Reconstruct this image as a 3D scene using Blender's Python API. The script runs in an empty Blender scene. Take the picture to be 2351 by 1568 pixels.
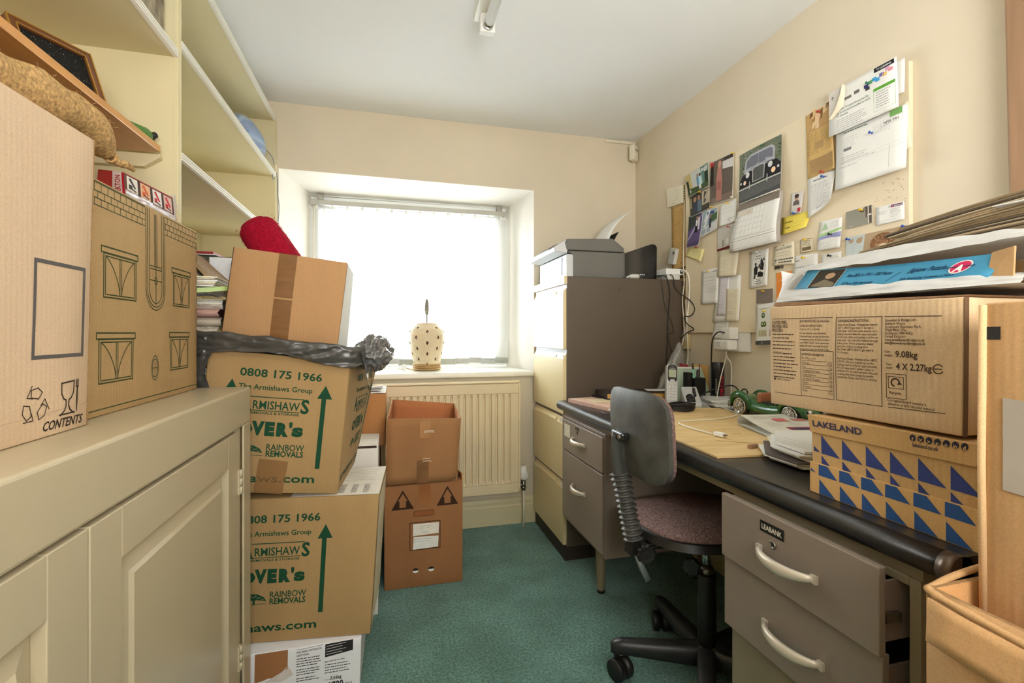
import bpy, bmesh, math, random
from mathutils import Vector as V, Matrix as M, noise as N
S = bpy.context.scene
COL = S.collection
R = math.radians
random.seed(7)

# ---------------------------------------------------------------- camera, sky, lamps, exposure
cam = bpy.data.cameras.new('camera'); co = bpy.data.objects.new('camera', cam); COL.objects.link(co)
co.location = (0, 0, 1.054); co.rotation_euler = (R(90), 0, R(-14.44))
cam.sensor_width = 36; cam.lens = 1083.5 / 2351 * 36; cam.shift_y = -18 / 2351; cam.clip_start = .02
S.camera = co

W = bpy.data.worlds.new('overcast_sky'); S.world = W; W.use_nodes = True
nt = W.node_tree; bg = nt.nodes['Background']
tc = nt.nodes.new('ShaderNodeTexCoord'); sx = nt.nodes.new('ShaderNodeSeparateXYZ'); cr = nt.nodes.new('ShaderNodeValToRGB')
nt.links.new(tc.outputs['Generated'], sx.inputs[0]); nt.links.new(sx.outputs['Z'], cr.inputs[0]); nt.links.new(cr.outputs[0], bg.inputs[0])
cr.color_ramp.elements[0].position = .0; cr.color_ramp.elements[0].color = (.50, .54, .57, 1)
cr.color_ramp.elements[1].position = .12; cr.color_ramp.elements[1].color = (.83, .925, 1, 1)
bg.inputs[1].default_value = 84.0

def area(name, loc, rot, sx_, sy_, power, color=(1, 1, 1)):
    l = bpy.data.lights.new(name, 'AREA'); l.shape = 'RECTANGLE'; l.size = sx_; l.size_y = sy_; l.energy = power; l.color = color
    o = bpy.data.objects.new(name, l); COL.objects.link(o); o.location = loc; o.rotation_euler = rot
    return o
pl = area('window_portal', (.13, 3.0, 1.35), (R(90), 0, 0), 1.3, 1.15, 1); pl.rotation_euler = (R(-90), 0, 0); pl.data.cycles.is_portal = True
area('bounce_fill', (.40, -.85, 1.35), (R(128), 0, 0), 1.1, .7, 52, (1, .985, .96))  # added fill light behind the camera, aimed up to bounce off the ceiling

S.view_settings.view_transform = 'Standard'; S.view_settings.look = 'None'
S.view_settings.exposure = 0.0; S.view_settings.gamma = 1; S.view_settings.use_curve_mapping = False
S.cycles.max_bounces = 10; S.cycles.diffuse_bounces = 5; S.cycles.glossy_bounces = 4; S.cycles.transparent_max_bounces = 12
S.cycles.sample_clamp_indirect = 8; S.cycles.caustics_reflective = False; S.cycles.caustics_refractive = False

# ---------------------------------------------------------------- materials
def lin(c):
    return tuple((x / 255 / 12.92 if x / 255 <= .04045 else ((x / 255 + .055) / 1.055) ** 2.4) for x in c)
MATS = {}
def mat(name, c, rough=.6, metal=0., var=.06, vs=6., bump=0., bs=60., spec=.5, stretch=None, alpha=1., trans=0., emit=0., coat=0., c2=None, wave=0., ws=60., fleck=0.):
    """procedural surface: base colour with noise variation, optional second colour, flutes (wave), flecks and fine bump"""
    if name in MATS: return MATS[name]
    m = bpy.data.materials.new(name); m.use_nodes = True; t = m.node_tree; b = t.nodes['Principled BSDF']; L = t.links.new
    c = lin(c); b.inputs['Roughness'].default_value = rough; b.inputs['Metallic'].default_value = metal
    b.inputs['Specular IOR Level'].default_value = spec; b.inputs['Coat Weight'].default_value = coat; b.inputs['Coat Roughness'].default_value = .15
    if trans: b.inputs['Transmission Weight'].default_value = trans
    if alpha < 1: b.inputs['Alpha'].default_value = alpha
    tcn = t.nodes.new('ShaderNodeTexCoord'); src = tcn.outputs['Object']
    if stretch:
        mp = t.nodes.new('ShaderNodeMapping'); mp.inputs['Scale'].default_value = stretch; L(src, mp.inputs[0]); src = mp.outputs[0]
    n = t.nodes.new('ShaderNodeTexNoise'); n.inputs['Scale'].default_value = vs; n.inputs['Detail'].default_value = 4; L(src, n.inputs[0])
    rp = t.nodes.new('ShaderNodeValToRGB'); e = rp.color_ramp.elements
    d = lin(c2) if False else None
    ca = [x * (1 - var) for x in c]; cb = [min(1, x * (1 + var)) for x in c]
    if c2: ca = c; cb = lin(c2)
    e[0].position = .32; e[0].color = (*ca, 1); e[1].position = .68; e[1].color = (*cb, 1); L(n.outputs['Fac'], rp.inputs[0])
    out = rp.outputs[0]
    if fleck:
        n2 = t.nodes.new('ShaderNodeTexNoise'); n2.inputs['Scale'].default_value = 420; n2.inputs['Detail'].default_value = 2; L(tcn.outputs['Object'], n2.inputs[0])
        r2 = t.nodes.new('ShaderNodeMapRange'); r2.inputs[1].default_value = .35; r2.inputs[2].default_value = .65; r2.inputs[3].default_value = 1 - fleck; r2.inputs[4].default_value = 1 + fleck; L(n2.outputs['Fac'], r2.inputs[0])
        mx = t.nodes.new('ShaderNodeVectorMath'); mx.operation = 'SCALE'; L(out, mx.inputs[0]); L(r2.outputs[0], mx.inputs['Scale']); out = mx.outputs[0]
    L(out, b.inputs['Base Color'])
    if emit: L(out, b.inputs['Emission Color']); b.inputs['Emission Strength'].default_value = emit
    if bump or wave:
        bp = t.nodes.new('ShaderNodeBump'); bp.inputs['Distance'].default_value = .002
        if wave:
            sxy = t.nodes.new('ShaderNodeSeparateXYZ'); L(tcn.outputs['Object'], sxy.inputs[0])
            ad = t.nodes.new('ShaderNodeMath'); ad.operation = 'ADD'; L(sxy.outputs[0], ad.inputs[0]); L(sxy.outputs[1], ad.inputs[1])
            ml = t.nodes.new('ShaderNodeMath'); ml.operation = 'MULTIPLY'; ml.inputs[1].default_value = 2 * math.pi * ws; L(ad.outputs[0], ml.inputs[0])
            sn = t.nodes.new('ShaderNodeMath'); sn.operation = 'SINE'; L(ml.outputs[0], sn.inputs[0]); h = sn.outputs[0]; bp.inputs['Strength'].default_value = wave
            n4 = t.nodes.new('ShaderNodeTexNoise'); n4.inputs['Scale'].default_value = 9; L(tcn.outputs['Object'], n4.inputs[0])
            mm = t.nodes.new('ShaderNodeMath'); mm.operation = 'MULTIPLY'; L(h, mm.inputs[0]); L(n4.outputs['Fac'], mm.inputs[1]); h = mm.outputs[0]
        else:
            n3 = t.nodes.new('ShaderNodeTexNoise'); n3.inputs['Scale'].default_value = bs; n3.inputs['Detail'].default_value = 5; L(src, n3.inputs[0]); h = n3.outputs['Fac']; bp.inputs['Strength'].default_value = bump
        L(h, bp.inputs['Height']); L(bp.outputs[0], b.inputs['Normal'])
    MATS[name] = m
    return m
def card(name, c, wave=.07): return mat(name, c, .85, var=.09, vs=5, stretch=(1, 1, .35), wave=wave, ws=110, spec=.25, fleck=.06)
def ink(c):
    return mat('ink_%d_%d_%d' % c, c, .8, var=.05, vs=40, spec=.2)
def vane_material():
    m = bpy.data.materials.new('blind_fabric'); m.use_nodes = True; t = m.node_tree; t.nodes.clear(); L = t.links.new
    o = t.nodes.new('ShaderNodeOutputMaterial'); tr = t.nodes.new('ShaderNodeBsdfTranslucent'); df = t.nodes.new('ShaderNodeBsdfDiffuse'); mx = t.nodes.new('ShaderNodeMixShader')
    n = t.nodes.new('ShaderNodeTexNoise'); n.inputs['Scale'].default_value = 300; tcn = t.nodes.new('ShaderNodeTexCoord'); L(tcn.outputs['Object'], n.inputs[0])
    rp = t.nodes.new('ShaderNodeValToRGB'); rp.color_ramp.elements[0].color = (.80, .80, .77, 1); rp.color_ramp.elements[1].color = (.88, .88, .86, 1); L(n.outputs['Fac'], rp.inputs[0])
    L(rp.outputs[0], tr.inputs[0]); L(rp.outputs[0], df.inputs[0]); mx.inputs[0].default_value = .45; L(tr.outputs[0], mx.inputs[1]); L(df.outputs[0], mx.inputs[2]); L(mx.outputs[0], o.inputs[0])
    return m
def sheet_material(name, c, tr_amt, glossy=.15, clear=0.):
    """thin film: diffuse + translucent + gloss, and clear where the film is see-through"""
    m = bpy.data.materials.new(name); m.use_nodes = True; t = m.node_tree; t.nodes.clear(); L = t.links.new; c = (*lin(c), 1)
    o = t.nodes.new('ShaderNodeOutputMaterial'); tr = t.nodes.new('ShaderNodeBsdfTranslucent'); df = t.nodes.new('ShaderNodeBsdfDiffuse'); mx = t.nodes.new('ShaderNodeMixShader')
    n = t.nodes.new('ShaderNodeTexNoise'); n.inputs['Scale'].default_value = 25; tcn = t.nodes.new('ShaderNodeTexCoord'); L(tcn.outputs['Object'], n.inputs[0])
    rp = t.nodes.new('ShaderNodeValToRGB'); rp.color_ramp.elements[0].color = tuple(x * .9 for x in c[:3]) + (1,); rp.color_ramp.elements[1].color = c; L(n.outputs['Fac'], rp.inputs[0])
    L(rp.outputs[0], tr.inputs[0]); L(rp.outputs[0], df.inputs[0]); mx.inputs[0].default_value = 1 - tr_amt; L(tr.outputs[0], mx.inputs[1]); L(df.outputs[0], mx.inputs[2])
    gl = t.nodes.new('ShaderNodeBsdfGlossy'); gl.inputs['Roughness'].default_value = .22; m2 = t.nodes.new('ShaderNodeMixShader'); m2.inputs[0].default_value = glossy
    L(mx.outputs[0], m2.inputs[1]); L(gl.outputs[0], m2.inputs[2]); out = m2.outputs[0]
    if clear:
        tp = t.nodes.new('ShaderNodeBsdfTransparent'); m3 = t.nodes.new('ShaderNodeMixShader'); m3.inputs[0].default_value = clear
        L(out, m3.inputs[1]); L(tp.outputs[0], m3.inputs[2]); out = m3.outputs[0]
    L(out, o.inputs[0]); return m
def glass_material():
    m = bpy.data.materials.new('window_glass'); m.use_nodes = True; t = m.node_tree; t.nodes.clear(); L = t.links.new
    o = t.nodes.new('ShaderNodeOutputMaterial'); tp = t.nodes.new('ShaderNodeBsdfTransparent'); gl = t.nodes.new('ShaderNodeBsdfGlossy'); gl.inputs['Roughness'].default_value = .02
    fr = t.nodes.new('ShaderNodeFresnel'); mx = t.nodes.new('ShaderNodeMixShader'); L(fr.outputs[0], mx.inputs[0]); L(tp.outputs[0], mx.inputs[1]); L(gl.outputs[0], mx.inputs[2]); L(mx.outputs[0], o.inputs[0])
    return m
def carpet_material():
    m = bpy.data.materials.new('teal_carpet'); m.use_nodes = True; t = m.node_tree; b = t.nodes['Principled BSDF']; L = t.links.new
    b.inputs['Roughness'].default_value = .95; b.inputs['Specular IOR Level'].default_value = .1; b.inputs['Sheen Weight'].default_value = .25
    tcn = t.nodes.new('ShaderNodeTexCoord')
    def nz(s, d=3):
        n = t.nodes.new('ShaderNodeTexNoise'); n.inputs['Scale'].default_value = s; n.inputs['Detail'].default_value = d; L(tcn.outputs['Object'], n.inputs[0]); return n.outputs['Fac']
    r1 = t.nodes.new('ShaderNodeValToRGB'); e = r1.color_ramp.elements; e[0].position = .3; e[0].color = (*lin((62, 108, 98)), 1); e[1].position = .7; e[1].color = (*lin((130, 174, 162)), 1); L(nz(120, 4), r1.inputs[0])
    r2 = t.nodes.new('ShaderNodeValToRGB'); e = r2.color_ramp.elements; e[0].position = .35; e[0].color = (.62, .66, .62, 1); e[1].position = .65; e[1].color = (1.0, 1.0, 1.0, 1); L(nz(5, 5), r2.inputs[0])
    mx = t.nodes.new('ShaderNodeMix'); mx.data_type = 'RGBA'; mx.blend_type = 'MULTIPLY'; mx.inputs['Factor'].default_value = 1
    L(r1.outputs[0], mx.inputs['A']); L(r2.outputs[0], mx.inputs['B']); L(mx.outputs['Result'], b.inputs['Base Color'])
    bp = t.nodes.new('ShaderNodeBump'); bp.inputs['Strength'].default_value = .7; bp.inputs['Distance'].default_value = .006; L(nz(330, 4), bp.inputs['Height']); L(bp.outputs[0], b.inputs['Normal'])
    return m

# ---------------------------------------------------------------- objects
def tag(o, label=None, cat=None, group=None, kind=None):
    if label: o['label'] = label
    if cat: o['category'] = cat
    if group: o['group'] = group
    if kind: o['kind'] = kind
    return o
def thing(name, label, cat, loc=(0, 0, 0), group=None, rz=0.):
    o = bpy.data.objects.new(name, None); COL.objects.link(o); o.empty_display_size = .05
    o.location = loc; o.rotation_euler = (0, 0, rz)
    return tag(o, label, cat, group)
def wm(o):
    m = M.Identity(4)
    while o is not None: m = o.matrix_basis @ m; o = o.parent
    return m
class G:
    """collects shapes in world coordinates; obj() links them as ONE mesh object"""
    def __init__(s): s.v = []; s.f = []; s.m = []; s.s = []; s.X = None
    def add(s, vs, fs, mi=0, sm=False):
        k = len(s.v); X = s.X
        s.v += [X @ V(p) if X else V(p) for p in vs]
        for f in fs: s.f.append([i + k for i in f]); s.m.append(mi); s.s.append(sm)
        return s
    def hexa(s, c, mi=0):   # c: bottom 4 ccw, top 4 ccw
        return s.add(c, [(3, 2, 1, 0), (4, 5, 6, 7), (0, 1, 5, 4), (1, 2, 6, 5), (2, 3, 7, 6), (3, 0, 4, 7)], mi)
    def box(s, x0, x1, y0, y1, z0, z1, mi=0):
        return s.hexa([(x0, y0, z0), (x1, y0, z0), (x1, y1, z0), (x0, y1, z0), (x0, y0, z1), (x1, y0, z1), (x1, y1, z1), (x0, y1, z1)], mi)
    def quad(s, a, b, c, d, mi=0): return s.add([a, b, c, d], [(0, 1, 2, 3)], mi)
    def tube(s, pts, r, n=8, mi=0, caps=True, flat=1.):
        pts = [V(p) for p in pts]; rr = r if isinstance(r, (list, tuple)) else [r] * len(pts); vs = []; up = V((0, 0, 1)); prev = None
        for i, p in enumerate(pts):
            t = (pts[min(i + 1, len(pts) - 1)] - pts[max(i - 1, 0)]); t = t.normalized() if t.length > 1e-9 else V((0, 0, 1))
            a = prev if prev else (V((1, 0, 0)) if abs(t.z) > .9 else up.cross(t))
            a = (a - t * a.dot(t)); a = a.normalized() if a.length > 1e-6 else t.orthogonal().normalized(); b = t.cross(a); prev = a
            vs += [p + a * (rr[i] * math.cos(2 * math.pi * k / n)) + b * (rr[i] * flat * math.sin(2 * math.pi * k / n)) for k in range(n)]
        fs = [(i * n + k, i * n + (k + 1) % n, (i + 1) * n + (k + 1) % n, (i + 1) * n + k) for i in range(len(pts) - 1) for k in range(n)]
        s.add(vs, fs, mi, True)
        if caps:
            k0 = len(s.v) - len(vs)
            s.f.append([k0 + k for k in range(n)][::-1]); s.m.append(mi); s.s.append(False)
            s.f.append([k0 + (len(pts) - 1) * n + k for k in range(n)]); s.m.append(mi); s.s.append(False)
        return s
    def lathe(s, prof, o=(0, 0, 0), ax=(0, 0, 1), n=24, mi=0, sm=True):   # prof: (radius, height)
        ax = V(ax).normalized(); a = ax.orthogonal().normalized(); b = ax.cross(a); o = V(o); vs = []
        for r, h in prof: vs += [o + ax * h + a * (r * math.cos(2 * math.pi * k / n)) + b * (r * math.sin(2 * math.pi * k / n)) for k in range(n)]
        fs = [(i * n + k, i * n + (k + 1) % n, (i + 1) * n + (k + 1) % n, (i + 1) * n + k) for i in range(len(prof) - 1) for k in range(n)]
        s.add(vs, fs, mi, sm); k0 = len(s.v) - len(vs)
        if prof[0][0] > 1e-6: s.f.append([k0 + k for k in range(n)][::-1]); s.m.append(mi); s.s.append(False)
        if prof[-1][0] > 1e-6: s.f.append([k0 + (len(prof) - 1) * n + k for k in range(n)]); s.m.append(mi); s.s.append(False)
        return s
    def cyl(s, a, b, r, n=16, mi=0):
        a, b = V(a), V(b); return s.lathe([(r, 0), (r, (b - a).length)], a, b - a, n, mi)
    def prism(s, poly, o, ux, uy, d, mi=0):   # 2D polygon in the plane (ux, uy) at o, extruded along d
        o, ux, uy, d = V(o), V(ux), V(uy), V(d); n = len(poly)
        vs = [o + ux * x + uy * y for x, y in poly]; vs += [p + d for p in vs]
        fl = ux.cross(uy).dot(d) > 0
        fs = [tuple(range(n))[::-1] if fl else tuple(range(n)), tuple(range(n, 2 * n)) if fl else tuple(range(n, 2 * n))[::-1]]
        for i in range(n):
            q = (i, (i + 1) % n, n + (i + 1) % n, n + i); fs.append(q if fl else q[::-1])
        return s.add(vs, fs, mi)
    def grid(s, fn, nu, nv, mi=0, sm=True, thick=None):
        vs = [V(fn(i / nu, j / nv)) for j in range(nv + 1) for i in range(nu + 1)]
        fs = [(j * (nu + 1) + i, j * (nu + 1) + i + 1, (j + 1) * (nu + 1) + i + 1, (j + 1) * (nu + 1) + i) for j in range(nv) for i in range(nu)]
        if thick is None: return s.add(vs, fs, mi, sm)
        th = V(thick); k = len(vs); vs += [p - th for p in vs]; fs += [tuple(x + k for x in f)[::-1] for f in fs]
        ring = [i for i in range(nu + 1)] + [j * (nu + 1) + nu for j in range(1, nv + 1)] + [nv * (nu + 1) + i for i in range(nu - 1, -1, -1)] + [j * (nu + 1) for j in range(nv - 1, 0, -1)]
        s.add(vs, fs, mi, sm)
        k0 = len(s.v) - 2 * k
        for q, i in enumerate(ring):
            j = ring[(q + 1) % len(ring)]; s.f.append([k0 + j, k0 + i, k0 + i + k, k0 + j + k]); s.m.append(mi); s.s.append(False)
        return s
    def obj(s, name, mats, parent=None, bevel=0., seg=2, label=None, cat=None, group=None, kind=None):
        me = bpy.data.meshes.new(name); inv = wm(parent).inverted() if parent else M.Identity(4)
        me.from_pydata([inv @ p for p in s.v], [], s.f)
        for m in (mats if isinstance(mats, (list, tuple)) else [mats]): me.materials.append(m)
        me.polygons.foreach_set('material_index', s.m); me.polygons.foreach_set('use_smooth', s.s); me.update()
        o = bpy.data.objects.new(name, me); COL.objects.link(o); o.parent = parent
        if bevel:
            b = o.modifiers.new('bevel', 'BEVEL'); b.width = bevel; b.segments = seg; b.limit_method = 'ANGLE'; b.angle_limit = R(40)
        return tag(o, label, cat, group, kind)
def smooth_path(pts, n=6):
    pts = [V(p) for p in pts]; P = [pts[0] * 2 - pts[1]] + pts + [pts[-1] * 2 - pts[-2]]; out = []
    for i in range(1, len(P) - 2):
        a, b, c, d = P[i - 1], P[i], P[i + 1], P[i + 2]
        for k in range(n):
            t = k / n; out.append(.5 * (2 * b + (c - a) * t + (2 * a - 5 * b + 4 * c - d) * t * t + (3 * b - a - 3 * c + d) * t ** 3))
    out.append(pts[-1]); return out

# ---------------------------------------------------------------- printing on faces
TXT = {}
def text_mesh(t, bold=0., shear=0.):
    k = (t, bold, shear)
    if k not in TXT:
        c = bpy.data.curves.new('t', 'FONT'); c.body = t; c.size = 1; c.offset = bold; c.shear = shear; c.resolution_u = 2; c.fill_mode = 'FRONT'
        o = bpy.data.objects.new('t', c); me = o.to_mesh(); vs = [(v.co.x, v.co.y) for v in me.vertices]; fs = [tuple(p.vertices) for p in me.polygons]
        o.to_mesh_clear(); bpy.data.objects.remove(o); bpy.data.curves.remove(c)
        TXT[k] = (vs, fs)
    return TXT[k]
class Face:
    """a quad patch (bl, br, tr, tl) with an optional bulge; prints sit a hair in front of it"""
    def __init__(s, bl, br, tr, tl, bulge=0., fn=None):
        s.c = [V(bl), V(br), V(tr), V(tl)]; s.n = (s.c[1] - s.c[0]).cross(s.c[3] - s.c[0]).normalized(); s.b = bulge; s.fn = fn
        s.W = ((s.c[1] - s.c[0]).length + (s.c[2] - s.c[3]).length) / 2; s.H = ((s.c[3] - s.c[0]).length + (s.c[2] - s.c[1]).length) / 2
    def pt(s, u, v, off=0.):
        a, b, c, d = s.c; p = a * (1 - u) * (1 - v) + b * u * (1 - v) + c * u * v + d * (1 - u) * v
        k = off + s.b * math.sin(math.pi * min(1, max(0, u))) * math.sin(math.pi * min(1, max(0, v)))
        if s.fn: k += s.fn(u, v)
        return p + s.n * k
OFF = .0005
class Print:
    """flat print: polygons and lettering mapped on a Face (coordinates u, v in 0..1)"""
    def __init__(s, face, off=OFF): s.F = face; s.g = G(); s.mats = []; s.off = off
    def mi(s, c):
        m = ink(c) if isinstance(c, tuple) else c
        if m not in s.mats: s.mats.append(m)
        return s.mats.index(m)
    def rect(s, u0, v0, u1, v1, c, k=0., n=None):
        F = s.F; nu = n or max(1, min(8, int(abs(u1 - u0) * F.W / .03))); nv = n or max(1, min(8, int(abs(v1 - v0) * F.H / .03)))
        s.g.grid(lambda a, b: F.pt(u0 + (u1 - u0) * a, v0 + (v1 - v0) * b, s.off + k), nu, nv, s.mi(c)); return s
    def poly(s, pts, c, k=0.):
        F = s.F; U_ = [p[0] for p in pts]; V_ = [p[1] for p in pts]
        if len(pts) < 3: return s
        if max((max(U_) - min(U_)) * F.W, (max(V_) - min(V_)) * F.H) < .025 or not getattr(F, 'fn', 1) and not getattr(F, 'b', 1):
            s.g.add([F.pt(u, v, s.off + k) for u, v in pts], [tuple(range(len(pts)))], s.mi(c)); return s
        q = []   # large polygons on a curved sheet: rings round the centre so that the print follows the curve
        for (a, b), (a2, b2) in zip(pts, pts[1:] + pts[:1]): q += [(a + (a2 - a) * i / 3, b + (b2 - b) * i / 3) for i in range(3)]
        cu, cv = sum(p[0] for p in q) / len(q), sum(p[1] for p in q) / len(q); n = len(q); vs = [F.pt(cu, cv, s.off + k)]
        for r in (.25, .5, .75, 1): vs += [F.pt(cu + (u - cu) * r, cv + (v - cv) * r, s.off + k) for u, v in q]
        s.g.add(vs, [(0, 1 + i, 1 + (i + 1) % n) for i in range(n)] + [(1 + r * n + i, 1 + (r + 1) * n + i, 1 + (r + 1) * n + (i + 1) % n, 1 + r * n + (i + 1) % n) for r in range(3) for i in range(n)], s.mi(c)); return s
    def tri(s, a, b, d, c, k=0., n=4):
        F = s.F; vs = []; fs = []; ix = {}
        for i in range(n + 1):
            for j in range(n + 1 - i):
                p = [a[q] + (b[q] - a[q]) * i / n + (d[q] - a[q]) * j / n for q in (0, 1)]; ix[i, j] = len(vs); vs.append(F.pt(*p, s.off + k))
        for i in range(n):
            for j in range(n - i):
                fs.append((ix[i, j], ix[i + 1, j], ix[i, j + 1]))
                if j < n - i - 1: fs.append((ix[i + 1, j], ix[i + 1, j + 1], ix[i, j + 1]))
        s.g.add(vs, fs, s.mi(c)); return s
    def line(s, pts, w, c, k=0.):   # w in metres
        F = s.F; P = [(u * F.W, v * F.H) for u, v in pts]
        for (x0, y0), (x1, y1) in zip(P, P[1:]):
            dx, dy = x1 - x0, y1 - y0; l = math.hypot(dx, dy) or 1; nx, ny = -dy / l * w / 2, dx / l * w / 2; ex, ey = dx / l * w * .4, dy / l * w * .4
            nn = max(1, min(8, int(l / .04)))
            for q in range(nn):
                a, b = q / nn, (q + 1) / nn
                xa, ya, xb, yb = x0 + dx * a, y0 + dy * a, x0 + dx * b, y0 + dy * b
                if q == 0: xa -= ex; ya -= ey
                if q == nn - 1: xb += ex; yb += ey
                s.poly([((xa - nx) / F.W, (ya - ny) / F.H), ((xb - nx) / F.W, (yb - ny) / F.H), ((xb + nx) / F.W, (yb + ny) / F.H), ((xa + nx) / F.W, (ya + ny) / F.H)], c, k)
        return s
    def frame(s, u0, v0, u1, v1, w, c): return s.line([(u0, v0), (u1, v0), (u1, v1), (u0, v1), (u0, v0)], w, c)
    def ring(s, u, v, rx, ry, w, c, a0=0, a1=360, n=20):   # radii in metres
        F = s.F; return s.line([(u + rx * math.cos(R(a0 + (a1 - a0) * i / n)) / F.W, v + ry * math.sin(R(a0 + (a1 - a0) * i / n)) / F.H) for i in range(n + 1)], w, c)
    def disc(s, u, v, rx, ry, c, k=0., n=16):
        F = s.F; return s.poly([(u + rx * math.cos(2 * math.pi * i / n) / F.W, v + ry * math.sin(2 * math.pi * i / n) / F.H) for i in range(n)], c, k)
    def text(s, t, u, v, h, c, bold=0., shear=0., width=None, align='l', rot=0., sx=1., k=0.):   # h: cap height in metres (u, v) baseline start
        F = s.F; vs, fs = text_mesh(t, bold, shear)
        if not vs: return s
        sc = h / .73; x1 = max(p[0] for p in vs); x0 = min(p[0] for p in vs)
        kx = sc * sx
        if width: kx = width / max(1e-6, x1 - x0)
        ox = {'l': -x0, 'c': -(x0 + x1) / 2, 'r': -x1}[align]; ca, sa = math.cos(R(rot)), math.sin(R(rot)); o = []
        for x, y in vs:
            X, Y = (x + ox) * kx, y * sc; o.append(F.pt(u + (X * ca - Y * sa) / F.W, v + (X * sa + Y * ca) / F.H, s.off + k))
        s.g.add(o, fs, s.mi(c)); return s
    def lines(s, u0, v1, u1, n, dv, c, h=.0012, seed=1, ragged=.3, gap=True):   # illegible small print: rows of word-long dashes
        rd = random.Random(seed); F = s.F
        for i in range(n):
            v = v1 - i * dv; u = u0; end = u1 - (u1 - u0) * ragged * rd.random()
            while u < end:
                w = (.004 + .008 * rd.random()) / F.W; e = min(end, u + w)
                s.poly([(u, v), (e, v), (e, v + h / F.H), (u, v + h / F.H)], c); u = e + .0016 / F.W
        return s
    def obj(s, parent, name='printed_markings', label=None):
        o = s.g.obj(name, s.mats, parent, label=label, kind='stuff' if name in ('print', 'printed_lettering', 'printed_markings', 'lettering', 'printed_flap', 'printed_front', 'picture_print', 'month_print', 'printed_border') else None) if s.g.f else None
        s.g = G(); s.mats = []; return o

def carton_faces(c):   # c: bottom bl br tr tl (front-left, front-right, back-right, back-left), then the same on top
    return dict(front=(c[0], c[1], c[5], c[4]), right=(c[1], c[2], c[6], c[5]), back=(c[2], c[3], c[7], c[6]), left=(c[3], c[0], c[4], c[7]), top=(c[4], c[5], c[6], c[7]), bottom=(c[3], c[2], c[1], c[0]))
def carton(name, label, c, m, bulge=.002, group=None, bottom_center=None, seam=True, cat='box'):
    """closed corrugated box: body of six slightly bulged faces with rounded edges; returns the thing and its faces"""
    c = [V(p) for p in c]; base = sum(c[:4], V()) / 4
    t = thing(name, label, cat, base, group)
    F = {k: Face(*q, bulge=(bulge if k in ('front', 'right', 'left', 'back') else bulge * .6)) for k, q in carton_faces(c).items()}
    g = G()
    for k, f in F.items(): g.grid(lambda u, v: f.pt(u, v), 8, 8, 0, True)
    o = g.obj('body', m, t)
    bm = bmesh.new(); bm.from_mesh(o.data); bmesh.ops.remove_doubles(bm, verts=bm.verts, dist=.0002); bm.to_mesh(o.data); bm.free()
    b = o.modifiers.new('bevel', 'BEVEL'); b.width = .0025; b.segments = 2; b.limit_method = 'ANGLE'; b.angle_limit = R(50)
    if seam:   # top flap seam, a shallow dark gap with the two flap edges
        f = F['top']; gs = G(); gs.grid(lambda u, v: f.pt(.02 + .96 * u, .497 + .006 * v, .0012), 8, 1); gs.obj('flap_seam', ink((70, 48, 30)), t)
    return t, F
def strip(F, pts, w, off=.0007):
    """tape laid on a face: polyline of (u, v), w in metres"""
    g = G(); (u0, v0), (u1, v1) = pts; dx, dy = (u1 - u0) * F.W, (v1 - v0) * F.H; l = math.hypot(dx, dy); nx, ny = -dy / l * w / 2 / F.W, dx / l * w / 2 / F.H
    return g.grid(lambda a, b: F.pt(u0 + (u1 - u0) * a + nx * (2 * b - 1), v0 + (v1 - v0) * a + ny * (2 * b - 1), off), 10, 3)
# ---------------------------------------------------------------- shared surfaces
CREAM = mat('cream_gloss_paint', (188, 175, 146), .28, var=.04, vs=3, bump=.06, bs=35, spec=.5, stretch=(1, .4, 1))
CREAM2 = mat('cream_satin_paint', (214, 203, 164), .5, var=.04, vs=3, bump=.05, bs=30)
WHITEP = mat('white_gloss_paint', (238, 236, 226), .35, var=.02)
WALL = mat('magnolia_emulsion', (219, 207, 184), .9, var=.03, vs=3, bump=.12, bs=110, spec=.2)
CEIL = mat('ceiling_emulsion', (238, 240, 239), .92, var=.015, vs=2, bump=.1, bs=60, spec=.2)
UPVC = mat('white_plastic', (238, 238, 234), .4, var=.02)
CREAMPL = mat('cream_plastic', (226, 219, 198), .45, var=.03)
BLACKPL = mat('black_plastic', (26, 25, 24), .42, var=.1, vs=30)
SOFTBLK = mat('grained_black_plastic', (74, 73, 68), .48, var=.34, vs=18, bump=.35, bs=420)
CHROME = mat('chrome', (205, 205, 202), .18, 1.)
STEEL = mat('dull_steel', (150, 146, 138), .35, 1.)
WPAPER = mat('white_paper', (236, 236, 232), .85, var=.02, vs=12, spec=.2)
CPAPER = mat('cream_paper', (232, 224, 200), .85, var=.04, vs=12, spec=.2)
NEWSP = mat('newsprint', (196, 186, 166), .9, var=.08, vs=20, spec=.15)
YNEWS = mat('yellowed_newsprint', (206, 172, 112), .9, var=.10, vs=22, spec=.15)

# ---------------------------------------------------------------- the room shell
G().box(-.95, 1.5, -1.6, 2.62, -.03, 0).obj('floor', carpet_material(), kind='structure')
G().box(-.95, 1.5, -1.6, 3.05, 2.2, 2.26).obj('ceiling', CEIL, kind='structure')
G().box(1.42, 1.5, -1.6, 2.55, 0, 2.2).obj('wall_right', WALL, kind='structure')
G().box(-.95, -.87, -1.6, 2.55, 0, 2.2).obj('wall_left', WALL, kind='structure')
G().box(-.95, 1.5, -1.68, -1.6, 0, 2.2).obj('wall_front', WALL, kind='structure')
g = G()   # back wall, 0.45 m thick, with a splayed window opening
o_ = [(-.536, 2.55, .815), (.784, 2.55, .815), (.784, 2.55, 1.862), (-.536, 2.55, 1.872)]; i_ = [(-.44, 2.88, .815), (.706, 2.88, .815), (.706, 2.88, 1.842), (-.44, 2.88, 1.845)]
b_ = [(x, 3.0, z) for x, y, z in i_]
A = (-.95, 2.55); B = (1.5, 2.55)
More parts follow.
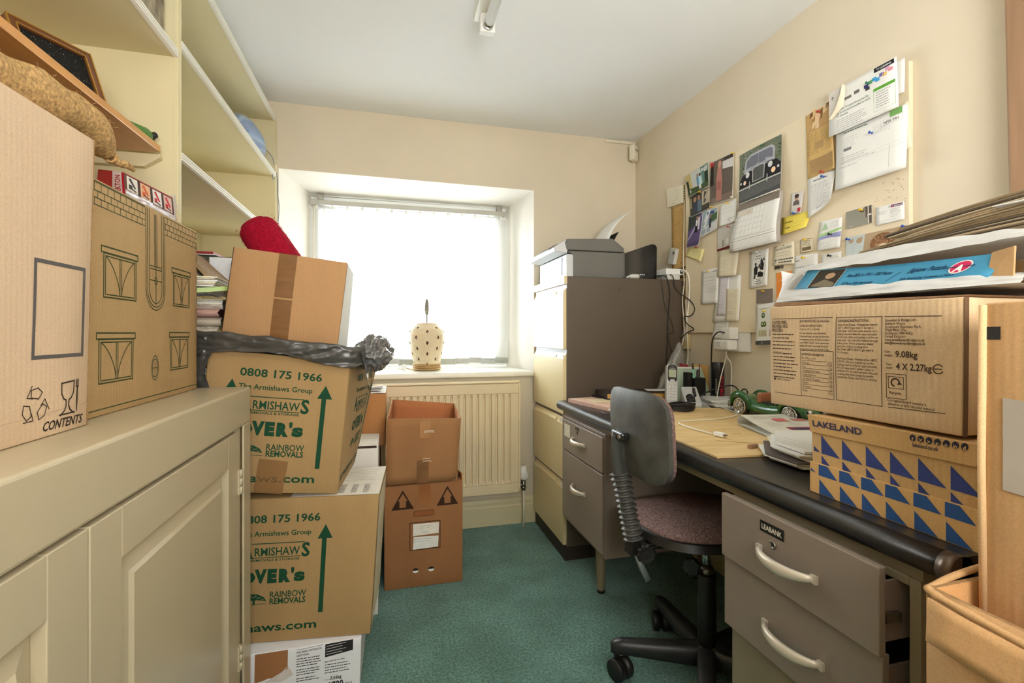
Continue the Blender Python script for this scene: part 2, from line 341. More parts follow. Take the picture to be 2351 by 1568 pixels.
for yy, q, fl in ((2.55, o_, 0), (3.0, b_, 1)):
    ring = [(-.95, yy, 0), (1.5, yy, 0), (1.5, yy, 2.2), (-.95, yy, 2.2)]
    for k in range(4):
        a, b, c, d = ring[k], ring[(k + 1) % 4], q[(k + 1) % 4], q[k]
        g.quad(*((a, b, c, d) if not fl else (d, c, b, a)))
for p, q in ((o_, i_), (i_, b_)):
    for k in range(4): g.quad(p[k], p[(k + 1) % 4], q[(k + 1) % 4], q[k], 1)
for a, b in (((-.95, 0), (1.5, 0)), ((1.5, 0), (1.5, 2.2)), ((1.5, 2.2), (-.95, 2.2)), ((-.95, 2.2), (-.95, 0))):
    g.quad((a[0], 2.55, a[1]), (a[0], 3.0, a[1]), (b[0], 3.0, b[1]), (b[0], 2.55, b[1]))
g.obj('wall_back', [WALL, mat('reveal_white_emulsion', (236, 232, 222), .85, var=.02, vs=3, bump=.1, bs=90, spec=.2)], kind='structure')
# window: frame, two casements, panes, sill
w = G()
def frame_box(g, x0, x1, z0, z1, y0, y1, t):
    g.box(x0, x0 + t, y0, y1, z0, z1); g.box(x1 - t, x1, y0, y1, z0, z1); g.box(x0 + t, x1 - t, y0, y1, z0, z0 + t); g.box(x0 + t, x1 - t, y0, y1, z1 - t, z1)
frame_box(w, -.44, .706, .848, 1.842, 2.90, 2.97, .045)
win = w.obj('window_1', UPVC, kind='structure', bevel=.004)
for x0, x1 in ((-.395, .661),):
    c = G(); frame_box(c, x0 + .002, x1 - .002, .895, 1.795, 2.905, 2.955, .04); cs = c.obj('casement', UPVC, win, bevel=.003)
    G().box(x0 + .042, x1 - .042, 2.928, 2.934, .935, 1.755).obj('pane', glass_material(), cs)
g = G(); g.add([(-.50, 2.515, .816), (.78, 2.515, .816), (.706, 2.9, .822), (-.44, 2.9, .822), (-.50, 2.515, .846), (.78, 2.515, .846), (.706, 2.9, .85), (-.44, 2.9, .85)],
               [(3, 2, 1, 0), (4, 5, 6, 7), (0, 1, 5, 4), (1, 2, 6, 5), (2, 3, 7, 6), (3, 0, 4, 7)])
g.obj('window_sill', WHITEP, win, bevel=.012, seg=4)
sk = [(0, 0), (-.018, 0), (-.018, .10), (-.013, .108), (-.013, .125), (-.006, .14), (0, .145)]
G().prism(sk, (-.86, 2.55, 0), (0, 1, 0), (0, 0, 1), (2.28, 0, 0)).obj('baseboard_back', WHITEP if False else CREAM2, kind='structure')
G().prism(sk, (1.42, -1.6, 0), (1, 0, 0), (0, 0, 1), (0, 4.13, 0)).obj('baseboard_right', CREAM2, kind='structure')
OAK = mat('stained_wood', (150, 116, 86), .5, var=.14, vs=5, stretch=(8, 8, .6), bump=.1, bs=40)
g = G(); g.hexa([(1.375, .66, 0), (1.42, .66, 0), (1.42, .742, 0), (1.375, .742, 0), (1.375, .70, 2.2), (1.42, .70, 2.2), (1.42, .782, 2.2), (1.375, .782, 2.2)])
g.obj('trim_1', OAK, kind='structure', bevel=.006)

# ---------------------------------------------------------------- vertical blind
vb = thing('vertical_blind', 'off-white vertical fabric blind closed across the bright window', 'blind', (.13, 2.85, 1.80))
G().box(-.433, .690, 2.838, 2.876, 1.780, 1.808).obj('headrail', mat('headrail_grey', (176, 174, 164), .45), vb, bevel=.003)
for x in (-.40, .64): G().box(x, x + .03, 2.845, 2.88, 1.808, 1.843).obj('bracket', STEEL, vb)
VAN = vane_material(); HEM = mat('vane_weight', (150, 152, 142), .6)
for i in range(14):
    x = -.403 + i * .0822; a = R(-14 if i < 11 else (-32, -26, -30)[i - 11]); ca, sa = math.cos(a), math.sin(a); w2 = .0445; y = 2.858; zb, zt = .868 + .004 * (i % 3), 1.762
    rd = random.Random(i)
    def vn(u, v, x=x, y=y): s = (2 * u - 1) * w2; return (x + s * ca, y + s * sa + .003 * math.sin(3.1 * v + i) * (1 - v), zb + (zt - zb) * v)
    g = G(); g.grid(vn, 2, 8, 0, True); vo = g.obj('vane', VAN, vb)
    h = G(); h.hexa([(x + s * ca + o * sa, y + s * sa - o * ca, z) for z in (zb, zb + .034) for s, o in ((-w2, .0012), (w2, .0012), (w2, -.0012), (-w2, -.0012))]); h.obj('hem_weight', HEM, vo)
    h = G(); h.box(x - .006, x + .006, y - .004, y + .004, zt - .004, 1.781); h.obj('hanger', UPVC, vo)
g = G(); g.tube(smooth_path([(-.403 + i * .0822, 2.852 + .012 * (i % 2), .872 - .012 * (i % 2)) for i in range(14)], 4), .0012, 5); g.obj('bottom_chain', UPVC, vb)
g = G(); g.tube([(-.415, 2.85, 1.781), (-.418, 2.845, 1.2)], .005, 8); g.obj('wand', CREAMPL, vb)

# ---------------------------------------------------------------- radiator and its valve
RADM = mat('cream_radiator_enamel', (224, 208, 172), .35, var=.03, bump=.03, bs=20)
ra = thing('radiator', 'cream fluted panel radiator under the window', 'radiator', (.1, 2.48, .195))
x0, x1, z0, z1 = -.52, .672, .197, .788
g = G(); n = 33; pitch = (x1 - x0 - .05) / n; pr = [(x0, 2.462)]
for i in range(n):
    a = x0 + .025 + i * pitch; pr += [(a, 2.462), (a + pitch * .14, 2.474), (a + pitch * .30, 2.474), (a + pitch * .42, 2.462)]
pr.append((x1, 2.462))
k = len(pr); vs = []
for z, f in ((z0 + .052, 0), (z0 + .068, 1), (z1 - .072, 1), (z1 - .056, 0)): vs += [(x, 2.462 + (y - 2.462) * f, z) for x, y in pr]
g.add(vs, [(r * k + i, r * k + i + 1, (r + 1) * k + i + 1, (r + 1) * k + i) for r in range(3) for i in range(k - 1)])
g.box(x0, x1, 2.4745, 2.488, z0 + .008, z1 - .008)
g.obj('front_panel', RADM, ra)
g = G(); g.box(x0, x1, 2.459, 2.465, z0, z0 + .05); g.obj('bottom_band', RADM, ra, bevel=.002)
g = G(); g.box(x0, x1, 2.459, 2.465, z1 - .055, z1 - .002); g.obj('top_band', RADM, ra, bevel=.002)
for xa, xb in ((x1 - .002, x1 + .009), (x0 - .009, x0 + .002)): G().box(xa, xb, 2.455, 2.52, z0 + .01, z1 + .012).obj('side_cover', RADM, ra, bevel=.003)
G().box(x0 - .009, x1 + .009, 2.455, 2.52, z1, z1 + .011).obj('top_grille', RADM, ra, bevel=.003)
for x in (-.3, .5): G().box(x, x + .03, 2.51, 2.55, .3, .7).obj('wall_bracket', RADM, ra)
rv = thing('radiator_valve', 'white thermostatic valve and pipe beside the radiator', 'valve', (.705, 2.49, 0))
g = G(); g.lathe([(.013, .255), (.021, .262), (.022, .30), (.018, .306), (.019, .325), (.014, .332), (0, .332)], (.705, 2.485, 0), n=18); vh = g.obj('valve_head', UPVC, rv)
g = G()
for q in range(8): a = q * math.pi / 4; g.box(.705 + .0212 * math.cos(a) - .002, .705 + .0212 * math.cos(a) + .002, 2.485 + .0212 * math.sin(a) - .002, 2.485 + .0212 * math.sin(a) + .002, .268, .298)
g.obj('grip_ribs', UPVC, vh)
g = G(); g.cyl((.705, 2.485, .20), (.705, 2.485, .256), .011); g.cyl((.678, 2.485, .228), (.705, 2.485, .228), .009); g.lathe([(.013, .205), (.014, .212), (.013, .219)], (.705, 2.485, 0), n=6); g.obj('valve_body', STEEL, rv)
g = G(); g.tube([(.705, 2.485, 0), (.708, 2.487, .1), (.705, 2.485, .2)], .006, 10); g.obj('pipe', CREAMPL, rv)

# ---------------------------------------------------------------- alarm sensor in the corner
ps = thing('alarm_sensor', 'cream motion sensor high in the corner of the room', 'sensor', (1.395, 2.52, 2.07))
g = G(); g.X = M.Translation((1.388, 2.512, 2.115)) @ M.Rotation(R(38), 4, 'Z'); g.box(-.030, .030, -.016, .02, -.046, .046); so = g.obj('body', CREAMPL, ps, bevel=.010, seg=4)
g = G(); g.X = M.Translation((1.388, 2.512, 2.115)) @ M.Rotation(R(38), 4, 'Z'); g.box(-.020, .020, -.0185, -.015, -.025, .008); g.obj('lens', mat('frosted_lens', (232, 226, 206), .25), so, bevel=.003)
g = G(); g.X = M.Translation((1.388, 2.512, 2.115)) @ M.Rotation(R(38), 4, 'Z'); g.box(-.016, .016, -.0172, -.0155, .013, .017); g.obj('indicator_slot', ink((60, 52, 44)), so)
g = G(); g.box(1.22, 1.385, 2.538, 2.5495, 2.178, 2.192); g.obj('trunking', CREAMPL, tag(bpy.data.objects.new('cable_trunking', None), 'thin cream cable cover on the back wall running into the corner sensor', 'trunking'), bevel=.002)
COL.objects.link(bpy.data.objects['cable_trunking'])

# ---------------------------------------------------------------- fluorescent fitting
fl = thing('ceiling_light', 'bare fluorescent tube batten on the white ceiling', 'ceiling light', (.325, 1.0, 2.2))
G().box(.285, .345, .42, 1.655, 2.160, 2.2).obj('batten', WHITEP, fl, bevel=.004)
for y in (1.60, .435): G().box(.300, .352, y, y + .028, 2.098, 2.162).obj('lamp_holder', UPVC, fl, bevel=.003)
g = G(); g.cyl((.327, .455, 2.118), (.327, 1.602, 2.118), .0165, 20); tb = g.obj('tube', mat('frosted_tube', (244, 244, 240), .2, var=.01), fl)
for y in (.455, 1.575): g = G(); g.cyl((.327, y, 2.118), (.327, y + .027, 2.118), .0172, 20); g.obj('end_cap', CHROME, tb)

# ---------------------------------------------------------------- built-in bookcase
bc = thing('bookcase', 'cream built-in bookcase with white edged shelves along the left wall', 'bookcase', (-.71, 1.2, .908))
XB, XF = -.868, -.553
for y0, y1, z0 in ((2.525, 2.546, 0), (1.430, 1.452, .912), (-.35, -.328, .912)): G().box(XB, XF, y0, y1, z0, 2.115).obj('side_panel', CREAM2, bc, bevel=.001)
G().box(XB, XB + .006, -.328, 2.525, .92, 2.115).obj('back_panel', CREAM2, bc)
def reeded(g, y0, y1, z, h=.022):
    g.box(XF - .001, XF + .006, y0, y1, z, z + h)
    for k in range(3): g.box(XF + .006, XF + .010, y0, y1, z + .001 + k * h / 3, z + (k + 1) * h / 3 - .0015)
for y0, y1, z in ((-.328, 1.430, 2.095), (1.452, 2.525, 2.095), (-.328, 1.430, 1.785), (1.452, 2.525, 1.822), (1.452, 2.525, 1.522), (1.452, 2.525, .930)):
    so = G().box(XB + .006, XF, y0, y1, z, z + .020).obj('shelf', CREAM2, bc)
    g = G(); reeded(g, y0, y1, z - .001); g.obj('edge_strip', WHITEP, so)
for y0, y1 in ((1.428, 1.454), (2.523, 2.546)):
    g = G(); g.box(XF, XF + .006, y0, y1, .93, 2.117)
    for k in range(2): g.box(XF + .006, XF + .009, y0 + .002 + k * .012, y0 + .010 + k * .012, .93, 2.117)
    g.obj('upright_strip', WHITEP if False else CREAM2, bc)
g = G(); g.prism([(0, 0), (.225, 0), (.262, .026), (.262, .034), (0, .034)], (-.84, 1.43, 1.484), (1, 0, 0), (0, 0, 1), (0, -.02, 0)); g.obj('shelf_batten', CREAM2, bc, bevel=.001)
g = G(); g.box(-.84, -.58, -.328, -.308, 1.484, 1.518); g.obj('shelf_batten', CREAM2, bc)

# ---------------------------------------------------------------- base cupboard with panelled doors
cb = thing('cupboard', 'cream gloss painted base cupboard with raised panel doors', 'cupboard', (-.6, .7, 0))
YR, XC = 1.446, -.375
G().box(-.868, XC - .022, -.5, YR, 0, .872).obj('carcass', CREAM, cb, bevel=.002)
G().box(-.868, XC - .022, -.5, YR - .002, .872, .9075).obj('worktop', CREAM, cb)
G().box(XC - .030, XC, -.5, YR, .810, .908).obj('top_rail', CREAM, cb, bevel=.006, seg=3)
G().box(XC - .006, XC, YR - .060, YR, 0, .812).obj('end_stile', CREAM, cb, bevel=.002)
G().box(XC - .014, XC - .009, YR - .102, YR - .060, 0, .812).obj('door_jamb', CREAM, cb, bevel=.002)
G().box(XC - .006, XC, -.5, YR - .06, 0, .05).obj('bottom_rail', CREAM, cb)
def panel_door(y0, y1, z0, z1, hinge):
    g = G(); st = .075; xf = XC - .001; xb = xf - .017
    for a, b, c, d in ((y0, y0 + st, z0, z1), (y1 - st, y1, z0, z1), (y0 + st, y1 - st, z1 - st, z1), (y0 + st, y1 - st, z0, z0 + st)): g.box(xb, xf, a, b, c, d)
    d = g.obj('door', CREAM, cb, bevel=.0015)
    a0, a1, c0, c1 = y0 + st, y1 - st, z0 + st, z1 - st; q = .034
    p = G(); vs = [(xf - .016, a0, c0), (xf - .016, a1, c0), (xf - .016, a1, c1), (xf - .016, a0, c1), (xf - .008, a0 + q, c0 + q), (xf - .008, a1 - q, c0 + q), (xf - .008, a1 - q, c1 - q), (xf - .008, a0 + q, c1 - q),
             (xf - .003, a0 + q + .006, c0 + q + .006), (xf - .003, a1 - q - .006, c0 + q + .006), (xf - .003, a1 - q - .006, c1 - q - .006), (xf - .003, a0 + q + .006, c1 - q - .006)]
    fs = [(i, (i + 1) % 4, 4 + (i + 1) % 4, 4 + i) for i in range(4)] + [(4 + i, 4 + (i + 1) % 4, 8 + (i + 1) % 4, 8 + i) for i in range(4)] + [(8, 9, 10, 11)]
    p.add(vs, fs); p.obj('raised_panel', CREAM, d)
    for z in (z1 - .16, z0 + .14):
        h = G(); h.box(xf - .001, xf + .004, hinge - .006, hinge + .010, z, z + .062)
        for k in range(3): h.cyl((xf + .005, hinge + .002, z + k * .021), (xf + .005, hinge + .002, z + k * .021 + .0195), .0042, 10)
        h.obj('hinge', CREAM, d)
panel_door(.727, 1.341, .054, .804, 1.341)
panel_door(.105, .723, .054, .804, .105)
# ---------------------------------------------------------------- boxes on the cupboard
KR_PINK = card('cardboard_pale', (208, 182, 152)); KR = card('cardboard_tan', (172, 143, 100)); KR_AR = card('cardboard_mustard', (163, 133, 90)); KR_DK = card('cardboard_brown', (150, 104, 66))
KR_OR = card('cardboard_orange', (174, 135, 94)); KR_FR = card('cardboard_kraft', (198, 170, 134), .16)
CORE = mat('cardboard_core', (150, 116, 74), .9, var=.2, vs=120)
TAPE_B = mat('brown_tape', (122, 84, 46), .22, var=.12, vs=14, stretch=(1, 1, 5), bump=.25, bs=50, coat=.3)
TAPE_C = mat('clear_tape', (150, 108, 66), .2, var=.1, vs=14, bump=.2, bs=60, coat=.3, alpha=.55)
GREY_P = (92, 88, 86); GRN = (26, 70, 46); DKG = (64, 74, 44); BLK = (52, 42, 34)

t, F = carton('cardboard_box', 'pale carton printed with an empty square outline and the word contents', [(-.47, .40, .908), (-.47, .90, .908), (-.86, .90, .908), (-.86, .40, .908), (-.47, .40, 1.363), (-.462, .905, 1.366), (-.86, .90, 1.363), (-.86, .40, 1.363)], KR_PINK, .004)
p = Print(F['front']); p.frame(.75, .248, .964, .538, .0055, GREY_P)
p.obj(t, 'printed_square')
p.text('CONTENTS', .80, .020, .0135, BLK, .02, .3, width=.088, rot=-1)
p.obj(t, 'printed_word'); w_ = .0022
p.line([(.872, .159), (.929, .163)], w_, BLK)
for s in (-1, 1):
    p.line([(.9005 + s * .0285, .161), (.9005 + s * .027, .125), (.9005 + s * .017, .108), (.9005 + s * .007, .103), (.9005 + s * .006, .085), (.9005 + s * .012, .070), (.9005 + s * .030, .056)], w_, BLK)
p.line([(.866, .058), (.934, .058)], w_, BLK)
for q in range(4): p.line([(.938 + .004 * q, .166), (.938 + .004 * q, .142)], .0011, BLK)
p.line([(.938, .142), (.950, .142)], .0018, BLK); p.line([(.944, .142), (.942, .12), (.9445, .060), (.947, .12), (.946, .142)], .0016, BLK)
p.obj(t, 'printed_glass_and_fork')
for k in range(3):   # folded three-arrow recycling mark
    cx, cy = .766, .104; a = 90 + 120 * k
    def rp(r, d): return (cx + r * math.cos(R(a + d)) / p.F.W, cy + r * math.sin(R(a + d)) / p.F.H)
    p.line([rp(.0215, -38), rp(.0245, -10), rp(.0235, 20), rp(.0145, 34), rp(.0105, -34), rp(.0215, -38)], .0014, BLK)
    p.line([rp(.0285, 14), rp(.020, 52), rp(.0115, 26)], .0014, BLK)
p.obj(t, 'printed_recycling_mark')
g = G(); g.grid(lambda u, v: F['front'].pt(.35 + .65 * u, .072 + .003 * math.sin(9 * u) + .0022 * v, .0004), 12, 1); g.obj('crease', mat('crease_shade', (196, 168, 138), .85), t)
g = G(); g.grid(lambda u, v: F['right'].pt(.0 + .012 * u, v, .0006), 1, 8); g.obj('cut_edge', CORE, t)

t, F = carton('cardboard_box', 'tan carton printed with green line drawings of house windows', [(-.4975, .955, .908), (-.4975, 1.422, .908), (-.855, 1.424, .908), (-.855, .955, .908), (-.4975, .960, 1.325), (-.4975, 1.422, 1.325), (-.855, 1.424, 1.325), (-.855, .955, 1.325)], KR, .0015)
p = Print(F['front']); w_ = .0026
def win_print(u0, u1, v0, v1, lint):
    p.frame(u0 + .008, v0, u1 - .008, v1 - .028, w_, DKG); p.frame(u0 + .020, v0 + .012, u1 - .020, v1 - .040, w_ * .8, DKG)
    p.frame(u0 - .008, v1 - .026, u1 + .008, v1, w_, DKG); m = (u0 + u1) / 2
    for s in (-.006, .006): p.line([(m + s, v0 + .012), (m + s, v1 - .040)], w_ * .8, DKG)
    for s in (-1, 1):
        e = u0 + .020 if s < 0 else u1 - .020
        p.line([(e + (m + s * .006 - e) * (1 - (1 - q / 8) ** 1.6) , v1 - .040 - (v1 - v0 - .052) * (q / 8) ** 1.25) for q in range(9)], w_ * .8, DKG)
    p.obj(t, 'printed_window')
win_print(.082, .332, .508, .727, 0); win_print(.680, .897, .508, .722, 0); win_print(.055, .312, .137, .353, 0); win_print(.652, .880, .146, .357, 0)
m = .503
for hw in (.092, .078, .060):
    top = .985; r = hw * p.F.W; vb_ = .575
    p.line([(m - hw, top), (m - hw, vb_)] + [(m + r * math.cos(R(180 + 18 * q)) / p.F.W, vb_ + r * math.sin(R(180 + 18 * q)) / p.F.H) for q in range(11)] + [(m + hw, vb_), (m + hw, top)], w_ * .8, DKG)
p.line([(m, .97), (m, .50)], w_, DKG); p.line([(m - .012, .97), (m - .012, .70)], w_ * .7, DKG); p.line([(m + .012, .97), (m + .012, .70)], w_ * .7, DKG)
for v in (.70, .685, .626): p.line([(m - .060, v), (m + .060, v)], w_ * .8, DKG)
p.ring(m, .626, .006, .008, w_ * .8, DKG); p.obj(t, 'printed_arched_window')
for rx in (.0155, .0115): p.ring(.500, .172, rx, rx * 1.7, w_ * .8, DKG)
p.line([(.500, .145), (.500, .199)], w_ * .7, DKG); p.line([(.476, .172), (.524, .172)], w_ * .7, DKG); p.obj(t, 'printed_round_window')
for u0, u1 in ((.006, .402), (.602, .996)):
    for k, v in enumerate((.985, .95, .92, .89)):
        p.line([(u0, v), (u1, v)], w_ * .6, DKG)
        if k: 
            n = 9
            for q in range(n): u = u0 + (u1 - u0) * (q + .5 * (k % 2)) / n; p.line([(u, v), (u, (.985, .95, .92, .89)[k - 1])], w_ * .55, DKG)
    p.obj(t, 'printed_brick_band')
p.line([(.004, .028), (.996, .030)], w_ * .8, DKG); p.line([(.004, .990), (.402, .990)], w_ * .5, DKG)
for q in range(13):
    v = .08 + .066 * q; p.frame(.984, v, .996, v + .03, w_ * .5, DKG)
p.obj(t, 'printed_border')
g = G(); g.grid(lambda u, v: F['left'].pt(.99 + .01 * u, v, .0004), 1, 6); g.obj('cut_edge', CORE, t)

# ---------------------------------------------------------------- hessian sack lying over the two cartons
HES = mat('hessian', (180, 146, 98), .95, var=.38, vs=170, bump=1., bs=330, spec=.1)
sp = smooth_path([(-.545, .62, 1.402), (-.54, .78, 1.412), (-.535, .89, 1.427), (-.535, .98, 1.434), (-.535, 1.045, 1.422), (-.528, 1.082, 1.398)], 8)
n = len(sp); rr = [.034 * min(1, .55 + 3 * i / n) * (1 if i < n * .72 else max(.16, 1 - ((i - n * .72) / (n * .28)) ** 2.0 * .85)) for i in range(n)]
g = G(); g.tube(sp, rr, 18)
for i, q in enumerate(g.v): g.v[i] = q + V((0, 0, 1)) * (.006 * N.noise(q * 22)) + V((1, 0, 0)) * (.005 * N.noise(q * 25 + V((3, 1, 2))))
sk_ = g.obj('hessian_sack', HES, label='stuffed hessian sack lying over the tops of the two cartons', cat='sack')
g = G(); g.tube(smooth_path([(-.528, 1.080, 1.400), (-.522, 1.098, 1.392), (-.516, 1.118, 1.395), (-.512, 1.135, 1.390)], 4), [.008, .006, .006, .007, .007, .007, .008, .008, .007, .007, .006, .005, .004], 9); g.obj('tied_end', HES, sk_)
g = G()
for k in range(3): g.tube([V((-.527, 1.084, 1.397)) + V((.010 * math.cos(a_ * .7), .003 * (k - 1), .010 * math.sin(a_ * .7))) for a_ in range(10)], .0022, 5)
g.obj('string', mat('jute_string', (190, 150, 96), .9), sk_)
g = G(); rd = random.Random(3)
for k in range(26):
    q = sp[rd.randrange(4, n - 3)]; d = V((rd.uniform(-.3, 1), rd.uniform(-.6, .6), rd.uniform(.2, 1))).normalized(); a_ = q + d * .037
    g.tube([a_, a_ + d * .005 + V((0, rd.uniform(-.004, .004), .0)), a_ + d * .009 + V((0, rd.uniform(-.008, .008), -.002))], .0004, 3)
g.obj('loose_fibres', HES, sk_, kind='stuff')

# ---------------------------------------------------------------- red tool-set box standing on the house-print carton
RED = mat('glossy_red_card', (176, 26, 40), .35, var=.05); FOIL = mat('crumpled_clear_wrap', (232, 232, 230), .12, bump=.9, bs=30, spec=.7)
t = thing('tool_box', 'red boxed tool set in torn clear wrap on the window-print carton', 'box', (-.57, 1.24, 1.327))
c = [V(q) for q in ((-.515, 1.105, 1.329), (-.520, 1.345, 1.329), (-.61, 1.36, 1.329), (-.592, 1.160, 1.329), (-.520, 1.110, 1.378), (-.524, 1.342, 1.391), (-.605, 1.355, 1.391), (-.587, 1.160, 1.396))]
g = G(); g.hexa(c); g.obj('body', RED, t, bevel=.003)
fr = Face(c[0], c[1], c[5], c[4]); en = Face(c[3], c[0], c[4], c[7]); p = Print(en, .0008)
p.rect(.62, .02, .97, .98, (226, 214, 208)); p.text('DEKTON', .92, .06, .019, (190, 40, 50), .02, width=.046, rot=90, k=.0004); p.obj(t, 'printed_end')
p = Print(fr, .0008); p.rect(.0, .0, 1, 1, (150, 28, 36)); p.rect(.01, .30, .99, .96, (96, 62, 48), .0003)
for k, (c1, c2) in enumerate((((228, 222, 214), (70, 66, 62)), ((222, 176, 140), (200, 90, 50)), ((232, 226, 222), (176, 40, 40)), ((214, 180, 168), (190, 40, 44)))):
    u = .05 + k * .24; p.rect(u, .34, u + .19, .92, c1, .0006); p.poly([(u + .03, .82), (u + .07, .88), (u + .15, .56), (u + .13, .48)], c2, .0009); p.rect(u + .03, .42, u + .09, .60, c2, .0009); p.line([(u + .06, .46), (u + .15, .40)], .003, (50, 44, 42), .0011); p.rect(u + .194, .32, u + .225, .94, (60, 40, 36), .0006)
for k in range(8): p.rect(.04 + k * .12, .04, .10 + k * .12, .24, ((60, 36, 34), (220, 205, 196), (196, 60, 40))[k % 3], .0006)
p.obj(t, 'printed_front')
def wrap(u, v):
    q = fr.pt(u, .02 + .26 * v, .003 + .006 * abs(N.noise(V((u * 14, v * 5, 1))))); return q
g = G(); g.grid(wrap, 30, 5)
g.grid(lambda u, v: V(c[1]).lerp(V(c[2]), u) + V((.004 + .008 * N.noise(V((u * 6, v * 6, 4))), .002 + .003 * N.noise(V((u * 5, v * 7, 1))), .002 + .068 * v)), 10, 10)
g.obj('plastic_wrap', sheet_material('clear_wrap', (240, 240, 238), .3, .4, .35), t)

# ---------------------------------------------------------------- items on the upper left shelves
PLANKM = mat('varnished_pine', (196, 140, 74), .32, var=.12, vs=4, stretch=(10, .7, 10), bump=.05, bs=30, coat=.2)
g = G(); g.box(-.845, -.572, .15, 1.400, 1.519, 1.536); g.obj('wooden_plank', PLANKM, bevel=.0015, label='varnished pine plank laid on battens as a loose shelf', cat='plank')
t = thing('framed_picture', 'small dark wood framed picture propped on the pine plank', 'picture', (-.63, 1.13, 1.537))
P0, P1, P2, P3 = V((-.655, 1.070, 1.5385)), V((-.585, 1.192, 1.5385)), V((-.620, 1.200, 1.650)), V((-.690, 1.078, 1.650))
FRM = mat('walnut_frame', (98, 58, 30), .35, var=.15, vs=12, bump=.05); GOLD = mat('gilt_edge', (176, 132, 58), .3, .6, var=.1)
f = Face(P0, P1, P2, P3); d = f.n
def fb(g, u0, v0, u1, v1, k0, k1): g.hexa([f.pt(u0, v0, k0), f.pt(u1, v0, k0), f.pt(u1, v1, k0), f.pt(u0, v1, k0), f.pt(u0, v0, k1), f.pt(u1, v0, k1), f.pt(u1, v1, k1), f.pt(u0, v1, k1)])
g = G(); a, b = .10, .12
for q in ((0, 0, a, 1), (1 - a, 0, 1, 1), (a, 0, 1 - a, b), (a, 1 - b, 1 - a, 1)): fb(g, *q, -.026, 0)
g.obj('moulding', FRM, t, bevel=.002)
g = G()
for e, k in ((0, .0012), (.085, .001)):
    for q in ((e, e, e + .018, 1 - e), (1 - e - .018, e, 1 - e, 1 - e), (e, e, 1 - e, e + .02), (e, 1 - e - .02, 1 - e, 1 - e)): fb(g, *q, -.003, k)
g.obj('gilt_line', GOLD, t)
p = Print(f, -.006); p.rect(.1, .12, .9, .88, (22, 22, 20)); rd = random.Random(11)
for k in range(90):
    u, v = rd.uniform(.14, .86), rd.uniform(.34, .84); s = rd.uniform(.0006, .002); p.poly([(u, v), (u + s / .14, v + .3 * s / .11), (u + .6 * s / .14, v + s / .11)], rd.choice([(150, 140, 124), (96, 92, 84), (190, 176, 160)]), .0004)
p.poly([(.12, .14), (.62, .14), (.50, .27), (.38, .34), (.27, .40), (.20, .36), (.12, .34)], (150, 150, 140), .0005); p.poly([(.3, .14), (.8, .14), (.62, .22), (.46, .26)], (176, 182, 176), .0008)
p.obj(t, 'picture_print')
t = thing('green_bottle', 'small green bottle with black cap lying at the end of the plank', 'bottle', (-.60, 1.372, 1.537))
GRNPL = mat('green_plastic', (74, 118, 52), .3)
g = G(); g.lathe([(.010, 0), (.017, .003), (.018, .05), (.014, .062), (.007, .068), (.007, .074)], (-.622, 1.335, 1.5545), (.45, .9, 0), 18); g.obj('body', GRNPL, t)
g = G(); g.cyl((-.590, 1.388, 1.553), (-.583, 1.398, 1.563), .008, 14); g.obj('cap', BLACKPL, t)
t = thing('box_file', 'brown marbled box file on the top left shelf', 'box file', (-.66, 1.33, 1.806))
MARB = mat('marbled_paper', (96, 84, 66), .55, vs=46, c2=(170, 158, 132), stretch=(1, 1, .5), bump=.05)
g = G(); g.box(-.80, -.568, 1.215, 1.410, 1.806, 2.060); g.obj('case', MARB, t, bevel=.002)
g = G(); g.box(-.569, -.566, 1.215, 1.2175, 1.806, 2.060); g.box(-.5695, -.5665, 1.396, 1.404, 1.90, 1.95); g.obj('metal_clip', STEEL, t)

# ---------------------------------------------------------------- blue cord in plastic on the upper right shelf
BLUE = mat('blue_cord', (58, 116, 176), .45, var=.35, vs=40, stretch=(1, 1, 9)); BLUE2 = mat('pale_blue_cord', (150, 186, 212), .45, var=.2, vs=60)
t = thing('cord_bundle', 'bundle of blue cord in clear film on the upper shelf by the window', 'cord', (-.64, 2.40, 1.842))
g = G()
for k in range(52):
    a = 6.2832 * k / 52 + .05 * math.sin(k * 3.); P_ = []
    for q in range(13): tt = -1 + 2 * q / 12; r = (1 - abs(tt) ** 2.6) ** .5 * (.96 + .04 * math.sin(k * 1.7)); P_.append((-.632 + .066 * r * math.cos(a + .5 * tt), 2.345 + .165 * tt, 1.925 + .074 * r * math.sin(a + .5 * tt)))
    g.tube(P_, .0062, 5, mi=int(k % 3 == 0))
g.obj('coils', [BLUE, BLUE2], t)
g = G(); g.grid(lambda u, v: (-.632 + .072 * (1 - abs(2 * u - 1) ** 3) ** .5 * math.cos(6.2832 * v), 2.172 + .345 * u, 1.925 + (.080 + .006 * N.noise(V((u * 5, math.cos(6.28 * v) * 2, math.sin(6.28 * v) * 2)))) * (1 - abs(2 * u - 1) ** 3) ** .5 * math.sin(6.2832 * v)), 12, 24); g.obj('clear_film', sheet_material('cord_film', (236, 240, 244), .3, .25, .62), t)
g = G(); g.tube(smooth_path([(-.60, 2.49, 1.96), (-.556, 2.515, 1.91), (-.548, 2.530, 1.83), (-.551, 2.50, 1.80), (-.548, 2.485, 1.835), (-.545, 2.53, 1.85), (-.541, 2.545, 1.81), (-.541, 2.548, 1.75), (-.532, 2.544, 1.68), (-.538, 2.543, 1.58), (-.541, 2.544, 1.48)], 8), .0014, 5); g.obj('trailing_wire', mat('thin_wire', (96, 118, 140), .4), t)

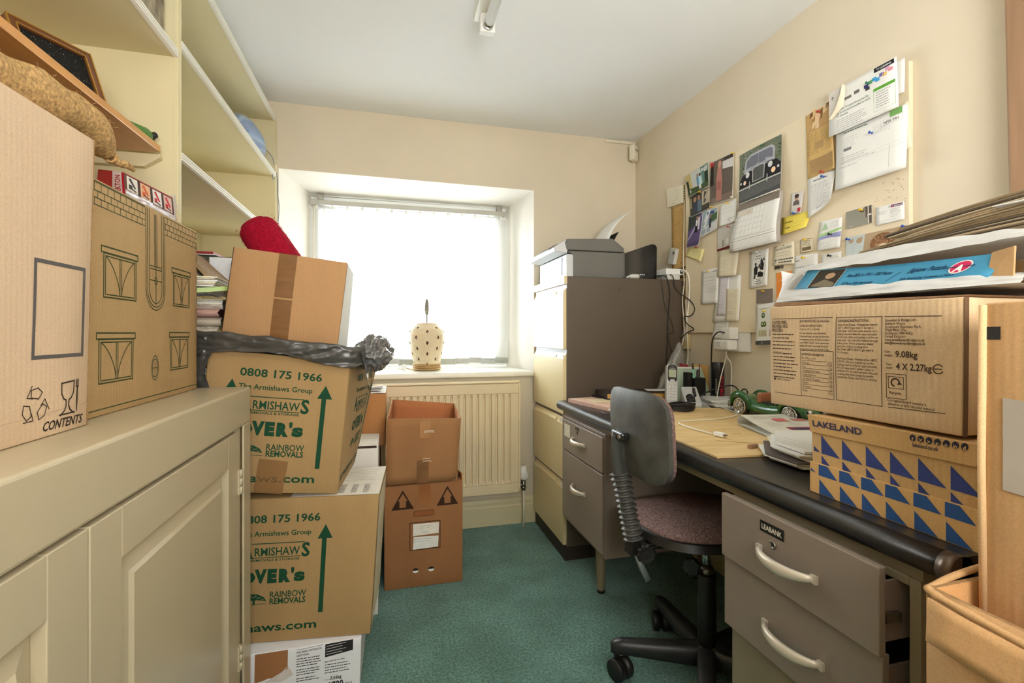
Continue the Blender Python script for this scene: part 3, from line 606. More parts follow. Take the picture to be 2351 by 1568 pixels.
# ---------------------------------------------------------------- files and papers on the lower right shelf
SHZ = .9515
stack = []
rd = random.Random(5)
def folded_paper(name, label, x0, x1, y0, y1, z, th, m, rz=0., tilt=0., pages=5, cat='newspaper', group=None):
    """folded paper: nested U sheets with the rounded fold towards the room (-y end)"""
    t = thing(name, label, cat, ((x0 + x1) / 2, (y0 + y1) / 2, z), group); X = M.Translation(((x0 + x1) / 2, (y0 + y1) / 2, z)) @ M.Rotation(R(rz), 4, 'Z') @ M.Rotation(R(tilt), 4, 'Y'); hx, hy = (x1 - x0) / 2, (y1 - y0) / 2
    for k in range(pages):
        r = th / 2 * (1 - k / (pages + .3)); g = G(); g.X = X
        def fn(u, v, r=r, k=k):
            L_ = 2 * hy - r; tot = 2 * L_ + math.pi * r; s = v * tot
            if s < L_: y, zz = hy - s - .006 * k, th / 2 + r
            elif s < L_ + math.pi * r: a = (s - L_) / r; y, zz = -hy + r - r * math.sin(a) , th / 2 + r * math.cos(a)
            else: y, zz = -hy + r + (s - L_ - math.pi * r) - .004 * k, th / 2 - r
            return (hx * (2 * u - 1), y, max(.0003, zz + .0016 * N.noise(V((u * 3, y * 12, k + x0 * 9)))))
        g.grid(fn, 4, 18, 0, True); g.obj('page', m if isinstance(m, list) is False else m[k % len(m)], t)
    return t
PINKP = mat('pink_newsprint', (200, 160, 150), .9, var=.08); PRN = mat('printed_newsprint', (150, 144, 130), .9, vs=70, c2=(206, 200, 184), stretch=(1, 1, 1))
MAGW = mat('magazine_page', (214, 212, 204), .5, var=.06, vs=20); LIME = mat('lime_cover', (150, 180, 50), .35, var=.25, vs=14)
z = SHZ
for k, (th, m, lab, rz, dx) in enumerate(((.030, PRN, 'lowest folded newspaper, mostly hidden by the black bag', -2, .006), (.024, NEWSP, 'second lowest newspaper just above the black bag', 4, .0), (.036, NEWSP, 'plain folded newspaper in the lower third of the shelf pile', 3, 0), (.030, PRN, 'grey printed newspaper in the lower half of the shelf pile', -4, .012), (.026, NEWSP, 'plain folded newspaper midway up the shelf pile', 6, -.006),
        (.022, PINKP, 'pinkish folded newspaper in the pile on the lower shelf', -3, .010), (.030, [MAGW, PRN], 'thick glossy paper folded above the pinkish newspaper', 7, -.004))):
    folded_paper('newspaper', lab, -.74 + dx, -.492 + dx, 1.55, 1.79, z, th, m, rz, group='papers piled on the lower shelf'); z += th + .0012
t = thing('magazine', 'lime green magazine lying askew in the shelf pile', 'magazine', (-.67, 1.66, z), 'papers piled on the lower shelf')
g = G(); g.X = M.Translation((-.605, 1.625, z + .012)) @ M.Rotation(R(22), 4, 'Z') @ M.Rotation(R(-7), 4, 'Y'); g.box(-.13, .12, -.085, .12, 0, .012); g.obj('pages', MAGW, t)
g = G(); g.X = M.Translation((-.605, 1.625, z + .012)) @ M.Rotation(R(22), 4, 'Z') @ M.Rotation(R(-7), 4, 'Y'); g.box(-.131, .122, -.087, .122, .012, .0135); g.box(-.131, .122, -.0875, -.085, 0, .0135); g.obj('cover', LIME, t)
z += .034
t = thing('document_pile', 'loose white sheets under the leaning newspapers on the lower shelf', 'papers', (-.69, 1.68, z), 'papers piled on the lower shelf')
for k in range(6):
    g = G(); g.X = M.Translation((-.63, 1.68, z + .0052 * k)) @ M.Rotation(R(rd.uniform(-6, 6)), 4, 'Z'); g.box(-.12, .125, -.13, .12, 0, .0042); g.obj('sheet', (WPAPER, NEWSP, CPAPER)[k % 3], t)
z += .034
for k, (lab, m, yo, tl) in enumerate((('dark printed newspaper leaning against the box file', PRN, 0, 44), ('plain folded newspaper leaning behind the dark printed one', NEWSP, .02, 47), ('buff paper folder leaning beside the silver box file', mat('buff_paper', (158, 134, 104), .9), .04, 50))):
    t = thing('leaning_paper', lab, 'newspaper', (-.63 + .028 * k, 1.60 + yo, z), 'papers piled on the lower shelf')
    for q in range(4):
        g = G(); g.X = M.Translation((-.615 + .034 * k + .004 * q, 1.59 + yo + .002 * q, z + .006)) @ M.Rotation(R(tl - 2 * q), 4, 'Y'); g.box(-.10 + .004 * q, .085 - .005 * k, -.02, .17, 0, .0034); g.obj('page', m, t)
t = thing('lever_arch_file', 'marbled box file with white end lying on top of the shelf papers', 'box file', (-.66, 1.80, z))
c = [(-.80, 1.795, z - .004), (-.505, 1.795, z - .004), (-.505, 2.06, z - .004), (-.80, 2.06, z - .004), (-.80, 1.795, z + .092), (-.510, 1.795, z + .088), (-.510, 2.06, z + .092), (-.80, 2.06, z + .092)]
g = G(); g.hexa(c); g.obj('case', mat('dark_marbled_paper', (60, 58, 48), .5, vs=60, c2=(120, 118, 100)), t, bevel=.002)
p = Print(Face(c[1], c[2], c[6], c[5]), .0006); p.rect(.01, .02, .99, .98, (226, 230, 236)); p.ring(.3, .55, .008, .008, .002, (90, 92, 96)); p.obj(t, 'spine_label')
p = Print(Face(c[0], c[1], c[5], c[4]), .0006); p.rect(.72, .03, .995, .97, (226, 230, 236)); p.obj(t, 'end_label')
t = thing('folder', 'red folder lying on top of the marbled box file', 'folder', (-.68, 1.88, z + .093))
G().box(-.80, -.575, 1.78, 2.02, z + .0945, z + .103).obj('cover', mat('red_card_folder', (140, 30, 40), .6), t, bevel=.001)
G().box(-.795, -.570, 1.782, 2.0, z + .0925, z + .0945).obj('sheet', WPAPER, t)

# ---------------------------------------------------------------- removal boxes stacked beside the cupboard
t, F = carton('cardboard_box', 'white bread-roll carton on the carpet at the bottom of the stack', [(-.55, 1.462, 0), (-.088, 1.462, 0), (-.083, 1.79, 0), (-.55, 1.79, 0), (-.55, 1.462, .155), (-.083, 1.462, .155), (-.079, 1.79, .155), (-.55, 1.79, .155)], mat('white_carton', (226, 226, 228), .6, var=.03, fleck=.03), .001)
p = Print(F['front']); D = (44, 42, 44); fw = p.F.W
def U(x): return (x + .55) / .463
p.rect(U(-.37), .52, U(-.285), .99, KR_DK, 0); p.poly([(U(-.37), .52), (U(-.37), .47), (U(-.345), .50), (U(-.30), .62), (U(-.285), .64), (U(-.285), .72)], KR_DK)
p.poly([(U(-.345), .46), (U(-.30), .42), (U(-.27), .52), (U(-.285), .70), (U(-.30), .60)], (206, 196, 190))
x = U(-.262); p.line([(x, .955), (U(-.192), .985)], .001, D); p.text('PART BAKED WHITE BATCH', x, .89, .0052, D, .025, width=.066, rot=3); p.text('CRUSTY ROLL.', x, .83, .0052, D, .025, width=.034, rot=3)
p.lines(x, .78, U(-.195), 4, .045, D, .0022, 3); p.lines(x, .58, U(-.195), 3, .045, D, .0022, 4); p.lines(x, .42, U(-.20), 2, .045, D, .0022, 5)
p.poly([(U(-.186), .74), (U(-.110), .80), (U(-.110), 1.0), (U(-.186), .985)], D); 
for k in range(4): p.line([(U(-.182), .94 - .05 * k), (U(-.130 - .01 * (k % 2)), .965 - .05 * k)], .0014, (210, 208, 204), .0003)
p.text('BEST BEFORE: See sides.', U(-.186), .64, .004, D, .015, width=.055, rot=3); p.lines(U(-.186), .59, U(-.115), 4, .05, D, .0022, 7)
p.text('Case weight', U(-.186), .31, .0034, D); p.text('7.56kg', U(-.170), .30, .010, D, .025, width=.031, rot=3); p.text('20700', U(-.187), .125, .021, D, .03, width=.054, rot=3); p.text('DU', U(-.128), .155, .0095, D, .01)
p.frame(U(-.262), -.0 + .02, U(-.190), .17, .0011, D); p.text('Suitable for vegetarians', U(-.256), .20, .0034, D, rot=3); p.disc(U(-.260), .212, .0018, .0018, D)
p.obj(t)
g = G(); g.grid(lambda u, v: F['right'].pt(.0 + .018 * u, v, .0004), 1, 6); g.obj('cut_edge', CORE, t)

def removal_print(F_, W_, H_, x0, t, side=False):
    """the removal firm's print; x in metres from the print's own left edge"""
    p = Print(F_); G_ = GRN; q = (lambda x: (x + x0) / W_)
    p.text('0808 175 1966', q(.086), .834, .0228, G_, .022, width=.219)
    p.obj(t, 'printed_phone_number'); p.text('The Armishaws Group', q(.086), .742, .0152, G_, .016, width=.196)
    p.text('A', q(.086), .592, .044, G_, .03, sx=.85); p.text('RMISHAW', q(.128), .605, .0245, G_, .014, width=.124); p.text('S', q(.255), .590, .041, G_, .03, sx=.9)
    p.line([(q(.120), .690), (q(.262), .690)], .0025, G_); p.line([(q(.116), .593), (q(.252), .593)], .0022, G_)
    p.text('REMOVALS & STORAGE', q(.118), .568, .0068, G_, .02, width=.134)
    p.obj(t, 'printed_firm_name'); p.text('O', q(.090), .424, .030, G_, .07, sx=1.2); p.text('V', q(.130), .424, .036, G_, .07, width=.034); p.text('E', q(.165), .422, .036, G_, .08, width=.026); p.text('R', q(.196), .422, .035, G_, .08, width=.032); p.text("'", q(.229), .424, .037, G_, .04); p.text('s', q(.237), .424, .034, G_, .07, width=.031)
    p.obj(t, 'printed_second_name'); u, v = q(.135), .268
    p.poly([(q(.096), .288), (q(.104), .318), (q(.122), .344), (q(.142), .340), (q(.158), .318), (q(.165), .290), (q(.145), .298), (q(.137), .300), (q(.122), .298)], G_); p.line([(q(.131), .300), (q(.131), .272)], .006, G_); p.line([(q(.095), .272), (q(.165), .272)], .0012, G_)
    for k in range(14): p.disc(q(.104 + .004 * k), .300 + .018 * math.sin(k * .24 + .2) + .006 * (k % 3), .0016, .0016, KR_AR, .0003, 6)
    p.obj(t, 'printed_tree'); p.text('RAINBOW', q(.174), .312, .0185, G_, .012, width=.101); p.text('REMOVALS', q(.174), .266, .0175, G_, .026, width=.100)
    p.obj(t, 'printed_third_name'); p.text('armishaws.com', q(.0), .080, .0245, G_, .022, width=.311)
    p.obj(t, 'printed_web_address')
    for xc in (.068, .318) if not side else (.318,):
        p.obj(t, 'printed_arrow')
        p.tri((q(xc - .021), .706), (q(xc + .021), .706), (q(xc), .805), G_); p.rect(q(xc - .0085), .186, q(xc + .0045), .708, G_, n=6)
    return p
A0 = [(-.548, 1.530, .157), (-.059, 1.471, .157), (-.038, 1.758, .157), (-.520, 1.82, .157), (-.535, 1.530, .574), (-.033, 1.468, .573), (-.015, 1.756, .574), (-.51, 1.82, .574)]
t, F = carton('cardboard_box', 'lower mustard removal carton, upright, with green arrow and lettering', A0, KR_AR, .002, group=None)
p = removal_print(F['front'], .492, .417, .030, t); p.obj(t, 'printed_arrow')
g = G(); g.grid(lambda u, v: F['top'].pt(.50 + .5 * u, v, .0016 + .002 * v), 6, 6); fl_ = g.obj('torn_flap', mat('white_inner_flap', (222, 216, 202), .8, var=.05, vs=30), t)
p = Print(F['top'], .0042)
for k in range(9): p.lines(.66 + .003 * k, .94 - .06 * k, .97, 1, .03, (150, 142, 130), .0022, k)
for r in range(5): p.lines(.62 + .07 * r, .30, .655 + .07 * r, 9, .030, (60, 56, 52), .003, 60 + r, .1)
p.obj(t, 'printed_flap')
g = G(); g.grid(lambda u, v: F['right'].pt(.05 + .93 * u, .02 + .95 * v, .0012 + .0012 * N.noise(V((u * 4, v * 6, 2)))), 4, 8); g.obj('pale_side_lining', mat('pale_card', (214, 200, 168), .8, var=.06), t)

A1 = [(-.530, 1.490, .613), (-.154, 1.490, .577), (-.127, 1.86, .577), (-.50, 1.86, .613), (-.493, 1.490, 1.013), (-.117, 1.490, .969), (-.045, 1.86, .955), (-.43, 1.86, 1.0)]
t, F = carton('cardboard_box', 'upper mustard removal carton, tilted, with brown tape and bin bag', A1, KR_AR, .003)
p = removal_print(F['front'], .379, .402, .0, t); p.obj(t, 'printed_arrow')
strip(F['front'], [((.414 + .626) / 2 - .02, .0), ((.414 + .626) / 2, .242)], .078, .0012).obj('tape', TAPE_C, t)
p = removal_print(F['right'], .37, .39, .02, t, True); p.obj(t, 'printed_arrow')

# tan carton on top, with the red roll
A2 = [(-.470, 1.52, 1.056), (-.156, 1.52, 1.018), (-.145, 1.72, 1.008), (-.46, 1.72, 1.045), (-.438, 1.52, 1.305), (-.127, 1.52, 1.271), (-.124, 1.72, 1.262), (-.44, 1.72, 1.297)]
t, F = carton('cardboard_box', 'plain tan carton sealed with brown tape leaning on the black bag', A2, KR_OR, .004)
strip(F['front'], [(.48, .0), (.475, .465)], .050, .001).obj('tape', TAPE_B, t); strip(F['front'], [(.475, .485), (.468, 1.0)], .050, .001).obj('tape', TAPE_B, t)
strip(F['top'], [(.47, 0), (.47, .5)], .050, .001).obj('tape', TAPE_B, t)
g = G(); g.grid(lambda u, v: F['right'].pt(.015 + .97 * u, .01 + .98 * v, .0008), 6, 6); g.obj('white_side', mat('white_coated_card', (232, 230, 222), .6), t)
g = G(); g.grid(lambda u, v: F['left'].pt(.97 + .03 * u, v, .0006), 1, 6); g.obj('cut_edge', mat('dark_card_edge', (84, 58, 34), .9), t)
FELT = mat('red_pile', (150, 14, 40), .95, var=.22, vs=110, bump=1., bs=330, spec=.15)
t = thing('rolled_mat', 'rolled crimson pile mat sticking up behind the tan carton', 'mat', (-.21, 1.80, 1.03))
a, b = V((-.205, 1.802, 1.058)), V((-.454, 1.792, 1.432)); ax = b - a; L_ = ax.length
g = G(); g.lathe([(.0, .002), (.062, 0), (.066, .012), (.067, L_ * .5), (.066, L_ * .8), (.064, L_ - .03), (.060, L_ - .014), (.053, L_ - .005), (.046, L_ - .001), (.040, L_)], a, ax, 40)
for k in range(14): pass
for i, q in enumerate(g.v): g.v[i] = q + ax.normalized() * .003 * N.noise(q * 60)
g.obj('outer_turn', FELT, t)
g = G(); e1 = ax.orthogonal().normalized(); e2 = ax.normalized().cross(e1); sp_ = []
for k in range(70):
    r = .046 - .040 * k / 70; th_ = k * .3; sp_.append(b + e1 * r * math.cos(th_) + e2 * r * math.sin(th_) + ax.normalized() * .003)
g.tube(sp_, .0042, 6); g.obj('rolled_edge', FELT, t)
rd = random.Random(4); g = G()
for k in range(420):
    th_ = rd.uniform(0, 6.283); s = rd.uniform(.0, 1); s = .55 + .45 * s; r = .066; q = a + ax * s + e1 * r * math.cos(th_) + e2 * r * math.sin(th_); d = (e1 * math.cos(th_) + e2 * math.sin(th_) + ax.normalized() * rd.uniform(-.2, .5)).normalized()
    g.add([q, q + ax.normalized() * .0016, q + d * .0045], [(0, 1, 2)])
g.obj('pile_tufts', FELT, t, kind='stuff')

# black bag draped over the tilted carton
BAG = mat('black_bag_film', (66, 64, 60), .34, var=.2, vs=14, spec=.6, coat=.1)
t = thing('bin_bag', 'black plastic bin bag draped over the top of the tilted carton', 'bag', (-.3, 1.6, 1.0))
def crumple(g, k0, amp, fr_=18, seed=0):
    for i in range(k0, len(g.v)):
        q = g.v[i]; g.v[i] = q + V((N.noise(q * fr_ + V((seed, 0, 0))), N.noise(q * fr_ + V((0, seed + 5, 0))), N.noise(q * fr_ + V((0, 0, seed + 9))))) * amp + V((0, 0, 1)) * (abs(N.noise(V((q.x * 9, q.z * 40, q.y * 30)))) * amp)
def crumple2(g, k0, amp, sx_, seed=0):   # long creases along the hem, sharp across it
    for i in range(k0, len(g.v)):
        q = g.v[i]; w = V((q.x * sx_, q.y * 34, q.z * 46)) + V((seed, seed, 0)); h = V((q.x * sx_ * 3.1, q.y * 70, q.z * 95)) + V((0, seed, 4))
        a = 1 - 2 * abs(N.noise(w)); b = 1 - 2 * abs(N.noise(h)); g.v[i] = q + V((.3 * N.noise(w), -1 * (.65 * a + .35 * b), .55 * N.noise(h) + .4 * a)) * amp
RIM = smooth_path([(-.615, 1.53, 1.040), (-.555, 1.492, 1.042), (-.49, 1.484, 1.034), (-.42, 1.480, 1.026), (-.34, 1.478, 1.016), (-.26, 1.478, 1.005), (-.18, 1.480, .995), (-.115, 1.488, .988), (-.075, 1.512, .985)], 14)
def rimpt(u): s = u * (len(RIM) - 1); i = min(len(RIM) - 2, int(s)); return RIM[i].lerp(RIM[i + 1], s - i)
def hem(u, v):   # film rising behind, turned over the rim and hanging a little way down the front
    p = rimpt(u); wob = .006 * N.noise(V((u * 7, 3, 1))); dep = .024 + .010 * math.sin(u * 9.4) + .012 * max(0, .35 - u)
    if v < .4: q = v / .4; return V((p.x, p.y + .030 * (1 - q), p.z + .020 * q + wob))
    if v < .6: q = (v - .4) / .2; a = math.pi * q; return V((p.x, p.y - .008 + .008 * math.cos(a), p.z + .020 + .008 * math.sin(a) + wob))
    q = (v - .6) / .4; return V((p.x, p.y - .016 + .004 * q, p.z + .020 - (.022 + dep) * q + wob * (1 - q)))
g = G(); g.grid(hem, 150, 30); crumple2(g, 0, .0065, 9); g.obj('turned_hem', BAG, t)
g = G(); g.grid(lambda u, v: (-.50 + .44 * u, 1.50 + .35 * v, 1.022 - .046 * u), 40, 30); crumple(g, 0, .008, 26, 3); g.obj('bag_top', BAG, t)
g = G(); g.grid(lambda u, v: (-.478 - .085 * u + .008 * math.sin(7 * v) - .012 * v, 1.466 + .02 * u + .01 * v, 1.050 - .150 * v - .01 * u), 20, 34); crumple2(g, 0, .010, 20, 7); g.obj('left_fold', BAG, t)
FILMS = mat('bag_film_lit', (104, 102, 100), .24, var=.3, vs=20, spec=.9, coat=.4)  # paler copy of the bag film, the window's shine put into its colour
def lump(u, v):
    a = 6.2832 * u; b_ = math.pi * (v - .5); d = V((math.cos(a) * math.cos(b_), math.sin(a) * math.cos(b_), math.sin(b_)))
    r = 1 + .20 * N.noise(d * 1.9) + .22 * (1 - 2 * abs(N.noise(d * 2.6 + V((4, 2, 1))))) + .10 * (1 - 2 * abs(N.noise(d * 7)))
    return V((-.050, 1.600, .992)) + V((d.x * .050 * r, d.y * .080 * r, d.z * .046 * r))
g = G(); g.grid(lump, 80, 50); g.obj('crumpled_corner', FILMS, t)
def tail(u, v): p = V((-.088 + .034 * v - .012 * u + .03 * u * (1 - v), 1.486 + .004 * u + .075 * u * (1 - .5 * v), 1.0 - .135 * v + .012 * u)); return p
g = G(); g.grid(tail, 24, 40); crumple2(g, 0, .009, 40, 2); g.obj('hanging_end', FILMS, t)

# cartons behind the stack
t, F = carton('cardboard_box', 'white printed carton standing behind the removal boxes', [(-.30, 1.84, 0), (-.045, 1.84, 0), (-.045, 2.06, 0), (-.30, 2.06, 0), (-.30, 1.84, .640), (-.045, 1.84, .636), (-.045, 2.06, .636), (-.30, 2.06, .640)], mat('offwhite_carton', (222, 218, 208), .7, var=.05, vs=9), .002)
g = G(); g.grid(lambda u, v: F['front'].pt(.62 + .36 * u, .984 + .014 * v, .001), 6, 1); g.obj('torn_edge', ink((70, 56, 44)), t)
t, F = carton('cardboard_box', 'dark brown carton on the floor in the corner behind the stack', [(-.34, 2.10, 0), (-.045, 2.10, 0), (-.045, 2.42, 0), (-.34, 2.42, 0), (-.34, 2.10, .570), (-.045, 2.10, .570), (-.045, 2.42, .570), (-.34, 2.42, .570)], card('cardboard_dark', (96, 66, 40)), .002)
t, F = carton('cardboard_box', 'orange-brown carton with white torn lid beside the radiator', [(-.34, 2.10, .573), (-.022, 2.10, .573), (-.022, 2.40, .573), (-.34, 2.40, .573), (-.34, 2.10, .797), (-.020, 2.10, .797), (-.018, 2.40, .797), (-.34, 2.40, .797)], card('cardboard_amber', (172, 122, 76)), .002)
g = G(); g.grid(lambda u, v: F['top'].pt(u, v, .0022 + .003 * abs(N.noise(V((u * 5, v * 5, 0))))), 10, 10); g.obj('white_lid', mat('torn_white_card', (226, 222, 214), .7, var=.05), t)
g = G()
for q in ((.55, .2, .75, .5), (.72, .12, .92, .3), (.80, .4, .95, .7)): g.grid(lambda u, v, q=q: F['top'].pt(q[0] + (q[2] - q[0]) * u + .03 * N.noise(V((v * 5, q[0] * 9, 1))), q[1] + (q[3] - q[1]) * v, .006 + .004 * u), 4, 4)
g.obj('lid_tear', ink((90, 70, 50)), t)

# ---------------------------------------------------------------- open carton on the arrow carton
def open_carton(name, label, c, m, min_, th=.004, floor_z=.02, parts=True):
    c = [V(q) for q in c]; t = thing(name, label, 'box', sum(c[:4], V()) / 4); F = {}
    cen = sum(c, V()) / 8
    for k, q in carton_faces(c).items():
        if k == 'top': continue
        f = Face(*q, bulge=.003); F[k] = f; g = G()
        g.grid(lambda u, v: f.pt(u, v, .0016 * N.noise(V((u * 4, v * 4, hash(k) % 7 * 0 + f.W * 9)))), 8, 8, 0, True, thick=f.n * th)
        for i in range(len(g.f) - 64 - 32, len(g.f) - 32): g.m[i] = 1
        for i in range(len(g.f) - 32, len(g.f)): g.m[i] = 2
        g.obj('side_wall' if k != 'bottom' else 'base', [m, min_, CORE], t)
    return t, F
t, F = carton('cardboard_box', 'brown fruit carton with two up-arrow triangles below the open carton', [(-.025, 2.0, 0), (.298, 2.0, 0), (.298, 2.41, 0), (-.025, 2.41, 0), (-.025, 2.0, .426), (.298, 2.0, .430), (.298, 2.41, .430), (-.025, 2.41, .426)], KR_DK, .002)
p = Print(F['front']); AB = (58, 38, 24)
def fu(x): return (x + .025) / .323
def fv(z_): return z_ / .428
for xc, zb, zt in ((.049, .328, .408), (.233, .330, .411)):
    hw = .0455; p.tri((fu(xc - hw), fv(zb)), (fu(xc + hw), fv(zb)), (fu(xc), fv(zt)), AB); q = .008
    p.tri((fu(xc - .026), fv(zb + .024)), (fu(xc + .026), fv(zb + .024)), (fu(xc), fv(zt - .014)), KR_DK, .0003)
    p.rect(fu(xc - .013), fv(zb + .008), fu(xc + .013), fv(zb + .0255), KR_DK, .0003)
    for s in (-1, 1): p.poly([(fu(xc + s * .026), fv(zb + .0235)), (fu(xc + s * .013), fv(zb + .0235)), (fu(xc + s * .013), fv(zb + .035)), (fu(xc + s * .020), fv(zb + .035))][::s], AB, .0006)
    p.obj(t, 'printed_up_arrow')
p.frame(fu(.078), fv(.156), fu(.202), fv(.269), .003, AB); p.obj(t, 'printed_square')
p = Print(F['front'], .001); p.poly([(fu(.090), fv(.214)), (fu(.196), fv(.217)), (fu(.198), fv(.262)), (fu(.091), fv(.264))], (232, 226, 212)); p.lines(fu(.120), fv(.252), fu(.170), 2, .02, (120, 116, 110), .0014, 3); p.obj(t, 'paper_label'); p.poly([(fu(.090), fv(.158)), (fu(.193), fv(.160)), (fu(.196), fv(.206)), (fu(.093), fv(.211))], (232, 230, 222))
p.lines(fu(.130), fv(.225), fu(.160), 1, .02, (120, 116, 110), .0014, 4); p.lines(fu(.094), fv(.198), fu(.185), 2, .02, (130, 128, 124), .0012, 5)
p.obj(t, 'paper_label')
g = G()
g.prism([(.009 * math.cos(R(a_)) * (1) + (.033 if math.cos(R(a_)) > 0 else -.033), .0105 * math.sin(R(a_))) for a_ in range(0, 360, 20)], (.135, 1.9972, .306), (1, 0, 0), (0, 0, 1), (0, .0012, 0)); g.obj('hand_hole', mat('punched_flap', (140, 84, 42), .9), t)
g = G(); sp = [(.135 + (.0095 * math.cos(R(a_))) + (.033 if math.cos(R(a_)) > 0 else -.033), 1.9968, .306 + .011 * math.sin(R(a_))) for a_ in range(0, 361, 20)]; g.tube(sp, .0012, 5); g.obj('hand_hole_rim', mat('cut_card_rim', (112, 66, 32), .9), t)
for xc in (.101, .165):
    g = G(); g.prism([(.0125 * math.cos(R(a_)), .0095 * math.sin(R(a_))) for a_ in range(0, 360, 24)], (xc, 1.9972, .070), (1, 0, 0), (0, 0, 1), (0, .001, 0)); ho = g.obj('vent_hole', ink((40, 30, 22)), t)
    g = G(); g.prism([(.0125 * math.cos(R(a_)), .0095 * math.sin(R(a_))) for a_ in range(180, 361, 20)], (xc, 1.9967, .070), (1, 0, 0), (0, 0, 1), (0, .0008, 0)); g.obj('white_lining', WPAPER, ho)
strip(F['front'], [(.51, .80), (.505, 1.0)], .050, .001).obj('tape', mat('tape_on_brown', (150, 92, 48), .3, var=.1, coat=.2), t)
g = G(); g.grid(lambda u, v: (.298 - .014 * v * u, 2.0 + .10 * u, .430 + .030 * v * (1 - .2 * u)), 4, 3, thick=(.003, 0, 0)); g.obj('raised_flap', card('cardboard_flap', (190, 136, 84)), t)

t, F = open_carton('open_box', 'empty open brown carton standing on the fruit carton', [(-.022, 1.99, .4345), (.272, 1.99, .4345), (.30, 2.30, .4345), (.0, 2.30, .4345), (-.016, 1.985, .708), (.289, 1.985, .697), (.303, 2.30, .714), (.006, 2.30, .744)], card('cardboard_worn', (158, 114, 74)), card('cardboard_inside', (168, 110, 70)))
strip(F['front'], [(.51, .0), (.505, .36)], .048, .0035).obj('tape', mat('dull_tape', (126, 86, 50), .35, var=.15, vs=20, coat=.15), t)
strip(F['front'], [(.52, .70), (.515, .97)], .044, .0035).obj('tape', mat('pale_tape', (172, 122, 74), .3, var=.1, vs=20, coat=.2), t)
g = G()
for u0, u1, v in ((.50, .64, .80), (.50, .64, .78), (.50, .60, .37), (.50, .62, .33)): g.grid(lambda a_, b_: F['front'].pt(u0 + (u1 - u0) * a_, v + .012 * b_ + .01 * math.sin(3 * a_), .0042), 6, 1)
g.obj('tape_glint', mat('tape_glint_pale', (214, 196, 170), .15), t)  # glints on the tape painted as pale strips
# ---------------------------------------------------------------- filing cabinet
CABB = mat('coffee_enamel', (88, 76, 64), .42, var=.05, vs=4, bump=.05, bs=60); CABC = mat('cream_enamel', (222, 204, 158), .30, var=.03, vs=3); DARK = mat('dark_gap', (30, 26, 22), .8)
t = thing('filing_cabinet', 'tall brown filing cabinet with four cream drawers in the back corner', 'filing cabinet', (1.08, 2.29, 0))
G().box(.790, 1.395, 2.050, 2.525, .066, 1.320).obj('body', CABB, t, bevel=.003)
G().box(.784, 1.385, 2.058, 2.52, 0, .066).obj('plinth', mat('dark_plinth', (52, 44, 36), .6), t)
g = G(); g.box(.776, .792, 2.049, 2.526, 1.284, 1.3205); o = g.obj('top_band', CABC, t, bevel=.002)
for y in (2.075, 2.49): G().box(.7745, .7775, y, y + .012, 1.292, 1.308).obj('catch', STEEL, o)
for k in range(4):
    z0 = .074 + .3025 * k; z1 = z0 + .294; g = G()
    g.prism([(.774, z0), (.774, z1 - .036), (.792, z1 - .006), (.80, z1 - .006), (.80, z0)], (0, 2.056, 0), (1, 0, 0), (0, 0, 1), (0, .463, 0))
    d = g.obj('drawer', CABC, t, bevel=.0025); 
    g = G(); g.prism([(.7735, z1 - .036), (.7735, z1 - .030), (.781, z1 - .018), (.783, z1 - .020)], (0, 2.16, 0), (1, 0, 0), (0, 0, 1), (0, .26, 0)); g.obj('finger_pull', CABC, d)
    g = G(); g.box(.7765, .7805, 2.062, 2.105, z1 - .044, z1 - .014); g.obj('label_holder', mat('white_label_holder', (232, 228, 214), .4), d)
g = G(); g.cyl((1.055, 2.0495, 1.262), (1.055, 2.051, 1.262), .003); g.obj('screw_hole', DARK, t)

# ---------------------------------------------------------------- printer with a sheet in its feeder
PRG = mat('printer_grey', (104, 102, 96), .5, var=.06, bump=.08, bs=300); PRL = mat('printer_silver', (206, 208, 210), .35, var=.03)
t = thing('printer', 'grey and silver inkjet printer on top of the filing cabinet', 'printer', (.95, 2.29, 1.3205))
g = G(); g.prism([(.835, 1.3215), (1.096, 1.3215), (1.096, 1.446), (.806, 1.446), (.835, 1.425)], (0, 2.085, 0), (1, 0, 0), (0, 0, 1), (0, .415, 0)); g.obj('body', PRG, t, bevel=.004)
g = G(); g.prism([(.800, 1.448), (1.098, 1.448), (1.098, 1.468), (1.040, 1.512), (.804, 1.500), (.790, 1.484)], (0, 2.081, 0), (1, 0, 0), (0, 0, 1), (0, .423, 0)); g.obj('scanner_lid', PRG, t, bevel=.005)
g = G(); g.prism([(.742, 1.440), (.804, 1.432), (.806, 1.446), (.800, 1.496), (.790, 1.490), (.738, 1.456)], (0, 2.083, 0), (1, 0, 0), (0, 0, 1), (0, .419, 0)); cp = g.obj('control_panel', PRL, t, bevel=.003)
g = G(); g.prism([(.744, 1.4615), (.788, 1.4905), (.7875, 1.4925), (.7435, 1.4635)], (0, 2.18, 0), (1, 0, 0), (0, 0, 1), (0, .2, 0)); g.obj('display', BLACKPL, cp)
g = G(); g.box(.803, .838, 2.088, 2.497, 1.3225, 1.430); fp = g.obj('front_door', PRL, t, bevel=.004)
G().box(.8015, .804, 2.21, 2.36, 1.395, 1.404).obj('paper_slot', BLACKPL, fp); G().box(.8015, .804, 2.145, 2.150, 1.335, 1.42).obj('door_gap', DARK, fp); G().box(.8015, .804, 2.46, 2.478, 1.36, 1.385).obj('card_slot', BLACKPL, fp)
p = Print(Face((.8025, 2.135, 1.33), (.8025, 2.10, 1.33), (.8025, 2.10, 1.365), (.8025, 2.135, 1.365))); p.disc(.5, .4, .012, .007, (246, 246, 246)); p.obj(t, 'badge')
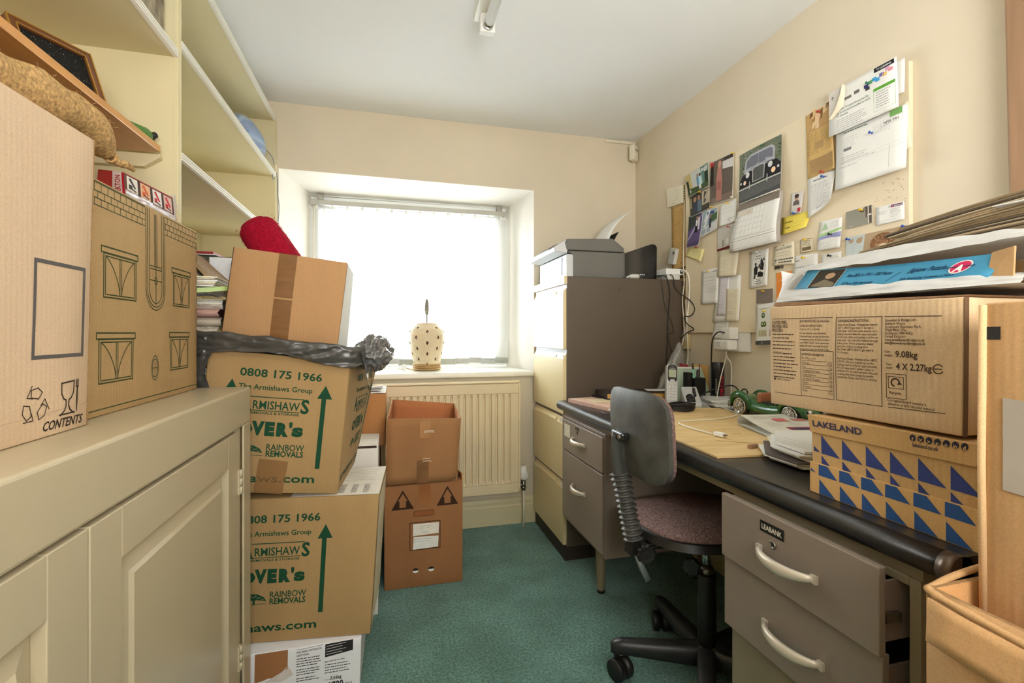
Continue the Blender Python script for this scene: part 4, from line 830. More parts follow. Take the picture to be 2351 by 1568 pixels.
g = G(); g.prism([(1.098, 1.33), (1.112, 1.33), (1.112, 1.45), (1.098, 1.47)], (0, 2.10, 0), (1, 0, 0), (0, 0, 1), (0, .38, 0)); g.obj('rear_cover', PRG, t, bevel=.003)
g = G(); g.grid(lambda u, v: (1.092 + .02 * v + .020 * v * v, 2.20 + .22 * u, 1.49 + .085 * v), 3, 8, thick=(.004, 0, .001)); g.obj('paper_support', BLACKPL, t)
g = G(); g.grid(lambda u, v: (1.062 + .03 * v + .105 * v * v, 2.185 + .215 * u, 1.50 + .205 * v - .02 * v * v), 4, 12, thick=(.0006, 0, 0)); g.obj('paper_sheet', WPAPER, tag(bpy.data.objects.new('printer_paper', None), 'white sheet of paper curling up from the printer feeder', 'paper')); COL.objects.link(bpy.data.objects['printer_paper'])

# ---------------------------------------------------------------- router, hub, small devices on the cabinet
t = thing('router', 'glossy black broadband router standing beside the printer', 'router', (1.22, 2.15, 1.3205))
GBLK = mat('gloss_black', (12, 12, 12), .12, spec=.6)
g = G(); g.X = M.Translation((1.222, 2.15, 1.3225)) @ M.Rotation(R(-12), 4, 'Z')
g.prism([(-.088, .004), (.083, 0), (.088, .010), (.090, .17), (.080, .185), (.06, .186), (-.078, .138), (-.088, .126)], (0, .022, 0), (1, 0, 0), (0, 0, 1), (0, -.018, 0)); g.obj('front_shell', GBLK, t, bevel=.005, seg=3)
g = G(); g.X = M.Translation((1.222, 2.15, 1.3225)) @ M.Rotation(R(-12), 4, 'Z'); g.prism([(-.080, .004), (.090, 0), (.094, .010), (.096, .168), (.084, .183), (.06, .184), (-.074, .134), (-.080, .124)], (0, .046, 0), (1, 0, 0), (0, 0, 1), (0, -.022, 0)); g.obj('rear_shell', BLACKPL, t, bevel=.005, seg=3)
for k in range(4): 
    g = G(); g.X = M.Translation((1.222, 2.15, 1.3225)) @ M.Rotation(R(-12), 4, 'Z'); g.cyl((-.008 + .010 * k, .0045, .030), (-.008 + .010 * k, .003, .030), .0018, 8); g.obj('status_light', mat('status_light', (235, 240, 240), .4, emit=1.2), t)
t = thing('power_plug', 'pale plug lying at the foot of the black router', 'plug', (1.14, 2.075, 1.3205))
g = G(); g.X = M.Translation((1.150, 2.085, 1.333)) @ M.Rotation(R(-8), 4, 'Z') @ M.Rotation(R(90), 4, 'Y'); g.lathe([(.006, -.026), (.009, -.018), (.0115, -.010), (.012, .016), (.010, .026), (.004, .030)], (0, 0, 0), n=16); g.obj('plug_body', mat('grey_white_plastic', (206, 206, 198), .4), t)
g = G(); g.tube([(1.120, 2.078, 1.330), (1.108, 2.072, 1.327)], .0045, 8); g.obj('plug_neck', UPVC, t)
t = thing('network_switch', 'white network box at the rear corner of the filing cabinet', 'network box', (1.35, 2.12, 1.3205))
g = G(); g.box(1.315, 1.412, 2.060, 2.155, 1.345, 1.376); g.obj('case', UPVC, t, bevel=.004)
G().box(1.325, 1.395, 2.065, 2.15, 1.3215, 1.346).obj('lower_case', mat('white_grey_plastic', (214, 212, 204), .5), t, bevel=.003)
G().box(1.392, 1.404, 2.0585, 2.061, 1.352, 1.368).obj('cable_port', DARK, t)
t = thing('wall_chime', 'slim grey intercom unit with round button on the wall above the cabinet', 'intercom', (1.41, 2.13, 1.44))
g = G(); g.hexa([(1.388, 2.166, 1.416), (1.388, 2.115, 1.404), (1.408, 2.115, 1.404), (1.408, 2.166, 1.416), (1.388, 2.140, 1.494), (1.388, 2.088, 1.480), (1.408, 2.088, 1.480), (1.408, 2.140, 1.494)]); g.obj('case', mat('light_grey_plastic', (196, 198, 192), .4), t, bevel=.003)
g = G(); g.cyl((1.3875, 2.108, 1.462), (1.385, 2.108, 1.462), .008, 14); g.obj('button', mat('mid_grey_plastic', (120, 122, 120), .5), t)

# ---------------------------------------------------------------- desk
DTOP = mat('black_linoleum_top', (44, 42, 40), .30, var=.25, vs=5, bump=.05, bs=40, spec=.5); DBUL = mat('black_vinyl_edge', (28, 28, 27), .30, var=.15, vs=30, bump=.10, bs=150)
DEN = mat('taupe_enamel', (130, 116, 104), .40, var=.04, vs=4, bump=.03, bs=50); DFR = mat('khaki_frame_enamel', (128, 116, 92), .5, var=.05); HAN = mat('satin_alloy', (206, 196, 178), .38, .35, var=.04)
dk = thing('desk', 'black topped steel pedestal desk with taupe drawers along the right wall', 'desk', (1.07, 1.25, 0))
XD, Y0, Y1 = .735, .470, 2.026
g = G(); g.box(XD + .010, 1.408, Y0 + .004, Y1, .718, .750); g.obj('desk_top', DTOP, dk, bevel=.002)
g = G(); g.cyl((XD + .014, Y0 + .012, .7308), (XD + .014, Y1 - .006, .7308), .0200, 28); g.lathe([(.0200, 0), (.019, .008), (.013, .014), (0, .017)], (XD + .014, Y1 - .008, .7308), (0, 1, 0), 28); g.obj('bullnose_edge', DBUL, dk)
g = G(); g.cyl((XD + .014, Y0 - .004, .7300), (XD + .014, Y0 + .016, .7300), .0225, 28); g.obj('end_cap', mat('bronze_cap', (92, 78, 66), .35, .7, var=.15), dk)
g = G(); g.box(XD + .014, 1.40, Y0 - .004, Y0 + .006, .708, .751); g.obj('end_strip', DBUL, dk)
G().box(XD + .022, 1.39, .52, 1.99, .690, .716).obj('under_frame', DFR, dk)
G().box(1.375, 1.392, .55, 1.95, .30, .69).obj('modesty_panel', DFR, dk)
def bow_handle(par, x, yc, z, L_, out=.024, drop=0.):
    g = G(); P_ = []; rr_ = []
    for k in range(17):
        q = k / 16; s = math.sin(math.pi * q); P_.append((x - out * s ** .55, yc + L_ * (q - .5), z - .004 * s)); rr_.append(.0042 + .0036 * s)
    g.tube(P_, rr_, 10, flat=1.5)
    for s in (-.5, .5): g.box(x - .006, x + .001, yc + L_ * s - .006, yc + L_ * s + .006, z - .007, z + .007)
    return g.obj('handle', HAN, par)
# far pedestal, two drawers
g = G(); g.box(.728, 1.35, 1.519, 1.527, .262, .700); g.box(.728, 1.35, 1.928, 1.936, .262, .700); g.box(.728, 1.35, 1.527, 1.928, .262, .272); g.box(.728, 1.35, 1.527, 1.928, .690, .700); g.box(1.34, 1.35, 1.527, 1.928, .272, .69); g.box(.745, .75, 1.527, 1.928, .272, .69)
g.obj('far_pedestal', DEN, dk, bevel=.0015)
for z0, z1, hz in ((.560, .688, .625), (.274, .555, .437)):
    d = G().box(.7215, .745, 1.5285, 1.9265, z0, z1).obj('drawer', DEN, dk, bevel=.002)
    bow_handle(d, .7215, 1.742, hz, .118)
    if z0 > .5:
        p = Print(Face((.7212, 1.90, .62), (.7212, 1.835, .62), (.7212, 1.835, .672), (.7212, 1.90, .672))); p.rect(0, 0, 1, 1, (226, 220, 196)); p.lines(.1, .7, .9, 3, .2, (150, 146, 130), .0012, 3); p.obj(d, 'label_card')
        g = G(); g.cyl((.7216, 1.758, .657), (.7200, 1.758, .657), .006, 14); g.obj('lock', BLACKPL, d); G().box(.7195, .7216, 1.742, 1.776, .668, .680).obj('badge', mat('dark_badge', (60, 54, 46), .4), d)
for x in (.832, 1.28): g = G(); g.lathe([(.013, 0), (.015, .012), (.026, .266)], (x, 1.775, 0), n=20); lg = g.obj('leg', DFR, dk); g = G(); g.cyl((x, 1.775, 0), (x, 1.775, .012), .0155, 16); g.obj('foot_cap', BLACKPL, lg)
# near pedestal, three drawers, the upper two pulled a little open
g = G(); g.box(.752, 1.35, .520, .536, .10, .690); g.box(.752, 1.35, .902, .912, .10, .690); g.box(.752, 1.35, .536, .902, .10, .112); g.box(1.34, 1.35, .536, .902, .11, .69); g.box(.752, .772, .536, .902, .676, .690)
g.obj('near_pedestal', DFR, dk, bevel=.0015)
G().box(.762, .778, .64, .76, .660, .677).obj('locking_plate', DFR, dk, bevel=.002)
for x0, y0, y1, z0, z1, hz, op in ((.700, .541, .884, .5735, .7075, .636, 1), (.7135, .546, .892, .4185, .5715, .487, 1), (.740, .538, .900, .115, .4165, .30, 0)):
    d = G().box(x0, x0 + .014, y0, y1, z0, z1).obj('drawer', DEN if op else DFR, dk, bevel=.002)
    if op:
        g = G(); g.box(x0 + .014, 1.25, y0 + .012, y0 + .016, z0 + .012, z1 - .030); g.box(x0 + .014, 1.25, y1 - .016, y1 - .012, z0 + .012, z1 - .030); g.box(x0 + .014, 1.25, y0 + .016, y1 - .016, z0 + .012, z0 + .016); g.box(1.246, 1.25, y0 + .016, y1 - .016, z0 + .016, z1 - .03); g.obj('drawer_tray', DEN, d)
        g = G(); g.box(x0 + .02, x0 + .05, y0 + .004, y0 + .012, z0 + .045, z0 + .058); g.obj('runner', STEEL, d)
        bow_handle(d, x0, .711, hz, .124, .028)
        if z0 > .5:
            f = Face((x0 - .0002, .772, .671), (x0 - .0002, .714, .671), (x0 - .0002, .714, .692), (x0 - .0002, .772, .692)); p = Print(f, .0008); p.rect(0, 0, 1, 1, (28, 25, 21)); p.frame(.02, .06, .98, .94, .0006, (196, 190, 172)); p.text('LEABANK', .5, .27, .0098, (206, 198, 178), .025, width=.049, align='c', k=.0003); p.obj(d, 'maker_badge')
            g = G(); g.lathe([(.0085, 0), (.0085, .0025), (.006, .0035), (.0055, .002), (0, .002)], (x0, .741, .655), (-1, 0, 0), 18); lk = g.obj('lock', STEEL, d); G().box(x0 - .0032, x0 - .0018, .7402, .7418, .652, .658).obj('keyhole', DARK, lk)
for x in (.80, 1.28): g = G(); g.lathe([(.013, 0), (.015, .012), (.022, .10)], (x, .715, 0), n=20); g.obj('leg', DFR, dk)

# ---------------------------------------------------------------- office chair
ch = thing('office_chair', 'old swivel typist chair with maroon tweed seat tucked at the desk', 'office chair', (.93, 1.24, 0))
TWEED = mat('maroon_tweed', (96, 62, 64), .95, vs=230, c2=(150, 128, 118), bump=.8, bs=500, spec=.1)
def disc_patch(g, fn, a, b, e=2.6, nr=10, na=48, mi=0, cap=None):
    vs = [V(fn(0, 0))]; fs = []
    for r in range(1, nr + 1):
        for k in range(na):
            th_ = 2 * math.pi * k / na; c, s = math.cos(th_), math.sin(th_); q = (abs(c) ** e + abs(s) ** e) ** (-1 / e); vs.append(V(fn(a * q * c * r / nr, b * q * s * r / nr)))
    for k in range(na): fs.append((0, 1 + k, 1 + (k + 1) % na))
    for r in range(nr - 1):
        for k in range(na): o = 1 + r * na; fs.append((o + k, o + na + k, o + na + (k + 1) % na, o + (k + 1) % na))
    g.add(vs, fs, mi, True); return [vs[1 + (nr - 1) * na + k] for k in range(na)]
def rim_between(g, A_, B_, mi=0): n = len(A_); g.add(A_ + B_, [(k, (k + 1) % n, n + (k + 1) % n, n + k) for k in range(n)], mi, True)
cx, cy = .925, 1.262
def rr_(x, y): return min(1., (abs(x / .215) ** 2.6 + abs(y / .187) ** 2.6) ** (1 / 2.6))
g = G(); A_ = disc_patch(g, lambda x, y: (cx + x, cy + y, .528 - .030 * rr_(x, y) ** 3 - .006 * math.exp(-((x / .1) ** 2 + (y / .1) ** 2))), .215, .187); B_ = [V((p.x, p.y, p.z - .012)) for p in A_]; rim_between(g, B_, A_); g.obj('seat_cushion', TWEED, ch)
g = G(); A_ = [V((cx + (p.x - cx) * 1.03, cy + (p.y - cy) * 1.03, .490)) for p in A_]; C_ = [V((cx + (p.x - cx) * 1.035, cy + (p.y - cy) * 1.035, .470)) for p in A_]; D_ = [V((cx + (p.x - cx) * .86, cy + (p.y - cy) * .86, .455)) for p in A_]; E_ = [V((cx + (p.x - cx) * .955, cy + (p.y - cy) * .955, .494)) for p in A_]
rim_between(g, C_, A_); rim_between(g, A_, E_); rim_between(g, D_, C_); g.add(D_, [tuple(range(len(D_)))[::-1]]); g.obj('seat_pan', BLACKPL, ch)
# back: shell behind, cushion in front, wrapped around a vertical axis
bx, by, bz = .652, 1.205, .775
def bw(h, v, k): return (bx + k + .75 * h * h - .05 * v + .25 * v * v, by + h, bz + v)
def br(h, v): return min(1., (abs(h / .160) ** 4.6 + abs(v / .122) ** 4.6) ** (1 / 4.6))
def tw(v): return 1.0 - .10 * (v / .122) if v < 0 else 1.
g = G(); A_ = disc_patch(g, lambda h, v: bw(h * (1 + .35 * min(0, -v) * 0), v, -.004 + .006 * br(h, v) ** 6), .160, .122, 4.6); n = len(A_); B_ = [V((p.x + .012, p.y, p.z)) for p in A_]; rim_between(g, A_, B_); g.obj('back_shell', SOFTBLK, ch)
g = G(); A2_ = disc_patch(g, lambda h, v: bw(h, v, .046 - .022 * br(h, v) ** 5), .156, .118, 4.6); B2_ = [V((p.x - .014, p.y, p.z)) for p in A2_]; rim_between(g, A2_, B2_); g.obj('back_cushion', TWEED, ch)
g = G(); g.box(bx - .030, bx - .004, 1.195, 1.262, .752, .776); g.obj('back_bracket', mat('bracket_black', (30, 29, 27), .25, spec=.6), ch, bevel=.006, seg=3)
for y in (1.206, 1.25): g = G(); g.cyl((bx - .034, y, .764), (bx - .028, y, .764), .006, 12); g.obj('bracket_screw', STEEL, ch)
g = G(); g.tube(smooth_path([(bx - .018, 1.240, .765), (bx - .020, 1.246, .715), (bx - .012, 1.250, .665), (bx - .006, 1.250, .632)], 5), .0175, 14, flat=.7); g.obj('spine_bar', mat('grey_plastic', (70, 70, 66), .4), ch)
g = G(); pr = []; nb = 12
for k in range(nb * 6 + 1): q = k / 6; pr.append((.0235 + .0055 * math.cos(2 * math.pi * q) + (.003 if k < 8 else 0) , q * .0148))
b0, b1 = V((.648, 1.252, .648)), V((.672, 1.220, .468)); L_ = (b1 - b0).length; pr = [(.018, 0)] + [(r, h * L_ / (nb * .0148)) for r, h in pr] + [(.018, L_)]; g.lathe(pr, b0, b1 - b0, 22); g.obj('bellows', mat('bellows_rubber', (74, 73, 68), .42), ch)
BRK = mat('mechanism_black', (34, 33, 31), .4, .3)
g = G(); g.hexa([(.655, 1.205, .425), (.70, 1.205, .425), (.70, 1.245, .425), (.655, 1.245, .425), (.66, 1.20, .475), (.70, 1.20, .475), (.70, 1.245, .475), (.66, 1.245, .475)]); g.box(.70, .99, 1.205, 1.275, .435, .458); g.box(.86, .99, 1.18, 1.30, .42, .456); mc = g.obj('tilt_mechanism', BRK, ch, bevel=.004)
g = G(); g.tube([(.676, 1.205, .43), (.684, 1.196, .40), (.700, 1.186, .362)], .010, 10, flat=.5); g.obj('lever', mat('grey_lever', (96, 104, 100), .35), mc)
G().box(.690, .735, 1.190, 1.208, .448, .462).obj('slide_plate', STEEL, mc, bevel=.002)
def knob(o_, ax, r, h, name='knob', lob=10, par=ch):
    g = G(); o_ = V(o_); ax = V(ax).normalized(); a_ = ax.orthogonal().normalized(); b_ = ax.cross(a_)
    def ringp(s, hh): return [o_ + ax * hh + (a_ * math.cos(2 * math.pi * k / 60) + b_ * math.sin(2 * math.pi * k / 60)) * (s * (1 + .09 * math.cos(lob * 2 * math.pi * k / 60))) for k in range(60)]
    R_ = [ringp(r * .9, 0), ringp(r, h * .1), ringp(r, h * .85), ringp(r * .82, h), ringp(r * .5, h * .97)]
    for A1_, B1_ in zip(R_, R_[1:]): rim_between(g, A1_, B1_)
    g.add(R_[-1], [tuple(range(60))]); g.add(R_[0], [tuple(range(60))[::-1]]); g.cyl(o_ - ax * .03, o_, r * .35, 12); return g.obj(name, BLACKPL, par)
knob((.700, 1.212, .437), (-.25, -1, 0), .0265, .034)
knob((.862, 1.212, .372), (-.8, -.6, 0), .024, .018, lob=6)
g = G(); g.cyl((.93, 1.24, .33), (.93, 1.24, .44), .0125, 20); g.obj('gas_strut', CHROME, ch)
g = G(); g.lathe([(.018, .325), (.020, .328), (.020, .345), (.014, .350)], (.93, 1.24, 0), n=20); g.box(.87, .915, 1.232, 1.248, .330, .344); g.obj('collar', STEEL, ch)
g = G(); g.lathe([(.024, .085), (.027, .09), (.027, .318), (.024, .328), (.015, .330)], (.93, 1.24, 0), n=24); g.obj('column', BLACKPL, ch)
LEGM = mat('base_black', (40, 40, 40), .38, var=.3, vs=14, c2=None)
g = G(); g.lathe([(.030, .052), (.045, .060), (.046, .085), (.034, .112), (.028, .115)], (.93, 1.24, 0), n=30); g.obj('base_hub', mat('dusty_base', (80, 76, 62), .6, var=.2, vs=20), ch)
for k in range(5):
    a = R(160.7 - 72 * k + 0); d = V((math.cos(a), math.sin(a), 0)); s = V((-d.y, d.x, 0)); c0 = V((.93, 1.24, 0)); g = G()
    secs = [(.030, .028, .050, .118), (.06, .027, .052, .116), (.25, .020, .070, .114), (.277, .018, .070, .110), (.288, .008, .074, .100)]; vs = []
    for r, w_, zb, zt in secs:
        for q in range(10): th_ = 2 * math.pi * q / 10; e = lambda x: math.copysign(abs(x) ** .6, x); vs.append(c0 + d * r + s * (w_ * e(math.cos(th_))) + V((0, 0, (zb + zt) / 2 + (zt - zb) / 2 * e(math.sin(th_)))))
    g.add(vs, [(i * 10 + q, i * 10 + (q + 1) % 10, (i + 1) * 10 + (q + 1) % 10, (i + 1) * 10 + q) for i in range(4) for q in range(10)], 0, True); g.add(vs[40:50], [tuple(range(10))])
    lg = g.obj('base_leg', LEGM, ch)
    cc = c0 + d * .270; sw = R(160.7 - 72 * k + (38, 70, -30, 50, 15)[k]); wx = V((math.cos(sw), math.sin(sw), 0)); o_ = cc + V((-wx.y, wx.x, 0)) * .016; o_.z = .032; g = G()
    for q in (-1, 1):
        g.lathe([(0, 0), (.022, .0), (.031, .004), (.032, .019), (.0315, .023), (0, .023)], o_ + wx * (.003 * q), wx * q, 24)
    g.box(cc.x - .006, cc.x + .006, cc.y - .006, cc.y + .006, .03, .078); g.obj('caster', BLACKPL, lg)

# ---------------------------------------------------------------- cartons at the near end of the desk
FRC = [(.800, .853, .903), (.800, .4985, .905), (1.12, .4985, .905), (1.12, .853, .903), (.800, .856, 1.112), (.800, .4965, 1.107), (1.12, .4965, 1.107), (1.12, .856, 1.112)]
FRC = [FRC[i] for i in (1, 2, 3, 0, 5, 6, 7, 4)]
t, F = carton('cardboard_box', 'kraft food carton covered in fine black print on the triangle-patterned box', FRC, KR_FR, .003)
f = F['left']; p = Print(f); D = (62, 46, 34)
p.line([(.02, .873), (.424, .876)], .0011, D); p.text('COATED FRIES,', .02, .822, .0070, D, .015, width=.040); p.text('PRE-FRIED AND', .02, .782, .0070, D, .015, width=.042); p.text('FROZEN.', .02, .742, .0070, D, .015, width=.030)
p.lines(.024, .712, .185, 5, .036, D, .0020, 1); p.text('INGREDIENTS:', .028, .52, .0042, D, .012, width=.024); p.lines(.10, .52, .20, 1, .03, D, .0019, 2); p.lines(.028, .485, .215, 7, .034, D, .0020, 9)
p.disc(.038, .262, .0028, .0028, D); p.text('Suitable for vegetarians', .052, .255, .0042, D, width=.036); p.line([(.037, .124), (.228, .124)], .0011, D)
p.text('BEST BEFORE END: See side of box.', .222, .835, .0048, D, .008, width=.067); p.text('STORAGE INSTRUCTIONS', .222, .790, .0046, D, .008, width=.050); p.text('Store at -18°C or below.', .222, .760, .0046, D, width=.046)
for k, s_ in enumerate(('Do not refreeze once defrosted.', 'Unopened bags can also be stored in', 'a refrigerator (max 4°C) but must be', 'used within 5 days. Once opened use', 'within 24 hours, ensuring the total', 'storage time does not exceed 5 days.')): p.text(s_, .222, .722 - .030 * k, .0042, D, .004, width=(.060, .066, .067, .066, .064, .067)[k])
p.frame(.228, .131, .432, .566, .0010, D); p.text('NUTRITION INFORMATION', .236, .518, .0047, D, .012, width=.051); p.text('Per 100g as sold', .236, .484, .0042, D, width=.032)
for k, (a, b) in enumerate((('Energy', '695kJ'), ('Fat', '6.2g'), ('of which Saturates', '0.5g'), ('Carbohydrate', '24g'), ('of which Sugars', '0.2g'), ('Fibre', '2.8g'), ('Protein', '2.3g'), ('Salt', '0.42g'))):
    v = .440 - .038 * k; p.line([(.238, v + .030), (.424, v + .030)], .0007, D); p.text(a, .240, v, .0042, D, width=min(.040, .0026 * len(a))); p.text(b, .424, v, .0042, D, align='r', sx=.75)
p.frame(.446, .135, .680, .874, .0011, D); p.text('COOKING INSTRUCTIONS:', .455, .832, .0048, D, .012, width=.058)
for k, s_ in enumerate(('Oven From Frozen - Preheat the oven to', '220°C (425°F) gas mark 7. Spread a', 'thin layer of frozen fries evenly on a', 'baking tray and bake for approximately', '22-26 mins. Bake until golden and do not', 'overcook. Turn the fries halfway through', 'baking time. When preparing smaller', 'portions, reduce cooking time.', 'Fan Oven: 200°C (400°F) gas mark 6:', '22-24 mins.', '', 'Fry From Frozen - Preheat oil to 180°C', '(350°F). Fill your basket up to the', 'halfway mark and fry for approximately', '4½-5½ mins until a golden colour is', 'obtained. Do not overcook and reduce the', 'cooking time when preparing smaller', 'quantities. Drain well before serving.')):
    if s_: p.text(s_, .455, .800 - .0272 * k, .0040, D, .012 if s_[0] in 'OF' and k in (0, 8, 11) else .003, width=min(.074, .00192 * len(s_)))
p.line([(.692, .873), (.925, .868)], .0011, D)
for k, s_ in enumerate(('Snowdon & Bridge Ltd', 'Seabank House,', 'Southport Business Park,', 'Wight Moss Way,', 'Southport, PR8 4HQ,', 'United Kingdom', 'www.snowdonandbridge.co.uk', 'info@snowdonandbridge.co.uk')): p.text(s_, .694, .832 - .0262 * k, .0047, D, .012 if k in (0, 6, 7) else .004, width=min(.061, .0023 * len(s_)))
p.text('Case', .694, .580, .0040, D, .01, sx=.85); p.text('weight', .694, .550, .0040, D, .01, sx=.85); p.text('9.08kg', .742, .546, .0108, D, .018, width=.033)
p.text('Case', .700, .478, .0040, D, .01, sx=.85); p.text('count', .700, .450, .0040, D, .01, sx=.85); p.text('4 X 2.27kg', .745, .448, .0112, D, .018, width=.052)
p.ring(.914, .472, .0068, .0068, .0015, D, 35, 330); p.line([(.900, .472), (.928, .474)], .0014, D)
p.frame(.702, .215, .788, .410, .0009, D); p.frame(.711, .295, .777, .388, .0009, D); p.ring(.742, .342, .0062, .0062, .0022, D, -20, 250); p.tri((.757, .352), (.772, .330), (.750, .325), D); p.text('Recycle', .716, .248, .0048, D, .01, width=.018)
p.text('Corrugated board contains a', .706, .186, .0046, D, .006, width=.058); p.text('minimum of 60% recycled material.', .708, .156, .0046, D, .006, width=.070); p.line([(.709, .137), (.94, .148)], .0011, D)
p.obj(t, 'printed_lettering')
f = F['front']; p = Print(f); p.text('GOLDEN', .24, .80, .022, (56, 42, 30), .03); p.text('THICK CUT', .24, .64, .022, (56, 42, 30), .03); p.text('4 x 2.27kg', .24, .52, .014, (56, 42, 30), .02); p.text('KEEP FROZEN', .25, .34, .012, (110, 60, 40), .02); p.frame(.23, .05, .40, .24, .004, (50, 38, 28)); p.obj(t, 'printed_end')
g = G(); g.hexa([(.806, .50, 1.108), (1.12, .50, 1.108), (1.12, .852, 1.113), (.806, .852, 1.113), (.812, .497, 1.111), (1.118, .497, 1.111), (1.118, .856, 1.121), (.812, .856, 1.121)]); g.obj('top_flap', mat('flap_edge_card', (120, 86, 54), .9, var=.15, vs=60), t, bevel=.001)
g = G(); g.grid(lambda u, v: (.835 + .02 * u, .70 - .10 * v, 1.1225 + .016 * u * math.sin(math.pi * min(1, max(0, v))) ** .4), 4, 10); g.obj('hand_tab', mat('inner_kraft', (140, 122, 90), .9), t)
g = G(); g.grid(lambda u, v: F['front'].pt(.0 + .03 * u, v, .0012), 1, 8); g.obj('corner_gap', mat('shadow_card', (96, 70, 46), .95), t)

LK = [(.79, .463, .7505), (1.10, .463, .7505), (1.10, .738, .7505), (.79, .738, .7505), (.79, .463, .898), (1.10, .463, .898), (1.10, .742, .898), (.79, .742, .898)]
t, F = carton('cardboard_box', 'brown mailing box patterned with blue triangles on the desk end', LK, card('cardboard_mailer', (188, 152, 102), .12), .001)
f = F['left']; NV = (52, 62, 116); NB = (44, 78, 130); p = Print(f, .0006)
cols = (.079, .233, .392, .538, .690, .846)
for k, u in enumerate(cols):
    w_ = .138; p.tri((u, .522), (u + w_, .518), (u, .758), NV); p.poly([(u, .500), (u, .392), (u + .065, .388)], NV)
p.tri((.02, .60), (.02, .53), (.066, .53), NV)
p.obj(t, 'printed_triangles', ).__setitem__('kind', 'stuff')
f2 = Face((.7888, .7405, .7505), (.7888, .4655, .7505), (.7888, .4655, .81), (.7888, .7405, .8075)); g = G(); g.hexa([f2.pt(0, 0, -.001), f2.pt(1, 0, -.001), f2.pt(1, 1, -.001), f2.pt(0, 1, -.001), f2.pt(0, 0, .003), f2.pt(1, 0, .003), f2.pt(1, 1, .003), f2.pt(0, 1, .003)]); fl_ = g.obj('lower_flap', card('cardboard_mailer_flap', (200, 160, 104), .12), t, bevel=.0006)
p = Print(f2, .0036)
for k, u in enumerate((.072, .226, .375, .523, .680, .836)):
    p.poly([(u, .98), (u, .62), (u + .140, .62), (u + .066, .98)], NB); p.tri((u + .005, .50), (u + .005, .02), (u + .125, .02), NB)
p.poly([(.01, .80), (.01, .70), (.05, .68)], NB); p.obj(fl_, 'printed_triangles').__setitem__('kind', 'stuff')
f3 = Face((.7885, .7395, .865), (.7885, .472, .869), (.7865, .466, .910), (.7865, .745, .899)); g = G(); g.hexa([f3.pt(0, 0, -.001), f3.pt(1, 0, -.001), f3.pt(1, .8, -.001), f3.pt(0, .95, -.001), f3.pt(0, 0, .003), f3.pt(1, 0, .003), f3.pt(1, .8, .003), f3.pt(0, .95, .003)]); fl_ = g.obj('lid_flap', card('cardboard_mailer_lid', (190, 152, 100), .12), t, bevel=.0006)
p = Print(f3, .0037); p.text('LAKELAND', .035, .36, .0125, (62, 58, 84), .03, width=.098, rot=0)
for k in range(7):
    u = .690 + .0415 * k; p.disc(u, .64, .0044, .0052, (44, 42, 56), 0, 16); c_ = (196, 160, 110)
    p.obj
    (p.text('f', u, .54, .006, c_, .04, align='c', k=.0003), p.text('X', u, .54, .0055, c_, .03, align='c', k=.0003), p.tri((u - .006, .55), (u - .006, .73), (u + .010, .64), c_, .0003), p.text('p', u, .57, .006, c_, .03, align='c', k=.0003), p.ring(u, .64, .0024, .0028, .0007, c_, k0 := 0) if False else p.text('o', u, .55, .006, c_, .02, align='c', k=.0003), p.text('in', u, .55, .0052, c_, .02, align='c', k=.0003), p.text('d', u, .55, .006, c_, .03, align='c', k=.0003))[0] if False else None
    s_ = ('f', 'X', '>', 'p', 'o', 'in', 'd')[k]; p.text(s_, u, .53, .0055, c_, .03, align='c', k=.0003)
p.text('lakeland.co.uk', .690, .30, .0062, (62, 58, 70), .015, width=.036); p.obj(fl_, 'printed_lettering')
g = G(); g.prism([(.012 * math.cos(R(a)), .010 * math.sin(R(a))) for a in range(180, 361, 15)], (.7858, .607, .897), (0, -1, 0), (0, 0, 1), (-.0006, 0, 0)); g.obj('thumb_notch', DARK, t)

# tall carton standing in the open carton, near right corner
KR_N = card('cardboard_near', (192, 152, 106)); KR_NI = card('cardboard_near_inner', (196, 146, 94))
t, F = open_carton('open_box', 'large open carton with folded rim at the near right corner', [(.612, .02, .0), (1.02, .02, 0), (1.02, .418, 0), (.616, .418, 0), (.620, .02, .752), (1.03, .02, .752), (1.03, .425, .752), (.622, .424, .752)], KR_N, KR_NI, .006)
g = G(); sp = smooth_path([(.622, .424, .750), (.616, .40, .748), (.613, .30, .742), (.612, .16, .738), (.612, .03, .738)], 6); g.tube(sp, [.0036 + .0016 * math.sin(i) ** 2 for i in range(len(sp))], 10); g.obj('folded_rim', KR_N, t)
g = G(); g.grid(lambda u, v: (.6105 - .004 * math.sin(3 * v) - .003 * u, .415 - .39 * v, .744 - .05 * u - .004 * math.sin(7 * v)), 4, 14, thick=(-.002, 0, 0)); g.obj('turned_flap', card('cardboard_near_fold', (208, 164, 114), .05), t)
g = G(); sp = smooth_path([(.625, .424, .748), (.68, .428, .756), (.76, .428, .762), (.9, .428, .760)], 5); g.tube(sp, .004, 8); g.obj('back_rim', KR_N, t)
t, F = carton('cardboard_box', 'tall kraft carton standing inside the open carton at right', [(.684, .10, .012), (.96, .10, .012), (.96, .403, .012), (.684, .403, .012), (.683, .10, 1.094), (.96, .10, 1.094), (.96, .403, 1.090), (.683, .403, 1.090)], KR_N, .002)
p = Print(F['left']); W_ = p.F.W; H_ = p.F.H
p.rect(.0, .960, .052, .974, (48, 46, 44))
p.obj(t)
f = F['left']; g = G(); g.grid(lambda u, v: f.pt(.062 + .5 * u, .800 + .098 * v - .01 * u, .0022 + .0008 * N.noise(V((u * 9, v * 9, 0)))), 8, 8); g.obj('address_pouch', mat('grey_film_label', (178, 168, 156), .18, var=.06, vs=12, bump=.3, bs=20), t)
g = G(); g.tube([(.684, .404, .72), (.682, .405, .9), (.683, .404, 1.088)], .004, 8); g.obj('creased_edge', card('cardboard_pale_edge', (222, 186, 140), .05), t)
